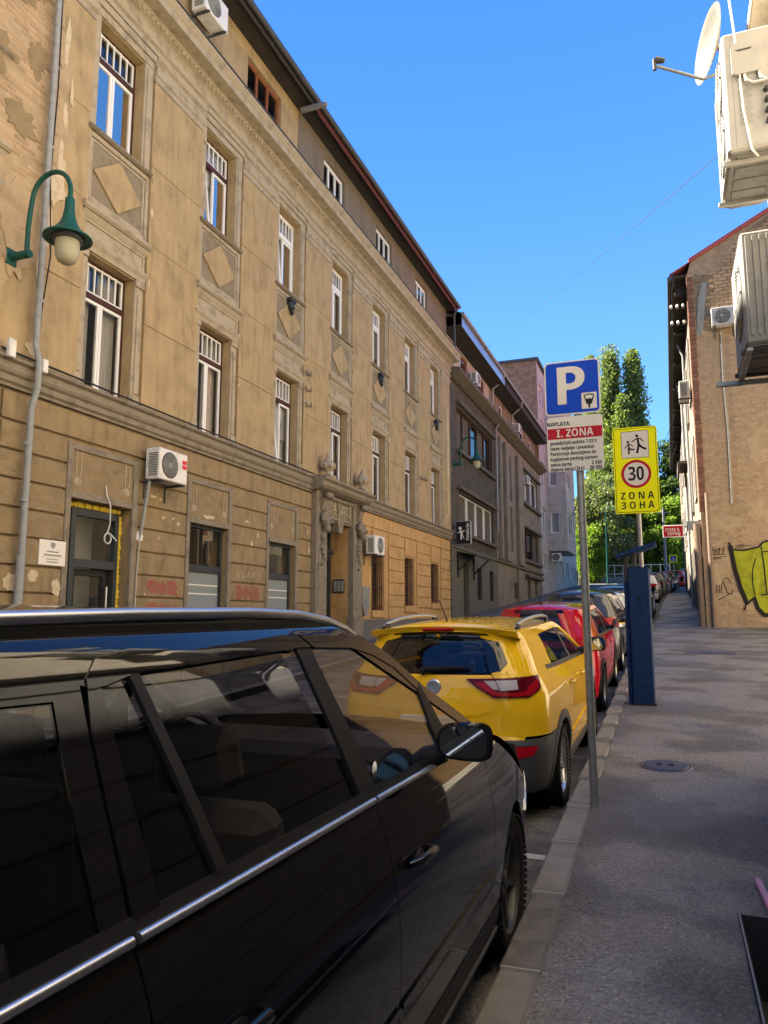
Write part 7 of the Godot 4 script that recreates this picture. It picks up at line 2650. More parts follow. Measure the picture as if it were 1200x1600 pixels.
func black_car() -> void:
	# tall estate in black: long glass house, bright strip under the windows, silver roof rails
	var c := {"L": 4.85, "rr": 0.36, "rf": 0.55, "B": 0.50, "BF": 0.33, "bow": 0.06, "bowf": 0.13, "kr": 0.05, "kf": 0.13,
		"wid": [[0.15, 0.81], [0.28, 0.86], [0.42, 0.885], [0.62, 0.900], [0.80, 0.895], [0.93, 0.872], [1.02, 0.848], [1.09, 0.818], [1.16, 0.786], [1.30, 0.716], [1.44, 0.640], [1.52, 0.597], [1.565, 0.568], [1.60, 0.532], [1.625, 0.48]],
		"tail": [[0.2, 0.06], [0.5, 0.0], [0.8, 0.03], [1.1, 0.06], [1.5, 0.28]], "nose": [[0.2, 0.08], [0.5, 0.0], [0.8, 0.07]],
		"belt_r": 1.125, "belt_f": 1.085, "dD": 0.25, "dC": 1.09, "dB": 2.14, "dF": 3.36, "dA0": 3.52, "dA1": 2.50, "dD1": 0.45, "yc": 0.99, "yn": 0.75, "sill": 0.20, "yre": 1.60, "gt": 1.535, "crown": 0.035,
		"wr": 1.12, "wf": 3.88, "r": 0.325, "wx": 0.872, "rgx": 0.46, "rg0": 1.13, "rg1": 1.48, "paint": "paint_black", "fine": true, "glass": "car_glass", "glass_rear": "tint_glass",
		"handle_y": 0.885, "handle": "paint_black", "spokes": 5, "rim": "rim_dark", "mirror_k": 0.86, "mirror_d": 2.72, "bump": 0.66}
	# side glass as the photograph shows it: quarter light, rear door with a divided pane, front door, small corner pane
	c.gquarter = pv([0.20, 1.15, 1.03, 1.138, 1.05, 1.30, 1.09, 1.475, 0.60, 1.49, 0.34, 1.45])
	c.grear = pv([1.17, 1.132, 2.03, 1.122, 2.015, 1.33, 1.98, 1.525, 1.32, 1.508, 1.215, 1.49, 1.19, 1.33])
	c.gfront = pv([2.20, 1.118, 2.86, 1.105, 2.87, 1.20, 2.91, 1.335, 2.78, 1.425, 2.63, 1.48, 2.47, 1.513, 2.19, 1.525, 2.19, 1.33])
	c.roofside = pv([-0.10, 1.50, 0.33, 1.49, 0.60, 1.515, 1.13, 1.51, 1.165, 1.50, 1.20, 1.49, 1.32, 1.515, 2.1, 1.53, 2.46, 1.522, 2.66, 1.49, 2.80, 1.44, 2.93, 1.36, 3.0, 1.345, 2.80, 1.475, 2.63, 1.545, 2.38, 1.60, -0.10, 1.60])
	c.dpillar = pv([rear_u(c, 0.46), 1.13, 0.20, 1.13, 0.33, 1.50, -0.1, 1.52, rear_u(c, 0.46), 1.52])
	var t := make_car(c, "parked_car", "black estate car with silver roof rails and a bright waist strip, nearest the camera", "cars parked along the kerb")
	for s in [1, -1]:
		# frames round the panes
		skin(c, t, "c_pillar", pv([1.03, 1.135, 1.095, 1.132, 1.125, 1.33, 1.165, 1.50, 1.13, 1.51, 0.60, 1.515, 0.33, 1.49, 0.34, 1.45, 0.60, 1.492, 1.09, 1.478, 1.05, 1.30]), M.paint_black, s, 0.0, 0.012, 0.0, 0.03)
		skin(c, t, "door_frame", pv([1.102, 1.13, 1.17, 1.13, 1.19, 1.33, 1.215, 1.49, 1.32, 1.508, 1.98, 1.525, 2.045, 1.522, 2.05, 1.566, 1.50, 1.562, 1.30, 1.556, 1.225, 1.542, 1.185, 1.51, 1.15, 1.42, 1.125, 1.30]), M.paint_black, s, 0.004, 0.02, 0.0, 0.03)
		skin(c, t, "window_frame", pv([2.19, 1.525, 2.47, 1.513, 2.63, 1.48, 2.78, 1.425, 2.91, 1.335, 2.96, 1.36, 2.80, 1.462, 2.65, 1.52, 2.48, 1.552, 2.14, 1.565]), M.paint_black, s, 0.003, 0.012, 0.0)
		skin(c, t, "mirror_sail", pv([2.86, 1.10, 3.06, 1.10, 2.99, 1.20, 2.96, 1.36, 2.91, 1.335, 2.87, 1.20]), M.plastic, s, 0.003, 0.012, 0.0)
		skin(c, t, "corner_window", pv([3.07, 1.105, 3.34, 1.10, 3.17, 1.20, 2.97, 1.345, 3.0, 1.21]), M.car_glass, s, -0.004, 0.0, 0.0)
		skin(c, t, "pane_divider", pv([1.345, 1.125, 1.38, 1.125, 1.333, 1.508, 1.302, 1.505]), M.plastic, s, 0.006, 0.012, 0.0)
		# waist strip in three lengths, one for each panel
		for q in [[0.30, 1.085], [1.095, 2.135], [2.145, 3.30]]:
			var wp := []
			for k in 14:
				var u := lerpf(q[0] + 0.003, q[1] - 0.003, k / 13.0)
				var yy := lerpf(1.125, 1.083, u / 3.3) - 0.006
				wp.append((shell(c, u, yy) + shell_n(c, u, yy) * 0.006) * Vector3(s, 1, 1))
			var wm := MB.new()
			wm.tube(wp, 0.0095, 10)
			part(t, "waist_strip", wm, M.chrome)
		# rubbing line along the doors, sill edge
		for q in [[1.5, 2.13], [2.15, 3.35]]:
			skin(c, t, "door_moulding", pv([q[0], 0.54, q[1], 0.54, q[1] - 0.01, 0.556, q[0], 0.556]), M.paint_black, s, 0.007, 0.01, 0.0)
		skin(c, t, "sill_edge", pv([1.50, 0.235, 3.5, 0.235, 3.5, 0.27, 1.5, 0.27]), M.plastic_grey, s, 0.018, 0.02, 0.0)
		# roof rail on its feet
		var rail := group_part(t, "roof_rail")
		var pts := []
		for q in [[0.25, 1.55, 0.0], [0.32, 1.59, 0.0], [0.50, 1.602, 0], [0.9, 1.612, 0], [1.4, 1.622, 0], [1.9, 1.625, 0], [2.2, 1.618, 0], [2.42, 1.597, 0], [2.58, 1.565, 0], [2.68, 1.53, 0]]:
			pts.append(Vector3(s * 0.53, q[1] + 0.008, -q[0]))
		var mb := MB.new()
		mb.tube(pts, 0.017, 12)
		part(rail, "bar", mb, M.rail_alu)
		mb = MB.new()
		mb.bev(s * 0.53 - 0.012, s * 0.53 + 0.012, 1.585, 1.615, -2.35, -0.4, 0.006)
		part(rail, "foot", mb, M.plastic)
	var fr := MB.new()
	fr.bev(-0.30, 0.30, 0.45, 0.57, -5.01, -4.98, 0.006)
	part(t, "number_plate", fr, M.plate_white)
	var st := MB.new()
	var sp := shell(c, 2.235, 1.16) - shell_n(c, 2.235, 1.16) * 0.003
	st.xf = Transform3D(Basis.IDENTITY, sp)
	st.blob(Vector3.ZERO, Vector3(0.004, 0.026, 0.017), 6)
	part(t, "sticker", st, M.sign_white)
	place(t, -1.655, 0.0, 4.85, 0.0)

func tail_lamp(c: Dictionary, t: Node3D, ins: float, y0: float, y1: float, wrap: float) -> void:
	for s in [1, -1]:
		var l := skin(c, t, "tail_light", pv([ins, y1 - 0.02, rear_u(c, c.B * 0.9), y0, 0.06, y0 + 0.02, wrap, y1 - 0.03, wrap - 0.02, y1 + 0.02, 0.0, y1]), M.lamp_red, s, 0.010, 0.02, 0.0)

func yellow_car() -> void:
	var c := {"L": 4.14, "rr": 0.27, "rf": 0.45, "B": 0.60, "BF": 0.40, "bow": 0.085, "bowf": 0.12, "kr": 0.07, "kf": 0.07,
		"wid": [[0.15, 0.82], [0.28, 0.87], [0.42, 0.90], [0.58, 0.914], [0.74, 0.918], [0.90, 0.905], [0.99, 0.885], [1.06, 0.85], [1.14, 0.80], [1.28, 0.735], [1.38, 0.68], [1.44, 0.635], [1.48, 0.59]],
		"tail": [[0.15, 0.10], [0.30, 0.02], [0.50, 0.0], [0.60, 0.015], [0.66, 0.05], [0.85, 0.06], [0.98, 0.075], [1.10, 0.10], [1.20, 0.16], [1.36, 0.26], [1.42, 0.25], [1.46, 0.24]], "nose": [[0.2, 0.08], [0.5, 0.0], [0.8, 0.08]],
		"belt_r": 1.125, "belt_f": 1.06, "dD": 0.60, "dC": 1.22, "dB": 2.02, "dF": 3.02, "dA0": 3.22, "dA1": 2.28, "dD1": 1.05, "yc": 0.98, "yn": 0.86, "sill": 0.19, "yre": 1.445, "gt": 1.375, "crown": 0.05,
		"wr": 0.75, "wf": 3.33, "r": 0.328, "wx": 0.905, "rgx": 0.545, "rg0": 1.115, "rg1": 1.395, "paint": "paint_yellow", "fine": true, "clad": "plastic_grey", "clad_bumper": true, "handle_y": 0.93, "mirror_paint": "plastic", "mirror_k": 1.0, "spokes": 10, "rim": "alu", "bump": 0.52, "glass": "car_glass", "glass_rear": "rear_glass"}
	var uc := rear_u(c, 0.0)
	c.quarter = pv([rear_u(c, 0.56), 0.66, 0.45, 0.66, 0.6, 0.40, 1.22, 0.40, 1.22, 1.10, 0.9, 1.13, 0.5, 1.14, rear_u(c, 0.55), 1.12, rear_u(c, 0.555), 1.0, rear_u(c, 0.50), 0.86])
	c.tailgate = pv([uc, 0.80, rear_u(c, 0.36), 0.805, rear_u(c, 0.46), 0.845, rear_u(c, 0.53), 0.95, rear_u(c, 0.55), 1.02, rear_u(c, 0.545), 1.12, uc, 1.115])
	c.bumper = pv([uc, 0.24, 0.45, 0.24, 0.45, 0.66, -0.05, 0.64, uc, 0.62])
	c.dpillar = pv([rear_u(c, 0.55), 1.12, 0.5, 1.135, 0.92, 1.13, 1.00, 1.385, 0.0, 1.41, rear_u(c, 0.56), 1.41])
	c.grear = pv([1.02, 1.15, 1.96, 1.105, 1.95, 1.385, 1.13, 1.375, 1.08, 1.30])
	var t := make_car(c, "parked_car", "bright yellow crossover with silver roof rails behind the black estate", "cars parked along the kerb")
	# painted strip of the bumper between tailgate and cladding
	skin(c, t, "bumper_skin", pv([uc, 0.62, -0.05, 0.64, -0.03, 0.70, -0.03, 1.0, rear_u(c, 0.54), 0.99, rear_u(c, 0.44), 0.88, uc, 0.82]), M.paint_yellow, 0, -0.004, 0.012, 0.0)
	for s in [1, -1]:
		# tail lamp: dark red surround, red, white and clear chambers
		var l := skin(c, t, "tail_light", pv([rear_u(c, 0.30), 1.085, rear_u(c, 0.38), 1.015, rear_u(c, 0.49), 0.948, 0.0, 0.952, 0.13, 1.005, 0.19, 1.10, 0.02, 1.095]), M.lamp_dark_red, s, 0.014, 0.03, 0.0)
		skin(c, l, "red_chamber", pv([rear_u(c, 0.36), 1.06, rear_u(c, 0.42), 1.005, rear_u(c, 0.50), 0.962, -0.04, 0.96, 0.03, 1.0, -0.1, 0.985, rear_u(c, 0.53), 0.99, rear_u(c, 0.45), 1.065]), M.lamp_red, s, 0.0155, 0.002, 0.0)
		skin(c, l, "white_chamber", pv([rear_u(c, 0.45), 1.072, rear_u(c, 0.505), 1.012, rear_u(c, 0.548), 1.008, rear_u(c, 0.548), 1.072]), M.lamp_white, s, 0.0157, 0.002, 0.0)
		skin(c, l, "clear_chamber", pv([rear_u(c, 0.556), 1.0, -0.06, 1.01, -0.04, 1.075, rear_u(c, 0.556), 1.075]), M.lamp_white, s, 0.0157, 0.002, 0.0)
		skin(c, l, "red_edge", pv([-0.02, 0.963, 0.02, 0.963, 0.12, 1.02, 0.15, 1.08, 0.02, 1.03]), M.lamp_red, s, 0.0157, 0.002, 0.0)
		skin(c, t, "bumper_lamp", pv([rear_u(c, 0.44), 0.585, 0.06, 0.595, 0.02, 0.53, rear_u(c, 0.49), 0.485, rear_u(c, 0.52), 0.52]), M.lamp_red, s, 0.016, 0.01, 0.0)
		skin(c, t, "bumper_lamp_bezel", pv([rear_u(c, 0.40), 0.59, 0.03, 0.60, -0.01, 0.525, rear_u(c, 0.49), 0.48, rear_u(c, 0.50), 0.505]), M.plastic, s, 0.012, 0.01, 0.0)
		# gloss panel beside the rear window
		skin(c, t, "window_fin", pv([rear_u(c, 0.53), 1.13, -0.12, 1.145, -0.05, 1.20, -0.06, 1.36, rear_u(c, 0.53), 1.405]), M.paint_black, s, 0.004, 0.01, 0.0)
		var rail := group_part(t, "roof_rail")
		var mb := MB.new()
		mb.tube([Vector3(s * 0.585, 1.478, -0.42), Vector3(s * 0.586, 1.498, -0.56), Vector3(s * 0.595, 1.520, -0.9), Vector3(s * 0.60, 1.528, -1.3), Vector3(s * 0.60, 1.522, -1.7), Vector3(s * 0.595, 1.50, -2.0), Vector3(s * 0.59, 1.47, -2.14)], [0.008, 0.014, 0.016, 0.016, 0.016, 0.014, 0.008], 10)
		part(rail, "bar", mb, M.rail_alu)
		mb = MB.new()
		mb.bev(s * 0.587 - 0.014, s * 0.587 + 0.014, 1.44, 1.495, -0.58, -0.44, 0.008)
		part(rail, "foot", mb, M.plastic)
		mb = MB.new()
		mb.bev(s * 0.593 - 0.014, s * 0.593 + 0.014, 1.44, 1.495, -2.1, -1.94, 0.008)
		part(rail, "foot", mb, M.plastic)
		var dd := skin(c, t, "door_groove", pv([1.28, 0.50, 2.9, 0.56, 2.9, 0.575, 1.28, 0.515]), M.paint_yellow, s, 0.010, 0.012, 0.0)
	skin(c, t, "diffuser", pv([uc, 0.25, -0.02, 0.25, -0.06, 0.44, rear_u(c, 0.45), 0.47, uc, 0.50]), M.plastic, 0, 0.010, 0.012, 0.0)
	# spoiler, third brake lamp, wiper, badge, aerial, plate
	var mb := MB.new()
	var rows := []
	for k in 15:
		var f := lerpf(-1.0, 1.0, k / 14.0)
		rows.append(Vector3(f * 0.63, 1.442 + 0.046 * (1.0 - f * f), -(0.24 - 0.10 * (1.0 - f * f))))
	for k in 14:
		var a: Vector3 = rows[k]
		var b: Vector3 = rows[k + 1]
		var fw := Vector3(0, 0.008, -0.16)
		var dn := Vector3(0, -0.045, -0.03)
		mb.quad(a, b, b + fw, a + fw, Vector3.UP)
		mb.quad(a, b, b + dn, a + dn, Vector3(0, 0, 1))
		mb.quad(a + dn, b + dn, b + fw + Vector3(0, -0.08, 0), a + fw + Vector3(0, -0.08, 0), Vector3.DOWN)
	part(t, "spoiler", mb, M.paint_yellow)
	mb = MB.new()
	mb.bev(-0.13, 0.13, 1.452, 1.474, -0.17, -0.128, 0.005)
	part(t, "brake_light", mb, M.lamp_red)
	mb = MB.new()
	var wp := shell(c, uc, 1.145)
	mb.tube([Vector3(-0.10, 1.135, wp.z + 0.04), Vector3(-0.06, 1.155, wp.z + 0.035), Vector3(0.12, 1.17, wp.z + 0.02), Vector3(0.30, 1.17, wp.z - 0.005)], [0.034, 0.028, 0.018, 0.008], 8)
	part(t, "rear_wiper", mb, M.plastic)
	mb = MB.new(Transform3D(Basis(Vector3(1, 0, 0), PI / 2), Vector3(0, 1.02, shell(c, uc, 1.02).z)))
	mb.lathe([Vector2(0.0, 0.006), Vector2(0.042, 0.006), Vector2(0.055, 0.010), Vector2(0.062, 0.0)], 24)
	part(t, "round_badge", mb, M.chrome)
	mb = MB.new()
	mb.tube([Vector3(0.0, 1.475, -0.42), Vector3(0.0, 1.515, -0.44)], [0.045, 0.02], 8)
	mb.tube([Vector3(0.0, 1.51, -0.44), Vector3(-0.02, 1.70, -0.26)], [0.009, 0.003], 6)
	part(t, "aerial", mb, M.plastic)
	mb = MB.new()
	mb.bev(-0.26, 0.26, 0.69, 0.80, 0.0, 0.085, 0.004)
	part(t, "number_plate", mb, M.plate_white)
	place(t, -1.80, 5.93, 4.14, 0.0)

func hatch(paint_: String, L := 4.0, h := 1.50) -> Dictionary:
	var k := h / 1.50
	return {"L": L, "rr": 0.34, "rf": 0.45, "B": 0.47, "BF": 0.38, "bow": 0.07, "bowf": 0.12, "kr": 0.06, "kf": 0.07,
		"wid": [[0.15, 0.77], [0.30, 0.82], [0.55, 0.845], [0.75, 0.85], [0.92, 0.835], [1.0 * k, 0.81], [1.06 * k, 0.78], [1.2 * k, 0.72], [1.36 * k, 0.65], [1.44 * k, 0.60], [1.49 * k, 0.55]],
		"tail": [[0.15, 0.08], [0.35, 0.01], [0.5, 0.0], [0.7, 0.04], [0.95, 0.06], [1.05 * k, 0.10], [1.25 * k, 0.22], [1.42 * k, 0.30]], "nose": [[0.2, 0.08], [0.5, 0.0], [0.8, 0.08]],
		"belt_r": 1.04 * k, "belt_f": 0.99 * k, "dD": 0.60, "dC": 1.15, "dB": 2.0, "dF": L - 1.12, "dA0": L - 0.92, "dA1": L - 1.85, "dD1": 0.92, "yc": 0.95, "yn": 0.82, "sill": 0.18, "yre": 1.44 * k, "gt": 1.37 * k, "crown": 0.05,
		"wr": 0.70, "wf": L - 0.80, "r": 0.315, "wx": 0.845, "rgx": 0.44, "rg0": 1.02 * k, "rg1": 1.35 * k, "paint": paint_, "spokes": 10, "rim": "alu", "bump": 0.60, "mirror_paint": "plastic"}

func red_car() -> void:
	var c := hatch("paint_red", 4.0, 1.52)
	c.fine = true
	c.clad = "plastic"
	c.rgx = 0.45
	var t := make_car(c, "parked_car", "red hatchback with black lower trim behind the yellow crossover", "cars parked along the kerb")
	for s in [1, -1]:
		var l := skin(c, t, "tail_light", pv([rear_u(c, 0.45), 0.88, 0.10, 0.86, 0.16, 1.0, 0.10, 1.09, -0.06, 1.08, rear_u(c, 0.44), 0.99]), M.lamp_red, s, 0.012, 0.02, 0.0)
		skin(c, l, "clear_chamber", pv([-0.10, 0.90, 0.04, 0.90, 0.04, 0.96, -0.10, 0.96]), M.lamp_white, s, 0.014, 0.004, 0.0)
	var mb := MB.new()
	mb.tube([Vector3(0.0, 1.49, -0.45), Vector3(0.0, 1.53, -0.46)], [0.03, 0.015], 8)
	mb.tube([Vector3(0.0, 1.52, -0.46), Vector3(0.0, 1.75, -0.28)], [0.008, 0.003], 6)
	part(t, "aerial", mb, M.plastic)
	mb = MB.new()
	mb.bev(-0.26, 0.26, 0.70, 0.81, -0.02, 0.03, 0.004)
	part(t, "number_plate", mb, M.plate_white)
	place(t, -1.80, 10.95, 4.0, 0.0)

func other_cars() -> void:
	var grp := "cars parked along the kerb"
	# [paint, L, h, x, d, yaw, label]
	for q in [["paint_grey", 4.3, 1.60, -1.80, 15.6, 0.0, "dark grey car with red tail lamps behind the red hatchback"],
		["paint_silver", 4.2, 1.48, -1.80, 20.6, 0.0, "silver hatchback mostly hidden behind the dark grey car"],
		["paint_blue", 4.2, 1.52, -1.72, 25.6, 0.0, "blue hatchback seen above the silver one"],
		["paint_grey", 4.2, 1.50, -1.50, 30.6, -0.5, "dark car just showing beside the ticket machine"],
		["paint_white", 4.4, 1.60, -1.45, 45.2, -1.5, "white crossover with red tail lamps up the street"],
		["paint_grey", 4.3, 1.62, -1.12, 50.6, -2.5, "dark grey car in front of the white crossover"],
		["paint_silver", 4.2, 1.50, -0.80, 55.8, -4.0, "pale silver car in the row beyond the dark grey one"],
		["paint_red2", 4.1, 1.50, -0.50, 61.0, -5.0, "orange red hatchback in the distance by the zebra sign"],
		["paint_red2", 4.2, 1.50, 0.35, 67.0, -8.0, "red car at the far end of the row"],
		["paint_white", 4.3, 1.55, 1.35, 72.5, -10.0, "white car at the very end of the street"]]:
		var c := hatch(q[0], q[1], q[2])
		if q[2] >= 1.6:
			c.clad = "plastic"
		var t := make_car(c, "parked_car", q[6], grp)
		var k: float = q[2] / 1.5
		for s in [1, -1]:
			skin(c, t, "tail_light", pv([rear_u(c, 0.40), 0.90 * k, 0.05, 0.88 * k, 0.18, 1.0 * k, 0.05, 1.02 * k, rear_u(c, 0.42), 1.0 * k]), M.lamp_red, s, 0.012, 0.02, 0.0, 0.11)
		var mb := MB.new()
		mb.bev(-0.26, 0.26, 0.70, 0.81, -0.02, 0.03, 0.004)
		part(t, "number_plate", mb, M.plate_white)
		place(t, q[3], q[4], q[1], q[5])

# ---------------------------------------------------------------- trees and the far end of the street
func tree(called: String, label: String, x: float, d: float, h: float, rad: float, kind: String, cols: Array, sd: int, leaves: int, leaf := 0.22, low := 0.18) -> void:
	var gnd := gy(d) - 0.3
	var t := thing(called, label, "tree", Vector3(x, gnd, -d), "trees at the end of the street")
	var r := RandomNumberGenerator.new()
	r.seed = sd
	var mb := MB.new()
	var slim := kind == "leaf_poplar"
	var tr := 0.02 * h * (0.55 if slim else 0.8)
	mb.tube([Vector3(0, -0.2, 0), Vector3(r.randf_range(-0.1, 0.1), h * 0.3, 0), Vector3(r.randf_range(-0.2, 0.2), h * 0.6, 0.1), Vector3(0, h * 0.92, 0)], [tr, tr * 0.8, tr * 0.5, 0.03], 8)
	# limbs carry clumps of leaves
	var clumps := []
	var n := 120 if slim else 80
	for i in n:
		var q := (i + r.randf()) / n
		var y := lerpf(low, 0.99, q)
		var a := r.randf() * TAU
		var prof: float
		if slim:
			prof = rad * (0.55 + 0.45 * sin(PI * clampf(y * 1.05, 0, 1))) * (1.0 - pow(y, 5.0))
		else:
			prof = rad * sqrt(maxf(0.0, 1.0 - pow((y - 0.58) / 0.46, 2.0)))
		var rr := prof * sqrt(r.randf_range(0.15, 1.0)) * (0.8 if slim else 0.95)
		var c := Vector3(cos(a) * rr, y * h, sin(a) * rr)
		var root := Vector3(0, maxf(low * h * 0.6, y * h - rr * (2.2 if slim else 0.9)), 0)
		mb.tube([root, root.lerp(c, 0.55) + Vector3(0, -0.05 * rr, 0), c], [tr * 0.22, tr * 0.14, 0.02], 5, false)
		clumps.append([c, (rad * (0.40 if slim else 0.34)) * r.randf_range(0.5, 1.35)])
	part(t, "trunk", mb, M.bark)
	mb = MB.new()
	mb.tinted = true
	for i in leaves:
		var cl: Array = clumps[r.randi_range(0, clumps.size() - 1)]
		var v := Vector3(r.randfn(), r.randfn() * (1.7 if slim else 0.8), r.randfn()).limit_length(2.0) * 0.5
		var p: Vector3 = cl[0] + v * cl[1]
		var s := leaf * r.randf_range(0.6, 1.35)
		var up := Vector3(r.randf_range(-1, 1), r.randf_range(-0.6, 1), r.randf_range(-1, 1)).normalized()
		var ax := up.cross(Vector3(r.randf_range(-1, 1), r.randf_range(-1, 1), r.randf_range(-1, 1))).normalized()
		var bx := up.cross(ax)
		var base: Color = cols[r.randi_range(0, cols.size() - 1)]
		mb.col = Color(base.r, base.g, base.b) * r.randf_range(0.75, 1.25)
		mb.col.a = 1.0
		# a pointed leaf spray of two folded faces
		mb.stri(p - ax * s * 0.5, p + bx * s * 0.34, p + ax * s * 0.6, up, up, up)
		mb.stri(p - ax * s * 0.5, p - bx * s * 0.34, p + ax * s * 0.6, up, up, up)
	part(t, "crown", mb, M[kind])

func trees() -> void:
	var pop := [Color(0.19, 0.225, 0.075), Color(0.235, 0.26, 0.10), Color(0.13, 0.17, 0.06)]
	var oli := [Color(0.19, 0.21, 0.11), Color(0.22, 0.235, 0.14), Color(0.15, 0.175, 0.085)]
	var drk := [Color(0.085, 0.125, 0.03), Color(0.11, 0.15, 0.04), Color(0.06, 0.095, 0.025)]
	var lig := [Color(0.17, 0.25, 0.03), Color(0.21, 0.29, 0.04), Color(0.135, 0.21, 0.03)]
	tree("poplar_tree", "tall slim poplar just right of the parking sign", -5.7, 95.0, 28.6, 2.9, "leaf_poplar", pop, 1, 25000, 0.31, 0.10)
	tree("poplar_tree", "slim poplar standing furthest right of the poplars", -3.1, 95.5, 28.2, 2.5, "leaf_poplar", pop, 2, 20000, 0.31, 0.10)
	tree("poplar_tree", "poplar whose tip shows over the parking sign", -8.2, 97.0, 28.8, 2.2, "leaf_poplar", pop, 3, 15000, 0.31, 0.10)
	tree("poplar_tree", "shorter poplar between the two tall ones", -4.4, 93.0, 22.0, 2.4, "leaf_poplar", pop, 4, 16000, 0.31, 0.08)
	tree("olive_green_tree", "grey green broad tree left of the zone sign", -6.3, 84.0, 11.3, 3.2, "leaf_olive", oli, 5, 22000, 0.26, 0.12)
	tree("broadleaf_tree", "small bright green tree beside the grey block", -7.6, 80.5, 6.0, 1.7, "leaf_light", lig, 6, 11000, 0.24, 0.10)
	tree("broadleaf_tree", "dark green tree behind the zone sign", -3.2, 88.0, 11.0, 2.9, "leaf_dark", drk, 7, 20000, 0.28, 0.12)
	tree("broadleaf_tree", "light green tree right of the zone sign's pole", -0.4, 86.0, 8.6, 2.6, "leaf_light", lig, 8, 19000, 0.28, 0.14)
	tree("broadleaf_tree", "tall dark tree against the sky beside the gable house", 1.9, 93.0, 16.5, 3.0, "leaf_dark", drk, 9, 22000, 0.30, 0.10)
	tree("broadleaf_tree", "light tree over the far end of the row of cars", 2.3, 88.0, 7.6, 2.4, "leaf_light", lig, 10, 14000, 0.28, 0.2)
	tree("olive_green_tree", "pale tree behind the dark one near the concrete pole", 0.6, 99.0, 12.0, 3.2, "leaf_olive", oli, 11, 18000, 0.30, 0.08)
	tree("broadleaf_tree", "dark tree filling the gap under the poplars", -7.0, 101.0, 12.5, 3.6, "leaf_dark", drk, 12, 18000, 0.32, 0.06)
	tree("broadleaf_tree", "dark low tree under the light one", -1.8, 103.0, 11.0, 4.0, "leaf_dark", drk, 13, 18000, 0.34, 0.04)
	tree("broadleaf_tree", "dark tree at the far left of the garden", -11.5, 92.0, 11.0, 3.4, "leaf_dark", drk, 14, 14000, 0.32, 0.06)
	tree("broadleaf_tree", "dark tree hidden behind the gable house", 5.5, 104.0, 13.0, 4.0, "leaf_dark", drk, 15, 14000, 0.34, 0.06)
	# clipped hedge closing the garden
	var t := thing("hedge", "dark hedge behind the garden fence", "hedge", Vector3(-5.0, gy(88.0) - 0.3, -89.0))
	var r := RandomNumberGenerator.new()
	r.seed = 44
	var mb := MB.new()
	mb.tinted = true
	for i in 9000:
		var p := Vector3(r.randf_range(-7, 9), pow(r.randf(), 0.8) * (2.6 + 0.5 * sin(i * 0.01)), r.randf_range(-1.0, 1.0))
		var up := Vector3(r.randf_range(-1, 1), r.randf_range(-0.3, 1), r.randf_range(-1, 1)).normalized()
		var ax := up.cross(Vector3(r.randf_range(-1, 1), r.randf_range(-1, 1), r.randf_range(-1, 1))).normalized()
		var bx := up.cross(ax)
		var base: Color = drk[r.randi_range(0, 2)]
		mb.col = Color(base.r, base.g, base.b, 1.0) * r.randf_range(0.8, 1.2)
		mb.stri(p - ax * 0.12, p + bx * 0.09, p + ax * 0.14, up, up, up)
		mb.stri(p - ax * 0.12, p - bx * 0.09, p + ax * 0.14, up, up, up)
	part(t, "foliage", mb, M.leaf_dark)

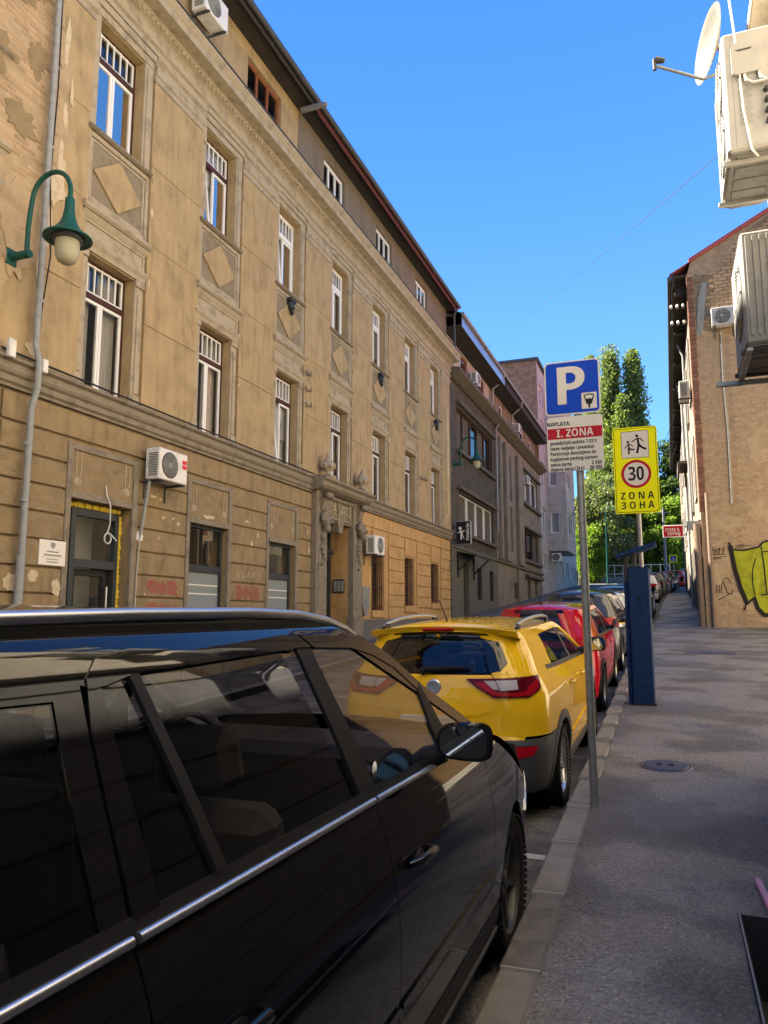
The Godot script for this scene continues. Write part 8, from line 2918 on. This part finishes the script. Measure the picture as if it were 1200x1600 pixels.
func far_things() -> void:
	# low garden wall with a pale fence
	var t := thing("garden_fence", "pale fence on a low wall beyond the parked cars", "fence", Vector3(0, gy(80.0), -82.0))
	var mb := MB.new()
	mb.bev(-9.0, 0.2, -0.5, 0.75, -0.15, 0.15, 0.03)
	part(t, "low_wall", mb, M.concrete)
	for k in 11:
		mb = MB.new()
		mb.bev(-9.0 + k * 0.9, -8.92 + k * 0.9, 0.75, 2.0, -0.04, 0.04, 0.01)
		part(t, "post", mb, M.shutter)
	for y in [1.0, 1.9]:
		mb = MB.new()
		mb.rb(-9.0, 0.1, y, y + 0.06, -0.02, 0.02)
		part(t, "rail", mb, M.shutter)
	t = thing("lamp_post", "slim green lamp post before the grey green tree", "lamp post", Vector3(-5.75, gy(78.0), -78.0))
	mb = MB.new()
	mb.tube([Vector3(0, -0.2, 0), Vector3(0.0, 3.0, 0), Vector3(0.05, 7.4, 0)], [0.11, 0.08, 0.05], 8)
	part(t, "post", mb, M.lamp_green)
	mb = MB.new()
	mb.tube([Vector3(0.05, 7.35, 0), Vector3(0.3, 7.6, 0), Vector3(0.7, 7.6, 0)], 0.04, 6)
	mb.blob(Vector3(0.8, 7.55, 0), Vector3(0.2, 0.06, 0.09), 5)
	part(t, "lamp_head", mb, M.lamp_green)
	t = thing("utility_pole", "grey concrete pole beside the zebra crossing sign", "utility pole", Vector3(-0.3, gy(76.0), -76.0))
	mb = MB.new()
	mb.tube([Vector3(0, -0.2, 0), Vector3(0, 7.2, 0)], [0.16, 0.10], 10)
	part(t, "post", mb, M.concrete)
	mb = MB.new()
	mb.bev(-0.5, 0.5, 6.7, 6.8, -0.05, 0.05, 0.01)
	part(t, "cross_arm", mb, M.concrete)
	var d := 66.0
	t = thing("crossing_sign", "small yellow and blue zebra crossing sign far up the street", "road sign", Vector3(0.33, gy(d), -d))
	var y := 6.26 - gy(d)
	mb = MB.new()
	mb.tube([Vector3(0, -0.1, 0), Vector3(0, y + 0.2, 0)], 0.04, 8)
	part(t, "pole", mb, M.galvanised)
	plate(t, "yellow_plate", at(0, y, 0.05), round_rect(-0.32, 0.32, -0.34, 0.34, 0.04), 0.0, 0.012, M.sign_yellow)
	plate(t, "blue_plate", at(0, y, 0.05), round_rect(-0.21, 0.21, -0.22, 0.22, 0.02), 0.012, 0.016, M.sign_blue)
	plate(t, "white_triangle", at(0, y, 0.05), PackedVector2Array([Vector2(-0.16, -0.15), Vector2(0.16, -0.15), Vector2(0.0, 0.16)]), 0.016, 0.020, M.sign_white)
	stroke(t, "walking_figure", at(0, y, 0.05), [[0.0, 0.06, 0.0, -0.02, -0.05, -0.12], [0.0, -0.02, 0.05, -0.12]], 0.03, 0.0205, M.sign_black)
	# ochre house closing the view on the right
	t = thing("distant_house", "yellow ochre house half hidden by trees at the street's end", "building", Vector3(5.6, gy(92.0), -94.0))
	mb = MB.new()
	mb.holes(-3.2, 4.0, -0.5, 6.0, 0.0, 0.2, [[-2.2, -1.2, 1.0, 2.6], [0.2, 1.2, 1.0, 2.6], [-2.2, -1.2, 3.6, 5.2], [0.2, 1.2, 3.6, 5.2]])
	mb.rb(-3.2, -3.0, -0.5, 6.0, -6.0, -0.21)
	mb.rb(3.8, 4.0, -0.5, 6.0, -6.0, -0.21)
	mb.rb(-3.2, 4.0, -0.5, 6.0, -6.2, -6.0)
	part(t, "wall", mb, M.orange_wall)
	for q in [[-2.2, 1.0], [0.2, 1.0], [-2.2, 3.6], [0.2, 3.6]]:
		simple_window(t, Transform3D.IDENTITY, q[0], q[0] + 1.0, q[1], q[1] + 1.6, -0.12, 2, M.white_frame, "pane", M.shutter)
	mb = MB.new()
	mb.quad(Vector3(-3.6, 5.9, 0.5), Vector3(4.4, 5.9, 0.5), Vector3(4.4, 8.2, -3.0), Vector3(-3.6, 8.2, -3.0), Vector3(0, 1, 1))
	mb.quad(Vector3(-3.6, 5.9, -6.6), Vector3(4.4, 5.9, -6.6), Vector3(4.4, 8.2, -3.0), Vector3(-3.6, 8.2, -3.0), Vector3(0, 1, -1))
	part(t, "roof", mb, M.roof_red)
